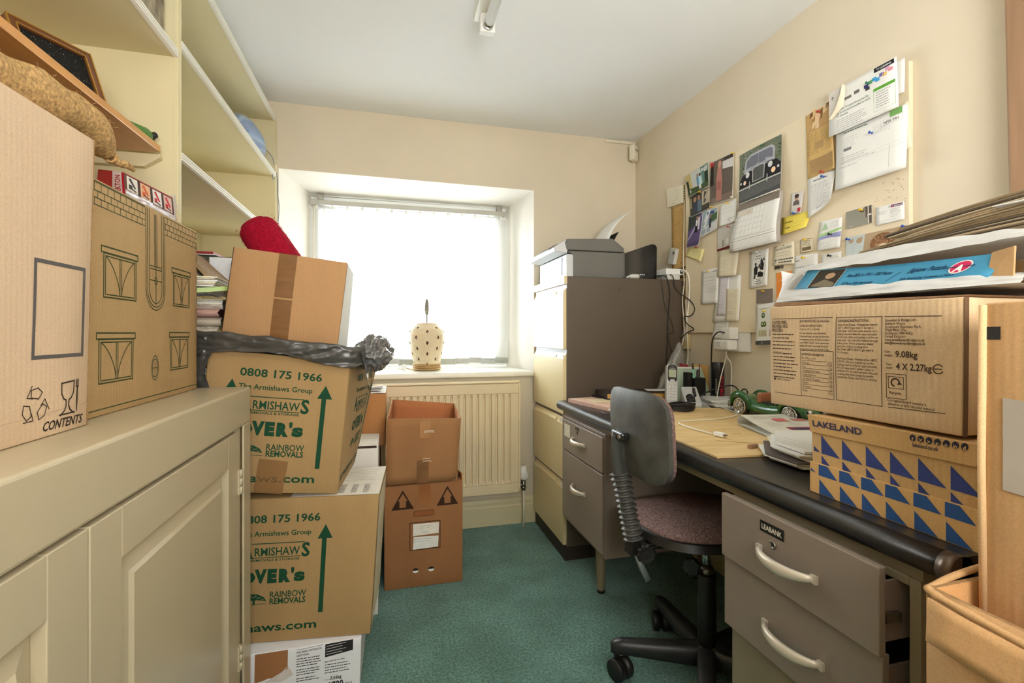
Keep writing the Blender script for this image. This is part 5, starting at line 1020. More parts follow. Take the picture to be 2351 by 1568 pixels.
# ---------------------------------------------------------------- ceramic lamp on the sill
CER = mat('cream_ceramic', (218, 202, 170), .35, var=.06, vs=10, bump=.1, bs=60)
t = thing('table_lamp', 'cream ceramic lamp base with pierced diamonds on the window sill', 'lamp', (.20, 2.715, .8505))
LX, LY, LZ = .20, 2.715, .851
prof = [(.066, 0), (.070, .004), (.070, .020), (.074, .045), (.084, .090), (.0955, .140), (.1015, .180), (.1005, .205), (.093, .225), (.080, .243), (.066, .256), (.0655, .262), (.060, .262), (.058, .254), (.0, .250)]
def pr_at(h):
    for (r0, h0), (r1, h1) in zip(prof, prof[1:]):
        if h0 <= h <= h1: return r0 + (r1 - r0) * (h - h0) / max(1e-6, h1 - h0)
    return .07
g = G(); g.lathe(prof, (LX, LY, LZ), n=48); g.obj('body', CER, t)
g = G(); hs = [.032, .062, .092, .122, .152, .182, .212, .236]
for r, h in enumerate(hs):
    hh = .0135 if r < 7 else .008
    for k in range(5):
        a0 = -1.62 + (k + (.5 if r % 2 else 0)) * 2 * math.pi / 5
        ww = .42
        for s in range(6):   # raised basket-weave strap between the pierced diamonds
            aa, ab = a0 + .628 - ww + s * 2 * ww / 6, a0 + .628 - ww + (s + 1) * 2 * ww / 6
            q = [(aa, -hh), (ab, -hh), (ab, hh), (aa, hh)]; v_ = []
            for off in (-.002, .0025): v_ += [(LX + (pr_at(h + b) + off) * math.cos(a), LY + (pr_at(h + b) + off) * math.sin(a), LZ + h + b) for a, b in q]
            g.hexa(v_)
        for s in (-.19, .19):
            aa, ab = a0 + s - .018, a0 + s + .018; q = [(aa, -hh), (ab, -hh), (ab, hh), (aa, hh)]; v_ = []
            for off in (-.002, .002): v_ += [(LX + (pr_at(h + b) + off) * math.cos(a), LY + (pr_at(h + b) + off) * math.sin(a), LZ + h + b) for a, b in q]
            g.hexa(v_)
g.obj('basket_relief', CER, t, kind='stuff')
HOLE = mat('lamp_inside', (84, 62, 40), .9)
for r, h in enumerate(hs):
    for k in range(5):
        a0 = -1.62 + (k + (.5 if r % 2 else 0)) * 2 * math.pi / 5 + (.314 if False else 0); hh = .0125 if r < 7 else .0075; g = G()
        g.add([(LX + (pr_at(h + b) + .0008) * math.cos(a0 + a), LY + (pr_at(h + b) + .0008) * math.sin(a0 + a), LZ + h + b) for a, b in ((0, -hh), (.085, 0), (0, hh), (-.085, 0))], [(0, 1, 2, 3)]); g.obj('diamond_hole', HOLE, t)
LG = mat('lamp_fitting_grey', (128, 124, 112), .4, .3)
g = G(); g.cyl((LX, LY, LZ + .25), (LX, LY, LZ + .318), .0042, 12); g.obj('stem', LG, t)
g = G(); g.lathe([(.006, .310), (.010, .315), (.011, .332), (.0145, .335), (.0145, .340), (.0115, .344), (.012, .352), (.0145, .356), (.0115, .362), (.011, .380), (.007, .386), (.009, .390), (.009, .398), (0, .398)], (LX, LY, LZ), n=20); g.obj('lamp_holder', LG, t)
g = G()
for k in range(7): g.tube([(LX + (.0745 + .004 * (k % 2)) * math.cos(a * .2618 + k), LY + (.0745 + .004 * (k % 2)) * math.sin(a * .2618 + k), LZ + .004 + .0052 * k + .003 * math.sin(a * .26 + k)) for a in range(25)], .0026, 6)
g.tube(smooth_path([(.17, 2.645, .856), (.12, 2.635, .855), (.085, 2.64, .8655)], 5), .0024, 6); g.obj('flex', mat('gold_flex', (176, 142, 90), .5), t)
g = G(); g.X = M.Translation((.072, 2.642, .868)) @ M.Rotation(R(18), 4, 'Y'); g.box(-.012, .012, -.013, .013, -.016, .016); pg = g.obj('plug', UPVC, t, bevel=.004)
for z, y in ((.878, 2.642), (.868, 2.648), (.860, 2.638)): g = G(); g.box(.040, .062, y - .002, y + .002, z - .0015, z + .0015); g.obj('pin', STEEL, pg)

# ---------------------------------------------------------------- pinboard and everything on it
BRD = mat('painted_fibreboard', (226, 212, 184), .9, var=.03, vs=5, bump=.2, bs=160)
pb = thing('pinboard', 'long cream painted pinboard on the right wall', 'pinboard', (1.412, 1.5, 1.058))
g = G(); g.box(1.404, 1.4195, 1.000, 2.034, 1.058, 1.818); g.obj('board', BRD, pb, bevel=.002)
g = G(); rd = random.Random(8)
for k in range(70):
    y, z = (rd.uniform(1.01, 1.1), rd.uniform(1.40, 1.50)) if k < 40 else (rd.uniform(1.02, 2.0), rd.uniform(1.08, 1.82)); g.prism([(.0011 * math.cos(a), .0011 * math.sin(a)) for a in (0, 1, 2, 3.1, 4.2, 5.2)], (1.4037, y, z), (0, 1, 0), (0, 0, 1), (-.0002, 0, 0))
g.obj('pin_holes', ink((96, 80, 62)), pb, kind='stuff')
used_layer = []
def sheet(name, label, cat, quad, m, k=1, lift=.006, curl=0., prt=None, group='papers pinned on the board', wall=1.4032, nu=6, nv=10, thick=.0005, skew=0.):
    """a sheet pinned on the board: quad (y, z) TL, TR, BR, BL seen from the room; k = layer, lift = how far the foot stands off"""
    tl, tr, br_, bl = quad; x = wall - .0013 * k
    fn = lambda u, v: lift * max(0, 1 - v) ** 1.6 + curl * (max(0, u - .5) * 2) ** 2 * max(0, 1 - v) + skew * (1 - u) * v * v + .0006 * math.sin(5 * u + 3 * v + k)
    f = Face((x, *bl), (x, *br_), (x, *tr), (x, *tl), fn=fn)
    t = thing(name, label, cat, (x, (tl[0] + br_[0]) / 2, bl[1]), group)
    g = G(); g.grid(lambda u, v: f.pt(u, v), nu, nv, 0, True, thick=f.n * thick); g.obj('sheet', m, t)
    if prt:
        p = Print(f, .0005); prt(p); p.obj(t, 'print')
    return t, f
PHOTO = mat('photo_paper', (210, 204, 196), .3, var=.03)
DK = (90, 90, 92); MID = (150, 150, 152); LT = (186, 186, 186)
def pr_strip(p):
    for r in range(26): p.lines(.08, .97 - .036 * r, .44, 1, .03, (150, 116, 66), .0022, r, .15); p.lines(.52, .97 - .036 * r, .94, 1, .03, (150, 116, 66), .0022, 50 + r, .15)
    p.line([(.48, 1), (.48, .3)], .0012, (120, 90, 50))
sheet('newspaper_cutting', 'upper yellowed two-column newspaper strip at the far end of the board', 'newspaper', [(2.175, 1.722), (2.036, 1.712), (2.022, 1.388), (2.15, 1.378)], YNEWS, 1, .010, prt=pr_strip, wall=1.418)
def pr_strip2(p):
    for k, y in enumerate((.94, .83, .71)): p.lines(.08, y, .9, 2, .04, (110, 80, 44), .009, k, .2)
    for r in range(14): p.lines(.08, .62 - .042 * r, .94, 1, .03, (150, 116, 66), .0024, 90 + r, .15)
sheet('newspaper_cutting', 'lower yellowed newspaper strip hanging behind the white cables', 'newspaper', [(2.150, 1.405), (2.018, 1.395), (2.012, 1.085), (2.10, 1.07)], YNEWS, 0, .004, prt=pr_strip2, wall=1.418)
t = thing('wall_controller', 'cream wall controller with dial and key strip in the far corner', 'thermostat', (1.41, 2.12, 1.71))
f = Face((1.4195, 2.196, 1.712), (1.4195, 2.060, 1.704), (1.4195, 2.066, 1.799), (1.4195, 2.208, 1.816)); g = G(); g.hexa([f.pt(0, 0), f.pt(1, 0), f.pt(1, 1), f.pt(0, 1), f.pt(.01, .01, .014), f.pt(.99, .01, .014), f.pt(.99, .99, .014), f.pt(.01, .99, .014)]); g.obj('case', CREAMPL, t, bevel=.003)
p = Print(f, .0146); p.ring(.5, .58, .030, .030, .0012, (170, 160, 130), -120, 60); p.lines(.32, .12, .56, 1, .1, (150, 140, 116), .0022, 5, 0); p.obj(t, 'dial_marking')
f = Face((1.4195, 2.059, 1.710), (1.4195, 2.030, 1.707), (1.4195, 2.030, 1.792), (1.4195, 2.059, 1.796)); g = G(); g.hexa([f.pt(0, 0), f.pt(1, 0), f.pt(1, 1), f.pt(0, 1), f.pt(.02, .02, .012), f.pt(.98, .02, .012), f.pt(.98, .98, .012), f.pt(.02, .98, .012)]); ks = g.obj('key_strip', mat('olive_cream_plastic', (196, 182, 140), .5), t, bevel=.003)
for q in range(6): g = G(); c_ = f.pt(.5, .14 + .145 * q, .012); g.cyl(c_, c_ + V((-.002, 0, 0)), .004, 10); g.obj('key', BLACKPL, ks)

def pr_couple(p):
    p.rect(.02, .02, .98, .98, (196, 200, 196)); p.poly([(.02, .02), (.98, .02), (.98, .30), (.60, .24), (.02, .34)], (70, 84, 54), .0002); p.poly([(.02, .34), (.26, .30), (.24, .98), (.02, .98)], (188, 172, 116), .0002); p.poly([(.72, .26), (.98, .30), (.98, .98), (.66, .98)], (96, 128, 118), .0002); p.rect(.02, .1, .12, .7, (52, 62, 40), .0004)
    p.rect(.47, .28, .58, .66, (110, 150, 178), .0004); p.disc(.53, .72, .008, .009, (150, 130, 116), .0006); p.rect(.57, .26, .68, .64, (188, 220, 228), .0005); p.rect(.56, .10, .66, .30, (226, 230, 232), .0005); p.disc(.63, .70, .007, .008, (60, 50, 44), .0006); p.rect(.82, .24, .96, .7, (40, 52, 36), .0003)
sheet('photograph', 'photo of two people before a pale house, topmost on the left', 'photo', [(2.031, 1.823), (1.854, 1.835), (1.839, 1.721), (1.992, 1.711)], PHOTO, 4, .006, prt=pr_couple)
def pr_tall(p):
    p.rect(.02, .02, .98, .98, (96, 86, 76)); p.poly([(.02, .02), (.98, .02), (.98, .18), (.02, .14)], (122, 106, 94), .0002); p.poly([(.55, .74), (.98, .70), (.98, .92), (.55, .90)], (208, 206, 204), .0002); p.rect(.02, .45, .16, .9, (36, 32, 28), .0002); p.rect(.02, .88, .16, .98, (160, 40, 36), .0004)
    p.poly([(.30, .06), (.52, .06), (.55, .5), (.50, .80), (.34, .80), (.28, .5)], (170, 118, 104), .0003); p.disc(.43, .87, .012, .016, (188, 140, 120), .0005); p.rect(.62, .9, .98, .98, (60, 54, 48), .0003); p.rect(.3, .30, .5, .5, (150, 96, 88), .0005)
sheet('photograph', 'tall photo with a standing pinkish figure on brown ground', 'photo', [(1.841, 1.824), (1.691, 1.820), (1.691, 1.622), (1.841, 1.631)], PHOTO, 3, .005, prt=pr_tall)
def pr_dark(p):
    p.rect(.02, .02, .98, .98, (70, 66, 54)); p.rect(.62, .3, .98, .96, (186, 176, 156), .0002); p.disc(.28, .74, .011, .012, (170, 130, 110), .0005); p.rect(.18, .1, .40, .62, (60, 66, 82), .0004); p.disc(.48, .74, .010, .012, (160, 124, 104), .0005); p.rect(.40, .1, .60, .62, (96, 116, 128), .0003); p.rect(.03, .4, .12, .9, (150, 140, 110), .0003); p.line([(.68, .35), (.74, .9)], .002, (60, 50, 40), .0004); p.line([(.85, .35), (.88, .92)], .0014, (60, 50, 40), .0004)
sheet('photograph', 'dark snapshot of two people below the pale house photo', 'photo', [(2.0, 1.713), (1.843, 1.722), (1.841, 1.621), (1.983, 1.612)], PHOTO, 2, .005, prt=pr_dark)
def pr_purple(p):
    p.rect(.02, .02, .98, .98, (96, 84, 126)); p.poly([(.02, .5), (.6, .7), (.98, .95), (.02, .98)], (62, 70, 64), .0002); p.poly([(.06, .3), (.5, .62), (.98, .98), (.98, .9), (.5, .5), (.06, .2)], (168, 160, 196), .0003); p.rect(.52, .42, .72, .80, (34, 32, 40), .0004); p.rect(.56, .62, .68, .80, (222, 222, 226), .0006); p.disc(.64, .86, .008, .010, (150, 116, 100), .0005); p.rect(.70, .5, .84, .88, (214, 214, 220), .0003); p.rect(.05, .02, .9, .12, (84, 70, 104), .0004)
sheet('photograph', 'purple toned photo of a man and a woman in white, curling at its foot', 'photo', [(1.998, 1.621), (1.891, 1.617), (1.899, 1.464), (2.0, 1.468)], PHOTO, 4, .012, curl=.006, prt=pr_purple)
def pr_white(p):
    p.rect(.02, .02, .98, .98, (150, 168, 176)); p.poly([(.02, .02), (.98, .02), (.98, .42), (.02, .30)], (206, 206, 208), .0002); p.poly([(.62, .42), (.98, .5), (.98, .8), (.62, .74)], (72, 96, 62), .0003); p.poly([(.1, .4), (.4, .98), (.62, .98), (.3, .3)], (216, 220, 224), .0003); p.rect(.52, .22, .64, .62, (50, 52, 70), .0005); p.disc(.58, .70, .007, .009, (140, 110, 96), .0006); p.rect(.4, .78, .8, .9, (60, 74, 130), .0004)
sheet('photograph', 'pale photo of a figure on a snowy path beside the purple photo', 'photo', [(1.905, 1.622), (1.792, 1.613), (1.783, 1.516), (1.907, 1.497)], PHOTO, 3, .007, curl=.004, prt=pr_white)
def pr_note(p): p.lines(.12, .72, .9, 2, .14, LT, .0012, 4, .5); p.ring(.62, .2, .009, .006, .0012, (80, 84, 110), 30, 300); p.line([(.6, .16), (.9, .26)], .001, (80, 84, 110))
sheet('note_card', 'plain white signed card left of the calendar', 'card', [(1.781, 1.617), (1.675, 1.620), (1.675, 1.523), (1.781, 1.523)], WPAPER, 2, .004, prt=pr_note)
def pr_bw(p):
    p.rect(.02, .12, .98, .98, (200, 196, 188)); p.ring(.5, .40, .028, .034, .006, (150, 148, 140), 0, 180); p.rect(.24, .14, .34, .42, (160, 158, 150), .0003); p.rect(.66, .14, .76, .42, (160, 158, 150), .0003); p.disc(.5, .32, .010, .014, (232, 230, 224), .0004)
    for k in range(7): p.lines(.05, .9 - .07 * k, .3, 1, .02, (120, 118, 112), .0012, k); p.lines(.72, .9 - .07 * k, .96, 1, .02, (120, 118, 112), .0012, 20 + k)
    p.rect(0, 0, 1, .10, (110, 40, 34))
sheet('picture_card', 'grey etching card of an arch with dark red foot', 'card', [(1.799, 1.520), (1.67, 1.519), (1.667, 1.424), (1.792, 1.415)], PHOTO, 1, .004, prt=pr_bw)

# calendar: picture leaf above, month leaf below, held together by their spine
ct = thing('calendar', 'wall calendar for October with a black classic car above the month grid', 'calendar', (1.39, 1.54, 1.39), 'papers pinned on the board')
x = 1.396
ft = Face((x, 1.645, 1.582), (x, 1.425, 1.585), (x, 1.435, 1.789), (x, 1.652, 1.788), fn=lambda u, v: .016 * (1 - v) ** 1.5 * (.7 + .3 * u) + .004 * math.sin(3 * u))
fb_ = Face((x, 1.662, 1.388), (x, 1.430, 1.391), (x, 1.432, 1.580), (x, 1.642, 1.580), fn=lambda u, v: .012 + .020 * math.sin(math.pi * min(1, 1 - v) * .62) ** 2 + .012 * (1 - u) * (1 - v))
g = G(); g.grid(lambda u, v: ft.pt(u, v), 8, 12, 0, True, thick=ft.n * .0006); lf = g.obj('picture_leaf', PHOTO, ct)
for q in range(4):
    g = G(); g.grid(lambda u, v: fb_.pt(u + .006 * q, v, -.0028 * q - .002 * q * (1 - v)), 8, 12, 0, True, thick=fb_.n * .0008); mo = g.obj('month_leaf', WPAPER if q == 0 else mat('calendar_leaf', (176, 168, 158), .6), ct)
p = Print(ft, .0007); p.rect(0, 0, 1, 1, (106, 112, 96))
rd = random.Random(2)
for q in range(60): u, v = rd.uniform(.02, .96), rd.uniform(.62, .97); p.disc(u, v, .006 * rd.random() + .002, .004, rd.choice([(76, 92, 62), (132, 138, 118), (58, 70, 48), (150, 150, 140)]), .0001, 6)
p.poly([(0, 0), (1, 0), (1, .30), (0, .27)], (92, 92, 90), .0002); p.poly([(0, 0), (1, 0), (1, .10), (0, .06)], (72, 72, 72), .0003)
CARB = (36, 35, 38); CARS = (176, 178, 186)
p.poly([(.02, .30), (.98, .31), (.99, .50), (.90, .60), (.70, .62), (.30, .62), (.10, .54), (.02, .44)], CARB, .0004)
p.poly([(.13, .56), (.86, .60), (.86, .84), (.80, .90), (.30, .90), (.17, .82)], CARS, .0005); p.poly([(.18, .64), (.82, .67), (.82, .82), (.77, .86), (.31, .86), (.21, .80)], (112, 114, 124), .0006); p.line([(.5, .66), (.5, .86)], .001, CARS, .0008)
p.poly([(.28, .58), (.72, .59), (.66, .66), (.34, .65)], (150, 154, 162), .0007)
p.poly([(.36, .33), (.64, .34), (.65, .60), (.60, .63), (.40, .625), (.35, .58)], (190, 190, 190), .0008); p.poly([(.38, .345), (.62, .35), (.63, .59), (.59, .61), (.41, .605), (.37, .575)], (74, 78, 76), .0009)
for q in range(9): u = .395 + .026 * q; p.line([(u, .35), (u, .60)], .0008, (140, 142, 140), .001)
for u, v, r, c_ in ((.23, .52, .011, (214, 216, 220)), (.77, .54, .011, (214, 216, 220)), (.16, .385, .008, (255, 226, 200)), (.84, .41, .010, (255, 214, 176)), (.055, .40, .005, (214, 214, 214)), (.94, .44, .005, (214, 214, 214))): p.disc(u, v, r, r * 1.1, c_, .0010)
p.line([(0, .27), (1, .29)], .0045, (206, 206, 202), .0011); p.line([(0, .245), (1, .265)], .0014, (60, 60, 58), .0012)
for u in (.29, .71): p.line([(u, .24), (u, .37)], .0042, (196, 196, 194), .0013)
p.lines(.20, .125, .82, 1, .05, (206, 204, 190), .003, 5, .0); p.obj(lf, 'car_picture')
p = Print(fb_, .0007); p.rect(0, .86, 1, 1, (128, 118, 108)); p.text('OCTOBER 2022', .06, .925, .0075, (240, 238, 232), .02, .2, width=.105); 
for q, s_ in enumerate(('Sat', 'Sun', 'Mon', 'Tue', 'Wed', 'Thu', 'Fri')): p.text(s_, .045 + .091 * q, .88, .004, (220, 214, 206), align='l', sx=.9)
p.text('Notes', .78, .895, .004, (220, 214, 206)); GL = (176, 172, 166)
for r in range(6): p.line([(.04, .84 - .112 * r), (.68, .84 - .112 * r)], .0008, GL)
for q in range(8): p.line([(.04 + .0914 * q, .84), (.04 + .0914 * q, .28)], .0008, GL)
n_ = 1
for r in range(5):
    for q in range(7):
        if n_ <= 31: p.text(str(n_), .118 + .0914 * q, .80 - .112 * r, .0034, (150, 146, 140), align='r'); n_ += 1
p.rect(.045, .735, .40, .835, (214, 206, 192), -.0001)
for r in range(16): p.line([(.71, .84 - .036 * r), (.95, .84 - .036 * r)], .0005, GL)
p.line([(.02, .255), (.98, .26)], .001, (110, 104, 98)); p.line([(.02, .205), (.98, .21)], .0012, (90, 86, 80))
for r in range(5): p.line([(.03, .17 - .03 * r), (.97, .17 - .03 * r)], .0005, GL)
p.obj(ct, 'month_print')
g = G(); g.tube([(x - .019, 1.644, 1.581), (x - .021, 1.426, 1.583)], .0018, 6); g.obj('spine', WPAPER, ct)

def pr_id(p): p.rect(.1, .38, .9, .97, (214, 212, 210)); p.disc(.5, .76, .0085, .011, (176, 140, 120), .0004); p.disc(.5, .82, .009, .007, (60, 52, 48), .0006); p.poly([(.2, .40), (.8, .40), (.74, .58), (.5, .64), (.26, .58)], (104, 96, 88), .0003); p.rect(.66, .08, .94, .26, (178, 44, 62)); p.lines(.12, .28, .6, 2, .08, LT, .001, 2)
sheet('id_card', 'small white card with portrait and red square', 'card', [(1.396, 1.558), (1.344, 1.556), (1.353, 1.478), (1.4, 1.484)], PHOTO, 3, .003, prt=pr_id)
def pr_st(p): p.lines(.12, .62, .40, 1, .1, (120, 106, 50), .004, 3, 0); p.lines(.12, .30, .32, 1, .1, (110, 96, 46), .004, 4, 0); p.lines(.4, .5, .86, 2, .2, (190, 172, 84), .001, 3)
sheet('sticky_note', 'large yellow sticky note to the right of the calendar', 'note', [(1.443, 1.482), (1.317, 1.478), (1.325, 1.423), (1.43, 1.415)], mat('yellow_note', (234, 214, 92), .8), 1, .012, prt=pr_st)
def pr_cut(p):
    p.rect(.03, .70, .97, .99, (186, 150, 100)); 
    for q in range(14): rd = random.Random(q); u, v = rd.uniform(.05, .8), rd.uniform(.72, .95); p.poly([(u, v), (u + .16, v + .03), (u + .2, v + .10), (u + .05, v + .08)], rd.choice([(120, 88, 52), (222, 186, 134), (150, 112, 70), (232, 204, 160)]), .0003)
    p.disc(.46, .88, .010, .016, (226, 190, 150), .0006); p.rect(.36, .72, .5, .85, (226, 198, 160), .0006)
    for r in range(18):
        if r < 13: p.lines(.04, .675 - .027 * r, .46, 1, .02, (140, 108, 64), .0015, r, .1); p.lines(.52, .675 - .027 * r, .96, 1, .02, (140, 108, 64), .0015, 30 + r, .1)
    p.rect(.30, .40, .62, .52, (172, 140, 96), .0003); p.rect(.1, .05, .95, .27, (158, 128, 86), .0003)
    for r in range(6): p.lines(.14, .23 - .03 * r, .9, 1, .02, (124, 96, 58), .0012, 70 + r, .3)
sheet('newspaper_cutting', 'large yellowed newspaper page with photograph, right of the calendar', 'newspaper', [(1.339, 1.813), (1.239, 1.814), (1.215, 1.589), (1.327, 1.588)], YNEWS, 1, .003, curl=.012, prt=pr_cut)
def pr_let(p): p.lines(.2, .86, .74, 1, .1, DK, .003, 8, 0); p.lines(.14, .76, .86, 14, .048, (140, 140, 142), .0013, 5, .35); p.lines(.3, .10, .5, 1, .1, (90, 90, 110), .002, 8, 0)
sheet('letter', 'white letter with rolled corner under the yellowed newspaper page', 'letter', [(1.327, 1.592), (1.223, 1.588), (1.214, 1.490), (1.322, 1.452)], WPAPER, 3, .006, curl=.022, prt=pr_let)
def pr_top(p):
    p.rect(.70, .90, .97, .99, (30, 30, 32)); p.text('TV LICENSING', .735, .925, .0055, (236, 236, 236), .02, width=.042, k=.0003)
    for u, v, c_ in ((.58, .72, (56, 52, 110)), (.64, .76, (96, 160, 110)), (.70, .78, (70, 160, 214)), (.74, .74, (60, 150, 210)), (.80, .80, (110, 104, 170)), (.84, .78, (226, 190, 110)), (.88, .86, (214, 160, 196)), (.92, .82, (230, 150, 160)), (.60, .66, (60, 60, 70))): p.rect(u - .03, v - .035, u + .03, v + .035, c_, .0003)
    p.rect(.68, .52, .97, .58, (96, 160, 60)); p.frame(.68, .10, .97, .58, .0007, (150, 190, 130)); p.lines(.71, .47, .94, 7, .05, DK, .0013, 3, .3)
    p.rect(.20, .66, .36, .72, (120, 118, 112)); p.rect(.40, .68, .48, .75, (110, 108, 104)); p.lines(.18, .86, .34, 3, .05, LT, .001, 6)
    p.text('Why your TV Licence for less than 50p', .12, .49, .0072, (70, 96, 74), .005, width=.105); p.text('this month must have plans to watch', .12, .42, .0072, (70, 96, 74), .005, width=.11); p.text('TV channels.', .12, .35, .0072, (70, 96, 74), .005, width=.04)
    p.lines(.12, .28, .62, 6, .045, (120, 120, 122), .0013, 9, .3)
t, f = sheet('letter', 'back sheet behind the topmost licence letter at the near end of the board', 'letter', [(1.10, 1.836), (1.007, 1.828), (1.006, 1.731), (1.064, 1.733)], WPAPER, 5, .004)
t, f = sheet('letter', 'topmost white licence letter with coloured pictures and green panel', 'letter', [(1.234, 1.838), (1.021, 1.838), (1.009, 1.690), (1.226, 1.690)], WPAPER, 14, .008, prt=pr_top)
def fc_(u, v):
    A_, B_ = [(.27, 1.0), (.265, .76), (.23, .54), (.05, .36)], [(.262, 1.0), (.19, .80), (.11, .58), (.035, .365)]; s = v * 3; i = min(2, int(s)); s -= i
    a = [A_[i][q] + (A_[i + 1][q] - A_[i][q]) * s for q in (0, 1)]; b = [B_[i][q] + (B_[i + 1][q] - B_[i][q]) * s for q in (0, 1)]
    return f.pt(a[0] + (b[0] - a[0]) * u, a[1] + (b[1] - a[1]) * u, .001 + .010 * math.sin(math.pi * u * .9))
g = G(); g.grid(fc_, 8, 15, thick=(.0006, 0, 0)); g.obj('folded_corner', CPAPER, t)
p = Print(f, .0007); p.poly([(0, 1.0), (.262, 1.0), (.19, .80), (.11, .58), (.0, .37)], (214, 208, 200)); p.text('P', .05, .80, .010, (70, 70, 72), .02, k=.0003); p.lines(.05, .74, .15, 4, .06, (150, 146, 142), .0012, 3); p.obj(t, 'sheet_behind')
def pr_sh(p):
    p.rect(.78, .90, .94, 1.0, (120, 168, 96)); p.frame(.66, .80, .94, .89, .0007, LT); p.text('NF05 YFH', .70, .82, .0085, DK, .01, width=.042); p.rect(.12, .99, .60, 1.005, (90, 104, 84)); p.lines(.12, .93, .48, 1, .1, (90, 110, 90), .003, 8, 0)
    p.lines(.12, .84, .34, 6, .03, LT, .001, 4); p.lines(.55, .84, .80, 5, .03, LT, .001, 14); p.rect(.12, .62, .24, .67, (130, 130, 130)); p.lines(.08, .52, .5, 3, .035, MID, .0012, 8); p.line([(.05, .43), (.98, .49)], .0005, LT); p.line([(.05, .37), (.98, .42)], .0005, LT); p.line([(.78, .46), (.78, .1)], .0007, MID); p.lines(.08, .42, .6, 1, .1, LT, .002, 18, 0); p.lines(.08, .35, .34, 1, .1, LT, .002, 28, 0)
sheet('document', 'further sheet showing behind the vehicle document', 'document', [(1.064, 1.694), (.996, 1.702), (.984, 1.565), (1.064, 1.568)], CPAPER, 7, .004)
sheet('document', 'white vehicle document held by a blue pin below the licence letter', 'document', [(1.211, 1.700), (.996, 1.693), (.992, 1.514), (1.208, 1.512)], WPAPER, 10, .010, prt=pr_sh)
def pr_grey(p): p.rect(0, 0, 1, 1, (146, 144, 132)); p.rect(.76, .02, .98, .98, (96, 84, 76), .0002); p.rect(.78, .46, .98, .54, (226, 224, 216), .0004); p.rect(.85, .02, .89, .98, (210, 206, 196), .0004); p.frame(.56, .34, .74, .66, .0022, (196, 206, 190)); p.rect(.5, .70, .7, .98, (232, 226, 200), .0003); p.rect(.54, .72, .70, .92, (70, 66, 60), .0005); p.lines(.06, .76, .28, 1, .1, (222, 222, 214), .0028, 5, 0); p.lines(.06, .64, .4, 4, .1, (186, 186, 176), .001, 3); p.lines(.06, .08, .5, 1, .1, (226, 226, 220), .003, 8, 0)
sheet('business_card', 'grey business card with brown corner squares', 'card', [(1.188, 1.440), (1.104, 1.442), (1.101, 1.387), (1.183, 1.385)], WPAPER, 1, .003, prt=pr_grey)
def pr_nat(p): p.rect(.55, .82, .96, .96, (92, 36, 78)); p.text('Nationwide', .66, .84, .0050, (244, 240, 244), .015, width=.024, k=.0003); p.poly([(.57, .84), (.61, .94), (.65, .84)], (220, 120, 160), .0003); p.text('the', .46, .84, .005, DK); p.lines(.06, .66, .4, 2, .1, (130, 124, 160), .001, 3); p.lines(.52, .70, .9, 3, .09, (150, 146, 160), .001, 4); p.lines(.52, .40, .85, 2, .1, LT, .001, 5); p.lines(.1, .16, .9, 1, .1, LT, .001, 6)
sheet('business_card', 'white bank card with a purple heading near the board edge', 'card', [(1.093, 1.430), (1.012, 1.427), (1.010, 1.376), (1.091, 1.375)], WPAPER, 1, .002, prt=pr_nat)
def pr_leaf(p): p.tri((.08, .66), (.42, .70), (.28, .94), (176, 202, 170)); p.lines(.5, .92, .9, 4, .06, (190, 190, 190), .001, 3); p.poly([(0, .46), (.5, .52), (1, .62), (1, .68), (.5, .62), (0, .54)], (168, 206, 140)); p.poly([(0, .36), (.5, .40), (1, .36), (1, .54), (.5, .52), (0, .46)], (156, 160, 206), .0002); p.lines(.12, .26, .7, 4, .055, LT, .001, 9)
sheet('leaflet', 'white leaflet with green and lilac waves', 'leaflet', [(1.282, 1.430), (1.2, 1.427), (1.198, 1.330), (1.285, 1.333)], WPAPER, 2, .008, curl=.004, prt=pr_leaf)
def pr_sm(p): p.frame(.03, .03, .97, .97, .0012, (120, 96, 60)); p.rect(.14, .14, .86, .40, (120, 104, 76)); p.lines(.16, .82, .84, 4, .11, (124, 104, 74), .0014, 3, .1)
sheet('business_card', 'tiny beige card with dark printed panel', 'card', [(1.361, 1.386), (1.31, 1.383), (1.307, 1.337), (1.357, 1.337)], CPAPER, 1, .002, prt=pr_sm)
def pr_port(p):
    p.rect(0, 0, 1, 1, (178, 154, 126)); p.poly([(0, .30), (.3, .4), (.34, 1), (0, 1)], (196, 206, 206), .0002); p.disc(.64, .62, .040, .030, (134, 96, 66), .0003); p.disc(.58, .40, .030, .034, (150, 112, 80), .0003); p.disc(.64, .32, .024, .028, (226, 196, 166), .0005); p.rect(.86, .3, 1, 1, (190, 160, 120), .0002)
    rd = random.Random(6)
    for q in range(70): a = rd.uniform(0, 6.28); r = rd.uniform(.3, 1); p.disc(.63 + .19 * r * math.cos(a), .60 + .30 * r * math.sin(a), .0022, .0022, rd.choice([(106, 74, 50), (170, 132, 96), (196, 160, 124)]), .0006, 6)
sheet('photograph', 'portrait photo of a person with curly light brown hair by the board edge', 'photo', [(1.188, 1.358), (1.004, 1.358), (1.004, 1.262), (1.186, 1.262)], PHOTO, 1, .003, prt=pr_port)
def pr_notice(p): p.disc(.5, .93, .003, .0025, DK); p.text('HOPE ALEC LAWRENCE', .08, .76, .0062, DK, .012, width=.078); p.lines(.16, .60, .84, 1, .1, MID, .001, 3); p.lines(.12, .46, .9, 1, .1, MID, .001, 5); p.lines(.22, .24, .94, 1, .1, DK, .0044, 4, 0); p.lines(.26, .11, .90, 1, .1, DK, .0044, 5, 0); p.line([(.10, .08), (.13, .24)], .0018, DK); p.disc(.13, .26, .006, .003, DK)
sheet('business_card', 'cream tradesman card with small black tree', 'card', [(1.477, 1.381), (1.386, 1.386), (1.381, 1.304), (1.48, 1.310)], CPAPER, 2, .003, prt=pr_notice)
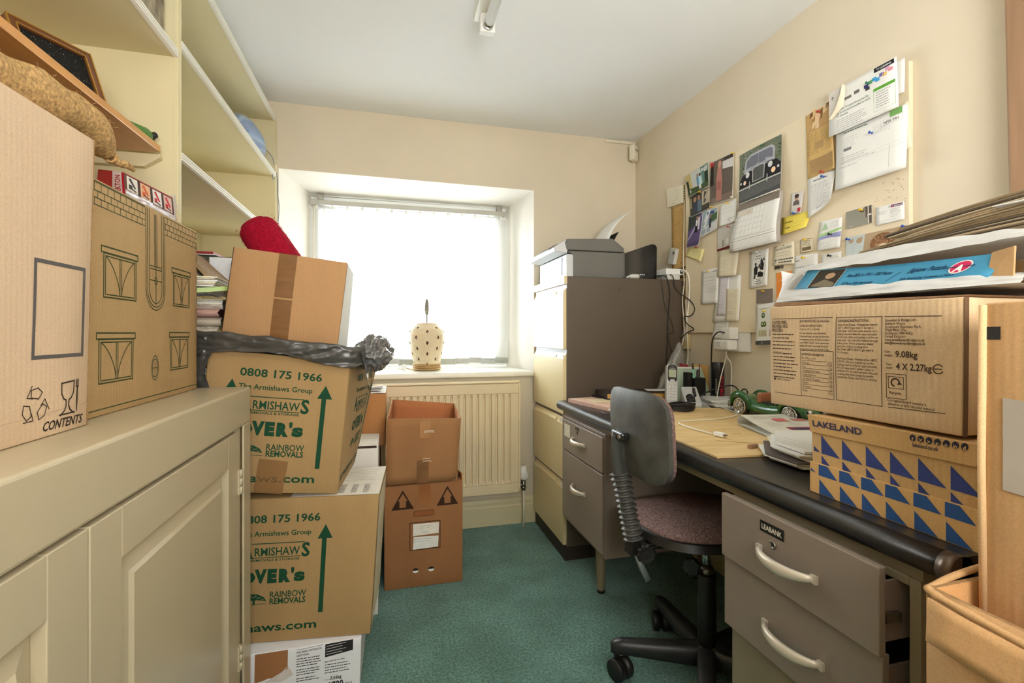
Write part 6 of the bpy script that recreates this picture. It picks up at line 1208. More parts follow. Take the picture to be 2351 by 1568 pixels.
sheet('label_strip', 'narrow dark printed strip under the tradesman card', 'label', [(1.477, 1.309), (1.43, 1.308), (1.43, 1.293), (1.477, 1.294)], CPAPER, 1, .001, prt=lambda p: (p.rect(.04, .15, .6, .9, (70, 60, 48)), p.rect(.64, .15, .95, .9, (100, 90, 74))), nu=3, nv=3)
def pr_oval(p):
    p.ring(.5, .5, .036, .064, .0008, DK, n=32); p.lines(.36, .83, .64, 1, .1, DK, .0026, 2, 0); p.lines(.30, .765, .70, 1, .1, DK, .0026, 3, 0); K_ = (44, 42, 42)
    p.poly([(.60, .46), (.76, .44), (.80, .60), (.72, .70), (.62, .66), (.56, .58)], K_); p.disc(.66, .70, .005, .006, K_); p.line([(.62, .66), (.78, .74)], .0035, K_); p.tri((.76, .70), (.82, .80), (.82, .70), K_)
    p.poly([(.24, .36), (.42, .34), (.46, .54), (.34, .60), (.24, .52)], K_); p.disc(.34, .63, .005, .006, K_); p.poly([(.22, .24), (.32, .24), (.36, .38), (.26, .38)], (70, 68, 68)); p.poly([(.44, .28), (.74, .26), (.78, .36), (.60, .42), (.46, .40)], K_, .0002); p.disc(.56, .56, .007, .009, (120, 116, 112)); p.line([(.4, .5), (.6, .6)], .002, K_, .0003)
    p.lines(.36, .205, .64, 1, .1, DK, .0024, 2, 0); p.lines(.37, .15, .62, 1, .1, DK, .0036, 3, 0); p.lines(.36, .095, .64, 1, .1, DK, .0036, 4, 0)
sheet('poster_card', 'white card with an oval drawing of musicians', 'card', [(1.602, 1.382), (1.504, 1.382), (1.507, 1.239), (1.599, 1.235)], WPAPER, 2, .003, prt=pr_oval)
sheet('note', 'white handwritten note left of the pale teal leaflet', 'note', [(1.386, 1.331), (1.288, 1.327), (1.284, 1.240), (1.391, 1.226)], WPAPER, 3, .006, prt=lambda p: (p.lines(.1, .80, .28, 1, .1, (130, 130, 160), .0028, 2, 0), p.lines(.1, .56, .85, 1, .1, (150, 150, 176), .003, 3, 0), p.lines(.1, .34, .6, 1, .1, (150, 150, 176), .003, 4, 0)))
sheet('leaflet', 'small white leaflet with pale teal drops', 'leaflet', [(1.276, 1.318), (1.203, 1.319), (1.2, 1.240), (1.274, 1.241)], WPAPER, 2, .003, prt=lambda p: (p.ring(.2, .5, .006, .012, .002, (130, 160, 190), 60, 300), p.ring(.32, .5, .006, .012, .002, (150, 190, 206), 240, 480), p.rect(.5, .1, .98, .3, (170, 200, 206)), p.lines(.5, .8, .9, 3, .12, LT, .001, 3)))
sheet('sticky_note', 'pale yellow sticky note with lifted corner under the purple photo', 'note', [(2.005, 1.474), (1.886, 1.444), (1.893, 1.384), (2.020, 1.434)], mat('pale_yellow_note', (232, 222, 160), .8), 1, .006, curl=.010, prt=lambda p: p.lines(.15, .75, .8, 3, .2, (180, 172, 130), .0012, 3, .4))
def pr_low(p): p.lines(.08, .92, .28, 1, .1, MID, .0024, 8, 0); p.lines(.68, .90, .92, 1, .1, (130, 130, 140), .003, 9, 0); p.lines(.12, .76, .9, 3, .10, (160, 160, 170), .0014, 4, .4); p.disc(.26, .50, .0016, .0016, DK); p.lines(.36, .48, .95, 4, .055, (160, 160, 170), .0014, 8, .3)
sheet('letter', 'plain white letter lowest on the left, left of the receipts', 'letter', [(1.908, 1.346), (1.787, 1.348), (1.791, 1.190), (1.904, 1.190)], WPAPER, 1, .005, prt=pr_low)
def pr_rc(p): p.lines(.2, .82, .8, 2, .06, LT, .001, 3); p.lines(.12, .60, .9, 4, .07, LT, .001, 5, .5); p.lines(.1, .28, .6, 2, .06, MID, .0012, 6)
sheet('receipt', 'long white receipt at the back of the receipt cluster', 'receipt', [(1.800, 1.304), (1.651, 1.296), (1.658, 1.109), (1.822, 1.105)], WPAPER, 1, .006)
sheet('receipt', 'torn white slip hanging below the receipt cluster', 'receipt', [(1.815, 1.115), (1.724, 1.113), (1.738, 1.031), (1.831, 1.032)], WPAPER, 0, .004, prt=lambda p: p.lines(.1, .62, .7, 2, .14, MID, .0012, 3))
sheet('receipt', 'pale lilac-white slip on the long receipt', 'receipt', [(1.779, 1.301), (1.717, 1.296), (1.735, 1.131), (1.794, 1.133)], mat('lilac_paper', (228, 226, 236), .85), 3, .004, prt=pr_rc)
sheet('receipt', 'cream slip on the right half of the long receipt', 'receipt', [(1.731, 1.246), (1.658, 1.240), (1.660, 1.107), (1.735, 1.108)], CPAPER, 5, .005, prt=pr_rc)
def pr_ru(p): p.lines(.1, .86, .55, 3, .06, LT, .001, 3); p.lines(.1, .62, .6, 6, .06, LT, .001, 4, .4); p.lines(.1, .18, .5, 1, .06, MID, .0014, 6); p.line([(.70, .97), (.74, .04)], .0008, (170, 166, 156)); p.lines(.78, .4, .94, 3, .1, LT, .001, 8)
sheet('receipt', 'top cream receipt with a fold line in the receipt cluster', 'receipt', [(1.779, 1.416), (1.654, 1.411), (1.668, 1.296), (1.783, 1.302)], CPAPER, 6, .006, prt=pr_ru)
def pr_or(p):
    p.rect(0, 0, 1, 1, (228, 138, 60))
    for k, s_ in enumerate(("It's not an", 'emergency.', 'But you', 'may need', 'The')): p.text(s_, .12, .74 - .155 * k, .0105, (248, 240, 228), .012, width=.0055 * len(s_), k=.0003)
sheet('leaflet', 'orange leaflet with white words partly hidden by the plastic bag', 'leaflet', [(1.466, 1.281), (1.394, 1.280), (1.389, 1.160), (1.460, 1.156)], WPAPER, 2, .004, prt=pr_or)
def pr_cc(p): p.rect(0, 0, 1, 1, (128, 118, 110)); K_ = (44, 40, 38); p.ring(.52, .52, .020, .018, .004, K_, 20, 160); p.rect(.28, .36, .76, .54, K_, .0003); p.disc(.34, .42, .004, .005, (196, 186, 170), .0005); p.disc(.70, .42, .004, .005, (196, 186, 170), .0005); p.rect(.46, .36, .58, .56, (90, 84, 78), .0005); p.lines(.08, .24, .5, 2, .1, (200, 194, 184), .001, 3); p.lines(.6, .18, .9, 1, .1, (200, 194, 184), .001, 4)
sheet('business_card', 'grey card with a black vintage car front', 'card', [(1.567, 1.228), (1.482, 1.225), (1.482, 1.172), (1.564, 1.173)], WPAPER, 1, .002, prt=pr_cc)
def pr_bug(p):
    for u, v, c_ in ((.38, .72, (70, 104, 58)), (.34, .50, (84, 110, 50)), (.46, .50, (84, 110, 50)), (.80, .72, (60, 80, 60)), (.84, .48, (60, 60, 56))): p.disc(u, v, .0085, .011, c_); p.disc(u, v + .01, .004, .005, (190, 200, 160), .0004)
    p.rect(.14, .20, .56, .36, (206, 200, 170)); 
    for q in range(5): p.line([(.2 + .08 * q, .22), (.2 + .08 * q, .34)], .0016, (150, 146, 110), .0004)
    p.rect(.70, .20, .96, .36, (176, 150, 140)); p.rect(0, 0, 1, .10, (82, 80, 80)); p.text('A', .30, .03, .006, (226, 226, 226), .02, k=.0003); p.lines(.2, .88, .85, 1, .05, (110, 130, 110), .0016, 3)
sheet('leaflet', 'white leaflet with green shells and a dark foot, behind the food carton', 'leaflet', [(1.567, 1.166), (1.465, 1.173), (1.465, 1.014), (1.564, 1.010)], WPAPER, 3, .004, prt=pr_bug)

# push pins, each its own thing
PINC = {'red': mat('pin_red', (176, 30, 36), .25), 'yellow': mat('pin_yellow', (226, 186, 30), .25), 'blue': mat('pin_blue', (30, 76, 170), .25), 'green': mat('pin_green', (22, 104, 72), .25), 'white': mat('pin_white', (232, 230, 226), .25), 'black': mat('pin_black', (30, 30, 32), .25)}
for c_, y, z, off, where in (('red', 1.817, 1.812, .008, 'between the pale house photo and the tall photo'), ('yellow', 1.688, 1.812, .005, 'at the top right of the tall figure photo'), ('yellow', 1.903, 1.711, .008, 'on the dark snapshot of two people'), ('white', 1.688, 1.627, .009, 'at the foot of the tall figure photo'), ('yellow', 1.821, 1.621, .008, 'on the pale snowy path photo'),
    ('yellow', 1.720, 1.610, .005, 'on the plain signed card'), ('red', 1.715, 1.508, .005, 'on the grey arch card'), ('yellow', 1.693, 1.405, .009, 'at the top of the receipt cluster'), ('red', 1.932, 1.459, .005, 'on the pale yellow sticky note'), ('green', 1.524, 1.779, .009, 'at the top of the calendar'), ('blue', 1.376, 1.482, .007, 'at the foot of the portrait card'),
    ('red', 1.278, 1.799, .004, 'at the top of the yellowed newspaper page'), ('red', 1.264, 1.592, .006, 'at the foot of the yellowed newspaper page'), ('blue', 1.260, 1.576, .007, 'at the top of the rolled-corner letter'), ('green', 1.097, 1.800, .020, 'on the topmost licence letter'), ('blue', 1.088, 1.649, .019, 'on the vehicle document'), ('yellow', 1.131, 1.432, .004, 'on the grey business card'),
    ('blue', 1.007, 1.354, .003, 'at the top right corner of the portrait photo'), ('blue', 1.173, 1.350, .004, 'at the top left corner of the portrait photo'), ('yellow', 1.334, 1.380, .003, 'on the tiny beige card'), ('black', 1.238, 1.309, .004, 'on the pale teal leaflet'), ('yellow', 1.337, 1.318, .006, 'on the handwritten note'), ('yellow', 1.851, 1.335, .003, 'on the lowest plain letter'), ('yellow', 1.524, 1.218, .003, 'on the vintage car card'),
    ('yellow', 1.515, 1.140, .006, 'on the shell leaflet'), ('white', 1.554, 1.374, .005, 'at the top of the musicians card'), ('black', 1.232, 1.378, .009, 'on the green and lilac leaflet')):
    t = thing('push_pin', f'{c_} push pin {where}', 'push pin', (1.40, y, z), 'push pins on the board'); x = 1.4025 - off; d = V((-1, .18, .15)).normalized(); o_ = V((x, y, z)); g = G(); g.lathe([(.0034, .0005), (.0034, .0018), (.0020, .003), (.0020, .0085), (.0042, .0095), (.0044, .0110), (.0, .0118)], o_, d, 12); g.obj('head', PINC[c_], t)
    g = G(); g.cyl(o_ + V((off + .001, 0, 0)), o_ + d * .001, .0005, 5); g.obj('shaft', STEEL, t)

# ---------------------------------------------------------------- wall socket, chargers, cables
t = thing('wall_socket', 'white double wall socket below the pinboard', 'socket', (1.415, 1.69, .98)); g = G(); g.box(1.4085, 1.4195, 1.612, 1.758, .978, 1.062); g.obj('face_plate', UPVC, t, bevel=.003)
for y in (1.64, 1.69): G().box(1.4065, 1.409, y, y + .008, 1.042, 1.054).obj('switch', mat('switch_white', (226, 226, 222), .3), t, bevel=.001)
t = thing('charger', 'small white cube charger with black cable, the upper plug in the socket', 'charger', (1.38, 1.70, 1.03)); g = G(); g.box(1.362, 1.4055, 1.668, 1.725, 1.030, 1.080); g.obj('body', UPVC, t, bevel=.005, seg=3)
t = thing('charger', 'wide white adaptor with two cables, the lower plug in the socket', 'charger', (1.38, 1.71, .985)); g = G(); g.box(1.355, 1.4055, 1.672, 1.765, .984, 1.0285); g.obj('body', UPVC, t, bevel=.008, seg=4); g = G(); g.box(1.352, 1.356, 1.715, 1.745, 1.0, 1.02); g.obj('front_label', mat('plug_front', (226, 226, 224), .35), t, bevel=.001)
def cable(name, label, pts, r, m, n=7, cat='cable', group='cables'): g = G(); g.tube(smooth_path(pts, n), r, 7); return g.obj(name, m, label=label, cat=cat, group=group)
BCAB = mat('black_cable', (24, 22, 20), .5); WCAB = mat('white_cable', (226, 220, 204), .45)
cable('charging_cable', 'black cable curving from the upper charger down behind the spray can', [(1.358, 1.695, 1.058), (1.340, 1.715, 1.060), (1.330, 1.735, 1.03), (1.336, 1.750, .97), (1.338, 1.755, .90), (1.335, 1.750, .82), (1.325, 1.745, .765), (1.26, 1.72, .7588), (1.20, 1.70, .7588), (1.14, 1.66, .7588)], .0028, BCAB)
wc = cable('charging_cable', 'white cable from the lower adaptor snaking over the plywood sheet to a plug', [(1.372, 1.700, .983), (1.368, 1.705, .94), (1.350, 1.712, .86), (1.325, 1.70, .79), (1.30, 1.66, .7605), (1.27, 1.575, .7605), (1.235, 1.48, .7605), (1.19, 1.432, .7605), (1.10, 1.398, .7605), (1.0, 1.392, .7605), (.935, 1.385, .7605), (.910, 1.34, .7605), (.907, 1.27, .7605), (.914, 1.195, .7605)], .0022, WCAB)
g = G(); g.X = M.Translation((.918, 1.168, .7645)) @ M.Rotation(R(-78), 4, 'Z'); g.box(-.016, .016, -.008, .008, -.0055, .0055); cn = g.obj('connector', UPVC, wc, bevel=.002)
g = G(); g.X = M.Translation((.918, 1.168, .7645)) @ M.Rotation(R(-78), 4, 'Z'); g.box(.016, .024, -.005, .005, -.002, .002); g.obj('metal_tip', STEEL, cn)
cable('wall_cable', 'white cable running straight down the wall from the lower adaptor', [(1.385, 1.725, .983), (1.392, 1.722, .95), (1.412, 1.722, .92), (1.414, 1.724, .83), (1.414, 1.726, .755)], .004, WCAB)
cable('power_lead', 'black lead looping over the white papers to the green toy car', [(1.20, 1.73, .7588), (1.25, 1.74, .775), (1.30, 1.74, .802), (1.355, 1.735, .822), (1.40, 1.70, .834), (1.398, 1.66, .812), (1.37, 1.665, .790), (1.33, 1.70, .777), (1.27, 1.72, .7588), (1.16, 1.70, .7588), (1.10, 1.66, .7588)], .0028, BCAB)
cable('power_lead', 'short black lead coiling from the tail of the green toy car', [(1.335, 1.555, .790), (1.352, 1.585, .800), (1.365, 1.610, .818), (1.372, 1.60, .832), (1.366, 1.575, .826), (1.352, 1.56, .80), (1.345, 1.548, .772)], .0026, BCAB)
g = G()
for k in range(6): g.tube([(1.085 + (.052 + .003 * (k % 3)) * math.cos(a * .2618), 1.600 + (.032 + .003 * (k % 2)) * math.sin(a * .2618), .762 + .0042 * k + .002 * math.sin(a * .6 + k)) for a in range(25)], .0032, 6)
g.obj('coiled_cable', BCAB, label='black cable coiled flat in front of the cordless phone', cat='cable', group='cables')
cable('network_cable', 'thick white cable from the network box looping down behind the board strip', [(1.398, 2.055, 1.362), (1.398, 2.035, 1.365), (1.402, 2.010, 1.340), (1.405, 2.002, 1.28), (1.404, 2.008, 1.20), (1.402, 2.02, 1.12), (1.400, 2.026, 1.02)], .0048, WCAB)
cable('phone_cable', 'thin white cable hanging from high on the corner strip past the network box', [(1.412, 2.055, 1.715), (1.408, 2.05, 1.62), (1.404, 2.048, 1.50), (1.400, 2.045, 1.40), (1.398, 2.036, 1.30), (1.394, 2.044, 1.22), (1.392, 2.03, 1.12), (1.390, 2.026, 1.04), (1.370, 2.032, .97), (1.345, 2.038, .93), (1.315, 2.03, .915)], .0026, WCAB)
cable('phone_cable', 'thin white cable dropping beside the junction box to the desk', [(1.396, 2.02, 1.22), (1.394, 2.012, 1.12), (1.392, 2.0, 1.02), (1.388, 1.99, .95), (1.380, 1.985, .90), (1.376, 1.985, .85)], .0024, WCAB)
for k, (lab, pts) in enumerate((('black cable trailing from the router down the cabinet side', [(1.30, 2.12, 1.345), (1.31, 2.06, 1.336), (1.315, 2.042, 1.30), (1.322, 2.04, 1.25), (1.318, 2.042, 1.18), (1.312, 2.043, 1.10), (1.31, 2.044, 1.0), (1.305, 2.044, .88), (1.29, 2.04, .80)]),
    ('black cable looping out from the cabinet corner beside the white cables', [(1.32, 2.12, 1.350), (1.34, 2.05, 1.34), (1.352, 2.04, 1.28), (1.38, 2.02, 1.24), (1.400, 1.985, 1.21), (1.404, 1.96, 1.17), (1.398, 1.985, 1.14), (1.380, 2.01, 1.135), (1.385, 1.99, 1.10), (1.402, 1.965, 1.075), (1.392, 2.0, 1.06), (1.375, 2.03, 1.03)]),
    ('fine dark cable tangled low on the cabinet side', [(1.29, 2.10, 1.345), (1.275, 2.045, 1.33), (1.285, 2.044, 1.26), (1.30, 2.045, 1.18), (1.33, 2.044, 1.12), (1.345, 2.044, 1.06), (1.315, 2.045, 1.05), (1.33, 2.044, .98), (1.36, 2.044, .93)]))):
    cable('router_cable', lab, pts, (.0024, .0024, .0012)[k], BCAB)
g = G(); g.box(1.398, 1.4195, 2.010, 2.068, .978, 1.052); g.obj('junction_box', mat('yellowed_plastic', (206, 186, 136), .5), label='yellowed plastic junction box under the end of the pinboard', cat='junction box', bevel=.003)

# ---------------------------------------------------------------- desk top items
PLY = mat('worn_plywood', (206, 172, 112), .55, var=.14, vs=7, stretch=(1, 5, 1), c2=(226, 198, 146), bump=.08, bs=30); ZD = .7505
t = thing('plywood_sheet', 'worn plywood sheet lying on the desk under cables and newspaper', 'board', (1.05, 1.3, ZD))
po = [(.768, .985), (1.32, .93), (1.345, 1.15), (1.335, 1.36), (1.30, 1.50), (1.27, 1.63), (1.20, 1.655), (1.13, 1.665), (1.05, 1.64), (.86, 1.62), (.80, 1.60)]
g = G(); g.prism(po, (0, 0, ZD), (1, 0, 0), (0, 1, 0), (0, 0, .0055)); g.obj('sheet', PLY, t, bevel=.0006)
g = G(); g.prism([(x * .9985 + .0016, y * .9985 + .002) for x, y in po], (0, 0, ZD + .0018), (1, 0, 0), (0, 1, 0), (0, 0, .0018)); g.obj('dark_ply', mat('dark_ply_edge', (120, 88, 54), .7), t)
g = G()
for a, b in (((1.16, 1.45), (1.09, 1.47)), ((1.02, 1.2), (.98, 1.19)), ((.95, 1.08), (.88, 1.13)), ((1.2, 1.3), (1.14, 1.34))): g.prism([(a[0], a[1]), (b[0], b[1]), (b[0] + .002, b[1] + .002), (a[0] + .002, a[1] + .002)], (0, 0, ZD + .0055), (1, 0, 0), (0, 1, 0), (0, 0, .0003))
g.obj('cut_marks', ink((110, 78, 44)), t, kind='stuff')
ZP = ZD + .0062
# folded newspaper on the plywood
t = thing('newspaper', 'folded newspaper with red headlines lying open-edged on the plywood', 'newspaper', (1.22, 1.15, ZP))
def np_(u, v, lay):   # u along the fold, v around the fold
    s = v; A0, B0 = V((1.085, 1.285, 0)), V((1.41, 1.31, 0)); A1, B1 = V((1.035, 1.06, 0)), V((1.40, .99, 0))
    if s < .46: q = s / .46; p_ = A1.lerp(B1, u).lerp(A0.lerp(B0, u), q); z_ = .001 + .0012 * lay + .004 * q * q
    elif s < .54: q = (s - .46) / .08; a = math.pi * q; p_ = A0.lerp(B0, u) + V((0, .012 * math.sin(a), 0)); z_ = .001 + .013 * (1 - math.cos(a)) + .004
    else: q = (s - .54) / .46; p_ = A0.lerp(B0, u).lerp(A1.lerp(B1, u) + V((.02, .05, 0)), q); z_ = .001 + .004 + .026 * (1 - q) ** 1.3 + .007 - .0012 * lay
    return V((p_.x, p_.y, ZP + z_ * (1 - .35 * u)))
for lay in range(3): g = G(); g.grid(lambda u, v: np_(u, v, lay), 8, 40); g.obj('page', mat('white_newsprint', (222, 220, 208), .85, var=.04, vs=30), t)
class FnFace:
    def __init__(s, f, W_, H_): s.f, s.W, s.H = f, W_, H_
    def pt(s, u, v, off=0.): return s.f(u, v) + V((0, 0, off))
ff = FnFace(lambda u, v: np_(u, 1 - .46 * v, 0), .33, .22); p = Print(ff, .0012)
p.rect(.26, .62, .40, .76, (200, 110, 110)); p.rect(.46, .62, .62, .74, (196, 130, 120)); p.rect(.22, .22, .52, .34, (150, 60, 80)); p.rect(.26, .22, .40, .30, (70, 60, 90), .0003); p.rect(.60, .24, .86, .36, (190, 70, 84)); p.rect(.64, .24, .74, .32, (96, 84, 110), .0003)
for k in range(9): p.lines(.08 + .22 * (k % 4), .88 - .05 * (k // 4), .26 + .22 * (k % 4), 2, .022, (176, 176, 170), .0012, k)
for k in range(4): p.lines(.1 + .22 * k, .56, .28 + .22 * k, 6, .03, (176, 176, 170), .0012, 30 + k)
p.obj(t, 'print')
# pile of loose papers
rd = random.Random(9); base = [(.868, .842), (.872, .945), (.965, 1.055), (1.36, .98), (1.33, .76), (1.10, .76)]
cols_ = [mat('grey_envelope', (196, 196, 190), .8), WPAPER, mat('dark_folder_card', (96, 86, 78), .7), WPAPER, CPAPER, WPAPER, WPAPER]
for k in range(7):
    th_ = .0035 if k % 3 else .005; dx, dy = rd.uniform(-.012, .012), rd.uniform(-.008, .010); z0 = ZD + .0005 + .0056 * k + (.006 if False else 0); q = [(.872 + dx, .790 + .05 + dy), (.874 + dx + .012 * (k > 2), .935 + dy), (.935 + dx + .02 * (k > 4), 1.02 + dy), (1.30 + dx, .975 + dy), (1.27 + dx, .765), (1.12 + dx, .765)]
    if k >= 2: q[2] = (q[2][0] + .03, q[2][1] + .02)
    t = thing('loose_papers', ('grey envelope at the bottom of the paper pile beside the patterned box', 'second paper up in the pile beside the patterned box', 'dark card folder edge low in the paper pile', 'middle white sheets of the paper pile by the patterned box', 'cream sheet in the upper half of the paper pile', 'white sheets just under the top of the paper pile', 'topmost white printed page of the paper pile on the desk')[k], 'papers', (1.08, .9, z0), 'paper pile on the desk')
    vs_ = [V((x, y, z0 + (.006 if y > .96 or x > .98 else 0) * 0 + (.0062 if k < 2 and False else 0))) for x, y in q]; g = G(); g.prism(q, (0, 0, z0 + (.006 if k > -1 else 0)), (1, 0, 0), (0, 1, 0), (0, 0, th_)); g.obj('sheet', cols_[k], t)
    if k == 6:
        f = Face((q[0][0], .99, z0 + .006 + th_), (q[0][0], .78, z0 + .006 + th_), (1.26, .78, z0 + .006 + th_), (1.26, .99, z0 + .006 + th_)); p = Print(f, .0004); p.lines(.1, .18, .9, 1, .1, (110, 110, 130), .0012, 3); p.lines(.1, .12, .9, 2, .05, MID, .001, 5); p.rect(.3, .36, .95, .375, (96, 110, 190)); p.lines(.4, .5, .8, 1, .1, DK, .002, 5); p.obj(t, 'print')
g = G(); g.X = M.Translation((.915, 1.035, ZP + .0045)) @ M.Rotation(R(20), 4, 'Z'); g.box(-.016, .016, -.006, .006, -.0045, .0045); g.obj('wood_offcut', OAK, label='small brown wood offcut at the tip of the paper pile', cat='wood', bevel=.001)
# cordless phone
PSIL = mat('silver_plastic', (196, 198, 198), .35, .15, var=.03); PBLK = mat('phone_black', (34, 34, 36), .25)
t = thing('phone_handset', 'silver cordless phone handset standing upright in its cradle', 'phone', (1.14, 1.74, ZD)); X = M.Translation((1.142, 1.745, ZD + .006)) @ M.Rotation(R(-14), 4, 'Z') @ M.Rotation(R(-11), 4, 'X') @ M.Rotation(R(4), 4, 'Y')
def rrect(w, h, r, n=5): return [(sx_ * (w - r) + r * math.cos(R(a)), sy_ * (h - r) + r * math.sin(R(a))) for sx_, sy_, a0 in ((1, 1, 0), (-1, 1, 90), (-1, -1, 180), (1, -1, 270)) for a in [a0 + 90 * k / n for k in range(n + 1)]]
g = G(); g.X = X @ M.Translation((0, 0, .088)); g.prism(rrect(.0245, .085, .018), (0, 0, 0), (1, 0, 0), (0, 0, 1), (0, .026, 0)); hs_ = g.obj('body', PSIL, t, bevel=.004, seg=3)
def php(poly, nm, m, d=.0012): g = G(); g.X = X @ M.Translation((0, 0, .088)); g.prism(poly, (0, .0003, 0), (1, 0, 0), (0, 0, 1), (0, -d, 0)); return g.obj(nm, m, t, bevel=.0004)
php([(x, y + .045) for x, y in rrect(.0205, .037, .015)], 'front_bezel', PBLK, .001)
php([(x, y + .044) for x, y in rrect(.0155, .0165, .002)], 'screen', mat('lcd_screen', (176, 186, 160), .25), .0016)
php([(x, y + .073) for x, y in rrect(.006, .006, .005)], 'earpiece', mat('earpiece_grey', (70, 70, 74), .4), .0016)
php([(x, y + .012) for x, y in rrect(.010, .007, .006)], 'navigation_key', PSIL, .002)
for r in range(5):
    for c_ in range(3): php([(x - .0125 + .0125 * c_, y - .014 - .0125 * r) for x, y in rrect(.0045, .0038, .002, 3)], 'key', mat('phone_key', (222, 222, 220), .4), .0016)
g = G(); g.X = X @ M.Translation((0, 0, .088)); p = Print(Face(X @ V((-.016, -.0016, .150)), X @ V((.016, -.0016, .150)), X @ V((.016, -.0016, .157)), X @ V((-.016, -.0016, .157)))); p.text('Panasonic', .5, .2, .0045, (210, 210, 210), .02, width=.020, align='c'); p.obj(t, 'lettering')
t = thing('answering_machine', 'silver answering phone base with black keys beside the handset', 'phone base', (1.19, 1.71, ZD)); X = M.Translation((1.185, 1.715, ZD)) @ M.Rotation(R(-18), 4, 'Z')
g = G(); g.X = X; g.hexa([(-.010, -.045, .002), (.055, -.045, .002), (.055, .055, .002), (-.01, .055, .002), (-.010, -.042, .020), (.055, -.042, .020), (.055, .035, .082), (-.01, .035, .082)]); g.obj('body', PSIL, t, bevel=.006, seg=3)
f = Face(X @ V((-.008, -.042, .0212)), X @ V((.053, -.042, .0212)), X @ V((.053, .033, .0815)), X @ V((-.008, .033, .0815))); p = Print(f, .0016); p.poly([(u, v) for u, v in ((.06, .06), (.62, .06), (.62, .32), (.50, .52), (.30, .54), (.06, .40))], (38, 38, 40)); p.poly([(.62, .30), (.80, .42), (.86, .88), (.70, .92), (.60, .60)], (38, 38, 40)); p.obj(t, 'key_panel')
for u, v in ((.2, .3), (.4, .34), (.48, .18), (.28, .16), (.70, .52), (.74, .66), (.76, .80)): g = G(); c_ = f.pt(u, v, .001); g.cyl(c_, c_ + f.n * .003, .0042, 10); g.obj('key', mat('base_key', (60, 58, 60), .35), t)
g = G(); g.X = X; g.hexa([(.050, -.02, .0), (.085, -.05, .0), (.09, -.045, .0), (.055, -.01, 0), (.050, -.02, .03), (.07, -.04, .016), (.075, -.035, .016), (.055, -.01, .03)]); g.obj('foot', PSIL, t)
g = G(); g.X = M.Translation((1.13, 1.735, ZD)) @ M.Rotation(R(-14), 4, 'Z'); g.box(-.03, .032, -.008, .05, .0, .012); g.obj('cradle', PBLK, t, bevel=.003)
# pile of papers at the back, pen pot, books, spray can
t = thing('note_pads', 'low pile of white pads and papers against the wall under the can', 'papers', (1.34, 1.74, ZD)); 
for k in range(5): g = G(); g.X = M.Translation((1.342, 1.735, ZD + .0006 + .0072 * k)) @ M.Rotation(R((4, -6, 3, -9, 5)[k]), 4, 'Z'); g.box(-.060, .058, -.112 + .01 * k, .10, 0, .0068); g.obj('pad', WPAPER if k % 2 else mat('pad_grey', (206, 206, 202), .8), t)
ZC = ZD + .037
t = thing('spray_can', 'black spray can with red upright lettering by the wall', 'can', (1.375, 1.775, ZC)); g = G(); g.lathe([(.0245, 0), (.026, .002), (.026, .095), (.0262, .096), (.0262, .142), (.0255, .143), (.0, .143)], (1.368, 1.750, ZC), n=32); cn = g.obj('body', mat('can_black', (24, 23, 23), .3), t)
cf = FnFace(lambda u, v: V((1.368 + .0263 * math.cos(3.62 + 1.9 * u), 1.750 + .0263 * math.sin(3.62 + 1.9 * u), ZC + .095 * v)), .05, .095)
cf.pt = lambda u, v, off=0., cf=cf: V((1.368 + (.0262 + off) * math.cos(3.62 + 1.9 * u), 1.750 + (.0262 + off) * math.sin(3.62 + 1.9 * u), ZC + .095 * v))
p = Print(cf, .0003); p.text('OUHK', .72, .02, .0165, (200, 30, 56), .02, width=.088, rot=90); [p.rect(.04, .12 + .075 * q, .13, .165 + .075 * q, (170, 170, 166)) for q in range(9)]; p.obj(cn, 'lettering')
t = thing('pen_pot', 'square black pen pot holding pens beside the phone base', 'pen pot', (1.31, 1.815, ZD)); g = G(); px_, py_ = 1.292, 1.790
for a, b, c_, d in ((-.026, .026, -.026, -.023), (-.026, .026, .023, .026), (-.026, -.023, -.023, .023), (.023, .026, -.023, .023), (-.023, .023, -.023, .023)): g.box(px_ + a, px_ + b, py_ + c_, py_ + d, ZD, ZD + (.112 if (a, b, c_, d) != (-.023, .023, -.023, .023) else .004))
g.box(px_ - .05, px_ - .028, py_ - .01, py_ + .026, ZD, ZD + .135); g.obj('pot', BLACKPL, t, bevel=.001)
for nm, c_, x, y, tx, ty, L_, lab in (('pen', (130, 206, 180), -.010, -.010, -.10, .02, .145, 'mint green pen in the black pen pot'), ('pen', (74, 54, 36), -.004, .004, -.06, .03, .170, 'brown pencil standing tallest in the black pen pot'), ('pen', (40, 38, 34), .006, .0, .02, .02, .140, 'thick black marker in the pen pot'), ('pen', (120, 60, 44), .014, .010, .06, .02, .165, 'thin red pen at the right of the pen pot')):
    o_ = V((px_ + x, py_ + y, ZD + .006)); d = V((tx, ty, 1)).normalized(); g = G(); r_ = .0075 if 'marker' in lab else (.0046 if 'thin' not in lab else .0026); g.lathe([(r_ * .4, 0), (r_, .012), (r_, L_ - .006), (r_ * .6, L_)], o_, d, 10); g.obj(nm, mat('pen_%d_%d_%d' % c_, c_, .4), label=lab, cat='pen', group='pens in the pot')
t = thing('notebook', 'pale green notebook leaning upright behind the pen pot', 'book', (1.33, 1.88, ZD)); g = G(); g.hexa([(1.245, 1.865, ZD), (1.405, 1.83, ZD), (1.407, 1.836, ZD), (1.247, 1.871, ZD), (1.252, 1.905, ZD + .152), (1.378, 1.878, ZD + .150), (1.380, 1.884, ZD + .150), (1.254, 1.911, ZD + .152)]); g.obj('cover', mat('pale_green_card', (186, 206, 180), .7, var=.06, vs=14), t, bevel=.0008)
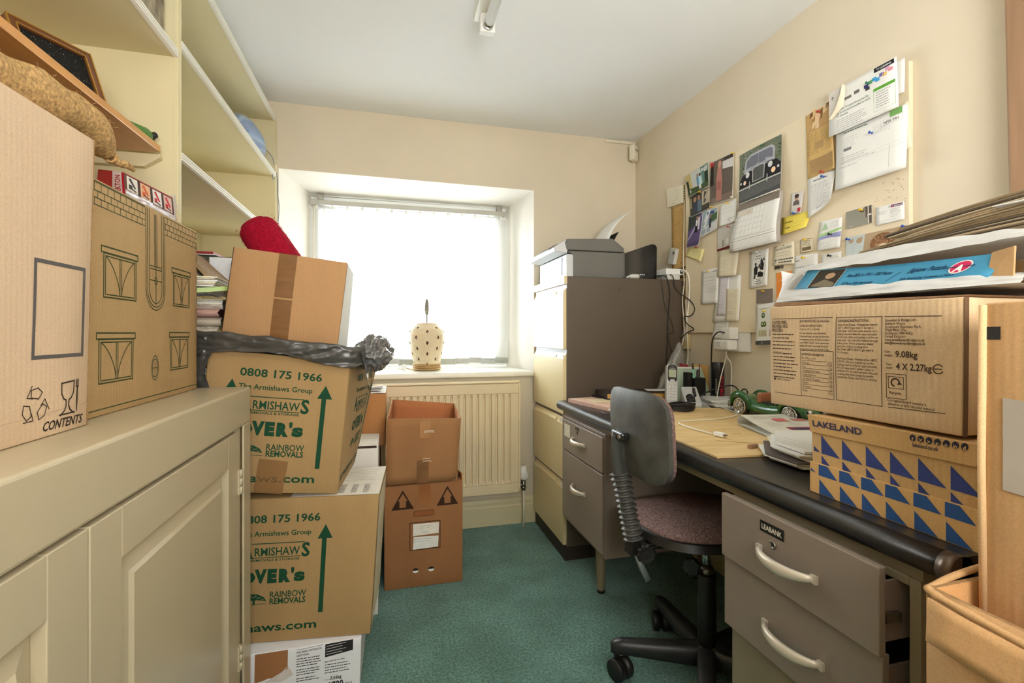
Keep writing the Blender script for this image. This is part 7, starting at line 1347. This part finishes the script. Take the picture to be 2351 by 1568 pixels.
f = Face((1.245, 1.8645, ZD), (1.405, 1.8295, ZD), (1.378, 1.8775, ZD + .150), (1.252, 1.9045, ZD + .152)); p = Print(f, .0008); p.line([(.78, .85), (.84, .1)], .0022, (110, 140, 116)); p.rect(.02, .95, .98, 1.0, (236, 238, 232)); p.obj(t, 'print')
G().hexa([(1.352, 1.905, ZD), (1.412, 1.86, ZD), (1.414, 1.866, ZD), (1.354, 1.911, ZD), (1.352, 1.915, ZD + .160), (1.410, 1.872, ZD + .158), (1.412, 1.878, ZD + .158), (1.354, 1.921, ZD + .160)]).obj('envelope', mat('manila', (204, 160, 92), .8), label='manila envelope standing behind the green notebook', cat='envelope')
G().hexa([(1.300, 1.915, ZD), (1.345, 1.905, ZD), (1.347, 1.913, ZD), (1.302, 1.923, ZD), (1.300, 1.925, ZD + .166), (1.338, 1.917, ZD + .158), (1.340, 1.925, ZD + .158), (1.302, 1.933, ZD + .166)]).obj('booklet', mat('dark_red_card', (150, 36, 44), .6), label='dark red booklet showing above the green notebook', cat='book')
# clear plastic bag in the corner
rd = random.Random(2); g = G()
def bagf(u, v):
    a = 6.2832 * u; r = (1 - v) ** .8 * (1 + .22 * N.noise(V((math.cos(a) * 2.2, math.sin(a) * 2.2, v * 4)))) + .04
    return V((1.285 + .040 * v + .085 * r * math.cos(a) + .008 * N.noise(V((u * 30, v * 12, 1))), 1.965 + .055 * r * math.sin(a), ZD + .0005 + .262 * v))
g.grid(bagf, 46, 22); g.obj('plastic_bag', sheet_material('clear_bag', (232, 234, 228), .3, .35, .60), label='crumpled clear plastic bag standing in the far desk corner', cat='bag')
# books and papers at the far end of the desk
def book(name, label, x0, x1, y0, y1, z, th, cov, pages, rz=0., cat='book', group='books and papers at the far end of the desk'):
    t = thing(name, label, cat, ((x0 + x1) / 2, (y0 + y1) / 2, z), group); X = M.Translation(((x0 + x1) / 2, (y0 + y1) / 2, z)) @ M.Rotation(R(rz), 4, 'Z'); hx, hy = (x1 - x0) / 2, (y1 - y0) / 2
    g = G(); g.X = X; g.box(-hx + .003, hx - .002, -hy + .003, hy - .003, .002, th - .002); g.obj('pages', pages, t)
    g = G(); g.X = X; g.box(-hx, hx, -hy, hy, 0, .002); g.box(-hx, hx, -hy, hy, th - .002, th); g.box(-hx, -hx + .003, -hy, hy, .002, th - .002); g.obj('cover', cov, t, bevel=.0006); return t
YP = mat('yellowed_pages', (206, 166, 92), .85, var=.1, vs=60, stretch=(1, 1, 12))
book('book', 'black book at the bottom of the far desk pile', .90, 1.16, 1.86, 2.02, ZD, .020, BLACKPL, WPAPER, -4)
book('book', 'old book with yellowed page edges on top of the far desk pile', .915, 1.20, 1.85, 2.02, ZD + .0205, .024, mat('dark_book_cover', (52, 44, 36), .6), YP, -8)
book('notebook', 'pink-edged folder of white papers at the far front of the desk', .79, .92, 1.70, 1.98, ZD, .016, mat('pink_card', (206, 170, 150), .8), WPAPER, 12)
G().box(.82, .90, 1.80, 1.90, ZD + .0166, ZD + .020).obj('note_pad', mat('cream_pad', (222, 206, 170), .8), label='small cream note pad on the pink-edged folder', cat='note pad', group='books and papers at the far end of the desk')
G().prism([(1.08, 1.80), (1.19, 1.775), (1.20, 1.86), (1.10, 1.885)], (0, 0, ZD + .001), (1, 0, 0), (0, 1, 0), (0, 0, .018)).obj('card_leaflet', mat('ochre_card', (214, 176, 92), .7), label='ochre card lying just left of the phone', cat='card', group='books and papers at the far end of the desk')
G().prism([(1.12, 1.905), (1.235, 1.86), (1.255, 1.93), (1.14, 1.97)], (0, 0, ZD + .046), (1, 0, 0), (0, 1, 0), (0, 0, .0012)).obj('printed_leaflet', WPAPER, label='white printed leaflet propped on the books behind the phone', cat='leaflet', group='books and papers at the far end of the desk')
G().box(1.13, 1.25, 1.87, 1.965, ZD + .0005, ZD + .0455).obj('small_box', mat('dark_small_box', (60, 50, 42), .6), label='small dark box under the white leaflet behind the phone', cat='box')
cable('cord_loop', 'thin black cord loop at the far front of the desk', [(.80, 1.70, ZD + .003), (.785, 1.66, ZD + .003), (.79, 1.62, ZD + .003), (.82, 1.60, ZD + .003), (.85, 1.63, ZD + .003), (.84, 1.68, ZD + .003)], .002, BCAB, cat='cord')
# green model roadster
GCAR = mat('car_green', (24, 92, 36), .18, var=.06, coat=.6); t = thing('model_car', 'green model roadster with tan seats parked on the desk by the wall', 'model car', (1.30, 1.40, ZD))
X = M.Translation((1.318, 1.385, ZD + .0)) @ M.Rotation(R(2), 4, 'Z')
secs = [(.168, .020, .020, .030), (.160, .040, .014, .052), (.140, .048, .014, .068), (.110, .051, .014, .078), (.075, .050, .013, .070), (.045, .047, .013, .058), (.0, .046, .013, .054), (-.04, .046, .013, .058), (-.075, .046, .014, .064), (-.12, .044, .015, .062), (-.155, .034, .017, .052), (-.168, .015, .022, .040)]
vs = []; nq = 16
for y, w_, zb, zt in secs:
    for q in range(nq): a = 2 * math.pi * q / nq; e = lambda v_: math.copysign(abs(v_) ** .7, v_); vs.append((w_ * e(math.cos(a)), y, (zb + zt) / 2 + (zt - zb) / 2 * e(math.sin(a))))
g = G(); g.X = X; g.add(vs, [(i * nq + (q + 1) % nq, i * nq + q, (i + 1) * nq + q, (i + 1) * nq + (q + 1) % nq) for i in range(len(secs) - 1) for q in range(nq)], 0, True); g.add(vs[:nq], [tuple(range(nq))]); g.add(vs[-nq:], [tuple(range(nq))[::-1]]); g.obj('car_body', GCAR, t)
for sy in (.112, -.108):
    for sx_ in (-1, 1):
        g = G(); g.X = X; g.lathe([(.030, -.008), (.035, -.004), (.036, .006), (.034, .014), (.026, .017), (.026, .012), (0, .012)], (sx_ * .036, sy, .034), (sx_, 0, 0), 24); 
        g2 = G(); g2.X = X; P_ = [(sx_ * (.046 + .006 * math.sin(math.pi * k / 12)), sy + .046 * math.cos(math.pi * k / 12), .036 + .042 * math.sin(math.pi * k / 12)) for k in range(13)]; g2.tube(P_, [.004 + .010 * math.sin(math.pi * k / 12) for k in range(13)], 10); g2.obj('mudguard', GCAR, t)
        g3 = G(); g3.X = X; g3.lathe([(.017, .012), (.030, .013), (.031, .018), (.027, .020), (.026, .0175), (.008, .0175), (.006, .021), (0, .021)], (sx_ * .036, sy, .034), (sx_, 0, 0), 20)
        for k in range(10): a = 2 * math.pi * k / 10; g3.tube([(sx_ * .0545, sy + .006 * math.cos(a), .034 + .006 * math.sin(a)), (sx_ * .0545, sy + .026 * math.cos(a + .15), .034 + .026 * math.sin(a + .15))], .0012, 5)
        wo = G(); wo.X = X; wo.lathe([(.033, -.004), (.034, .0), (.034, .016), (.031, .019), (.027, .019), (.027, .010), (0, .010)], (sx_ * .034, sy, .034), (sx_, 0, 0), 24); w1 = wo.obj('wheel', BLACKPL, t); g3.obj('spoked_rim', CHROME, w1)
g = G(); g.X = X; g.box(-.030, .030, -.030, .035, .052, .060); g.obj('cockpit', DARK, t)
TANL = mat('tan_leather', (150, 92, 60), .5)
g = G(); g.X = X; g.box(-.034, .034, .030, .050, .054, .090); g.obj('seat_back', TANL, t, bevel=.005); g = G(); g.X = X; g.box(-.032, .032, -.034, -.028, .058, .088); g.obj('windscreen', mat('screen_chrome', (220, 224, 226), .1, .8), t, bevel=.002)
for sx_ in (-1, 1): g = G(); g.X = X; g.lathe([(0, -.004), (.008, 0), (.010, .008), (.010, .010), (0, .012)], (sx_ * .03, -.160, .050), (0, -1, 0), 14); g.obj('headlamp', CHROME, t)
g = G(); g.X = X; g.box(-.048, .048, .168, .176, .024, .034); g.box(-.048, -.040, .164, .178, .022, .048); g.obj('bumper', CHROME, t, bevel=.002)

# ---------------------------------------------------------------- jigsaw box in its white bag, record sleeves on top
WBAG = sheet_material('white_bag_film', (236, 236, 234), .3, .12)
t = thing('jigsaw_box', 'flat blue jigsaw tray in a torn white bag on the food carton', 'box', (.95, .65, 1.13)); JB = mat('jigsaw_blue', (60, 140, 176), .5, var=.05); JC = card('jigsaw_card', (184, 148, 104), .05)
Bz = lambda y: 1.128 + .005 * max(0, (.85 - y))
f = Face((.846, .838, 1.148), (.836, .492, 1.133), (.850, .468, 1.170), (.856, .812, 1.188), fn=lambda u, v: -.010 * math.sin(math.pi * u))
g = G(); g.grid(lambda u, v: f.pt(u, v), 14, 5, 0, True, thick=f.n * .003); fp = g.obj('front_side', JB, t)
p = Print(f, .0006); p.rect(.085, .10, .25, .95, (58, 52, 42)); p.disc(.18, .66, .010, .007, (170, 140, 110), .0003); p.poly([(.10, .2), (.16, .5), (.24, .3), (.24, .15), (.12, .14)], (120, 110, 90), .0003); p.line([(.085, .10), (.085, .95)], .001, (220, 214, 200), .0004); p.line([(.25, .10), (.25, .95)], .001, (220, 214, 200), .0004)
p.text('Size 28½ x 19½ - 500 Pieces', .285, .56, .0068, (22, 52, 84), .02, .2, width=.085); p.text('All Pieces Fully Interlocking', .285, .20, .0055, (22, 44, 76), .018, .2, width=.062); p.text('Jigsaw Puzzle', .61, .58, .0085, (22, 52, 84), .02, .25, width=.060); p.text('Fully Interlocking Guarantee in France', .60, .26, .0048, (22, 44, 76), .015, .2, width=.085); p.line([(.53, .25), (.57, .6)], .001, (22, 44, 76))
p.disc(.845, .60, .0155, .0125, (230, 226, 222), .0003); p.disc(.845, .60, .0135, .0105, (192, 44, 88), .0005); p.text('A', .845, .42, .0125, (240, 236, 232), .05, align='c', k=.0008); p.line([(.79, .60), (.90, .62)], .0016, (36, 50, 74), .0007); p.obj(fp, 'printed_lettering')
g = G(); g.hexa([(.85, .455, 1.128), (1.13, .455, 1.128), (1.13, .84, 1.128), (.862, .84, 1.132), (.858, .458, 1.158), (1.13, .458, 1.158), (1.13, .84, 1.158), (.868, .82, 1.164)]); g.obj('tray', JC, t, bevel=.001)
g = G(); g.hexa([(.838, .462, 1.126), (.842, .462, 1.126), (.848, .492, 1.130), (.842, .495, 1.130), (.838, .460, 1.176), (.842, .460, 1.176), (.852, .488, 1.172), (.846, .490, 1.172)]); g.obj('torn_corner', JC, t)
g = G(); g.grid(lambda u, v: (.842 + .25 * u, .452 - .002 * math.sin(5 * u), 1.128 + .045 * v), 6, 3); g.obj('end_side', mat('dark_teal_card', (50, 110, 120), .5), t)
t = thing('carrier_bag', 'white plastic carrier bag wrapped round the blue jigsaw tray', 'bag', (.93, .66, 1.123))
g = G(); g.grid(lambda u, v: V((.828 + .016 * v + .006 * N.noise(V((u * 8, v * 3, 3))) - .010 * math.sin(math.pi * u), .868 - .420 * u, 1.1235 + (.026 * (1 - .45 * u) + .006 * N.noise(V((u * 10, 2, 1)))) * v)), 40, 8); g.grid(lambda u, v: V((.828 + .30 * v, .868 - .42 * u, 1.1232 + .001 * N.noise(V((u * 9, v * 9, 0))))), 20, 10); g.obj('lower_lip', WBAG, t)
g = G(); g.grid(lambda u, v: V((.852 + .030 * v + .004 * N.noise(V((u * 9, v * 4, 8))), .860 - .415 * u, 1.190 + .012 * math.sin(math.pi * u * .9) * v - .022 * (1 - v) * (1 - u) * .0 + .010 * v - .030 * max(0, .12 - u) * 8 * (1 - v) + .003 * N.noise(V((u * 12, v * 6, 5))) - (.010 * (1 - v) * math.sin(math.pi * min(1, u * 1.1)) * .6))), 44, 8); g.grid(lambda u, v: V((.880 + .20 * v, .855 - .41 * u, 1.200 - .03 * v + .002 * N.noise(V((u * 9, v * 9, 2))))), 20, 8); g.obj('upper_lip', WBAG, t)
g = G(); g.grid(lambda u, v: V((.828 + .06 * u + .01 * math.sin(3 * v), .868 + .012 * math.sin(math.pi * u) - .012 * v, 1.124 + .070 * v * (1 - .1 * u) + .004 * N.noise(V((u * 6, v * 9, 1))))), 8, 14); g.obj('side_fold', WBAG, t)
SLV = [mat('sleeve_%d' % k, c_, .7, var=.12, vs=30) for k, c_ in enumerate(((150, 134, 104), (120, 104, 78), (176, 160, 130), (96, 82, 60), (140, 120, 88), (70, 58, 44), (160, 140, 110)))]
rd = random.Random(12)
for k in range(22):
    z = 1.208 + .0029 * k; sp_ = k < 10; y1 = (.80 if k < 5 else .765 if k < 10 else .705) - .005 * (k % 8) + rd.uniform(-.012, .012); x0 = .905 + rd.uniform(-.006, .008) + .0012 * k
    g = G(); bend = .030
    g.grid(lambda u, v: V((x0 + .30 * v, y1 - (y1 - .40) * u, z + bend * u * .0 + .010 * u - (.016 * (1 - u) ** 2 if not sp_ else .014 * (1 - u) ** 2))), 10, 3, 0, True, thick=(0, 0, .0019))
    o = g.obj('record_sleeve', SLV[(k * 3 + k // 5) % 7], label=None); 
    tag(o, 'worn card record sleeve in the upper curved half of the stack on the bag' if k >= 10 else 'worn card record sleeve in the lower dark half of the stack on the bag', 'record sleeve', 'upper record sleeves on the white bag' if k >= 10 else 'lower record sleeves on the white bag')
g = G(); g.grid(lambda u, v: V((.898 + .02 * v, .52 - .08 * u, 1.2405 + .010 + .001 * u)), 4, 2, thick=(0, 0, .0012)); g.obj('white_slip', WPAPER, label='white paper slip poking out of the record sleeve stack', cat='paper')
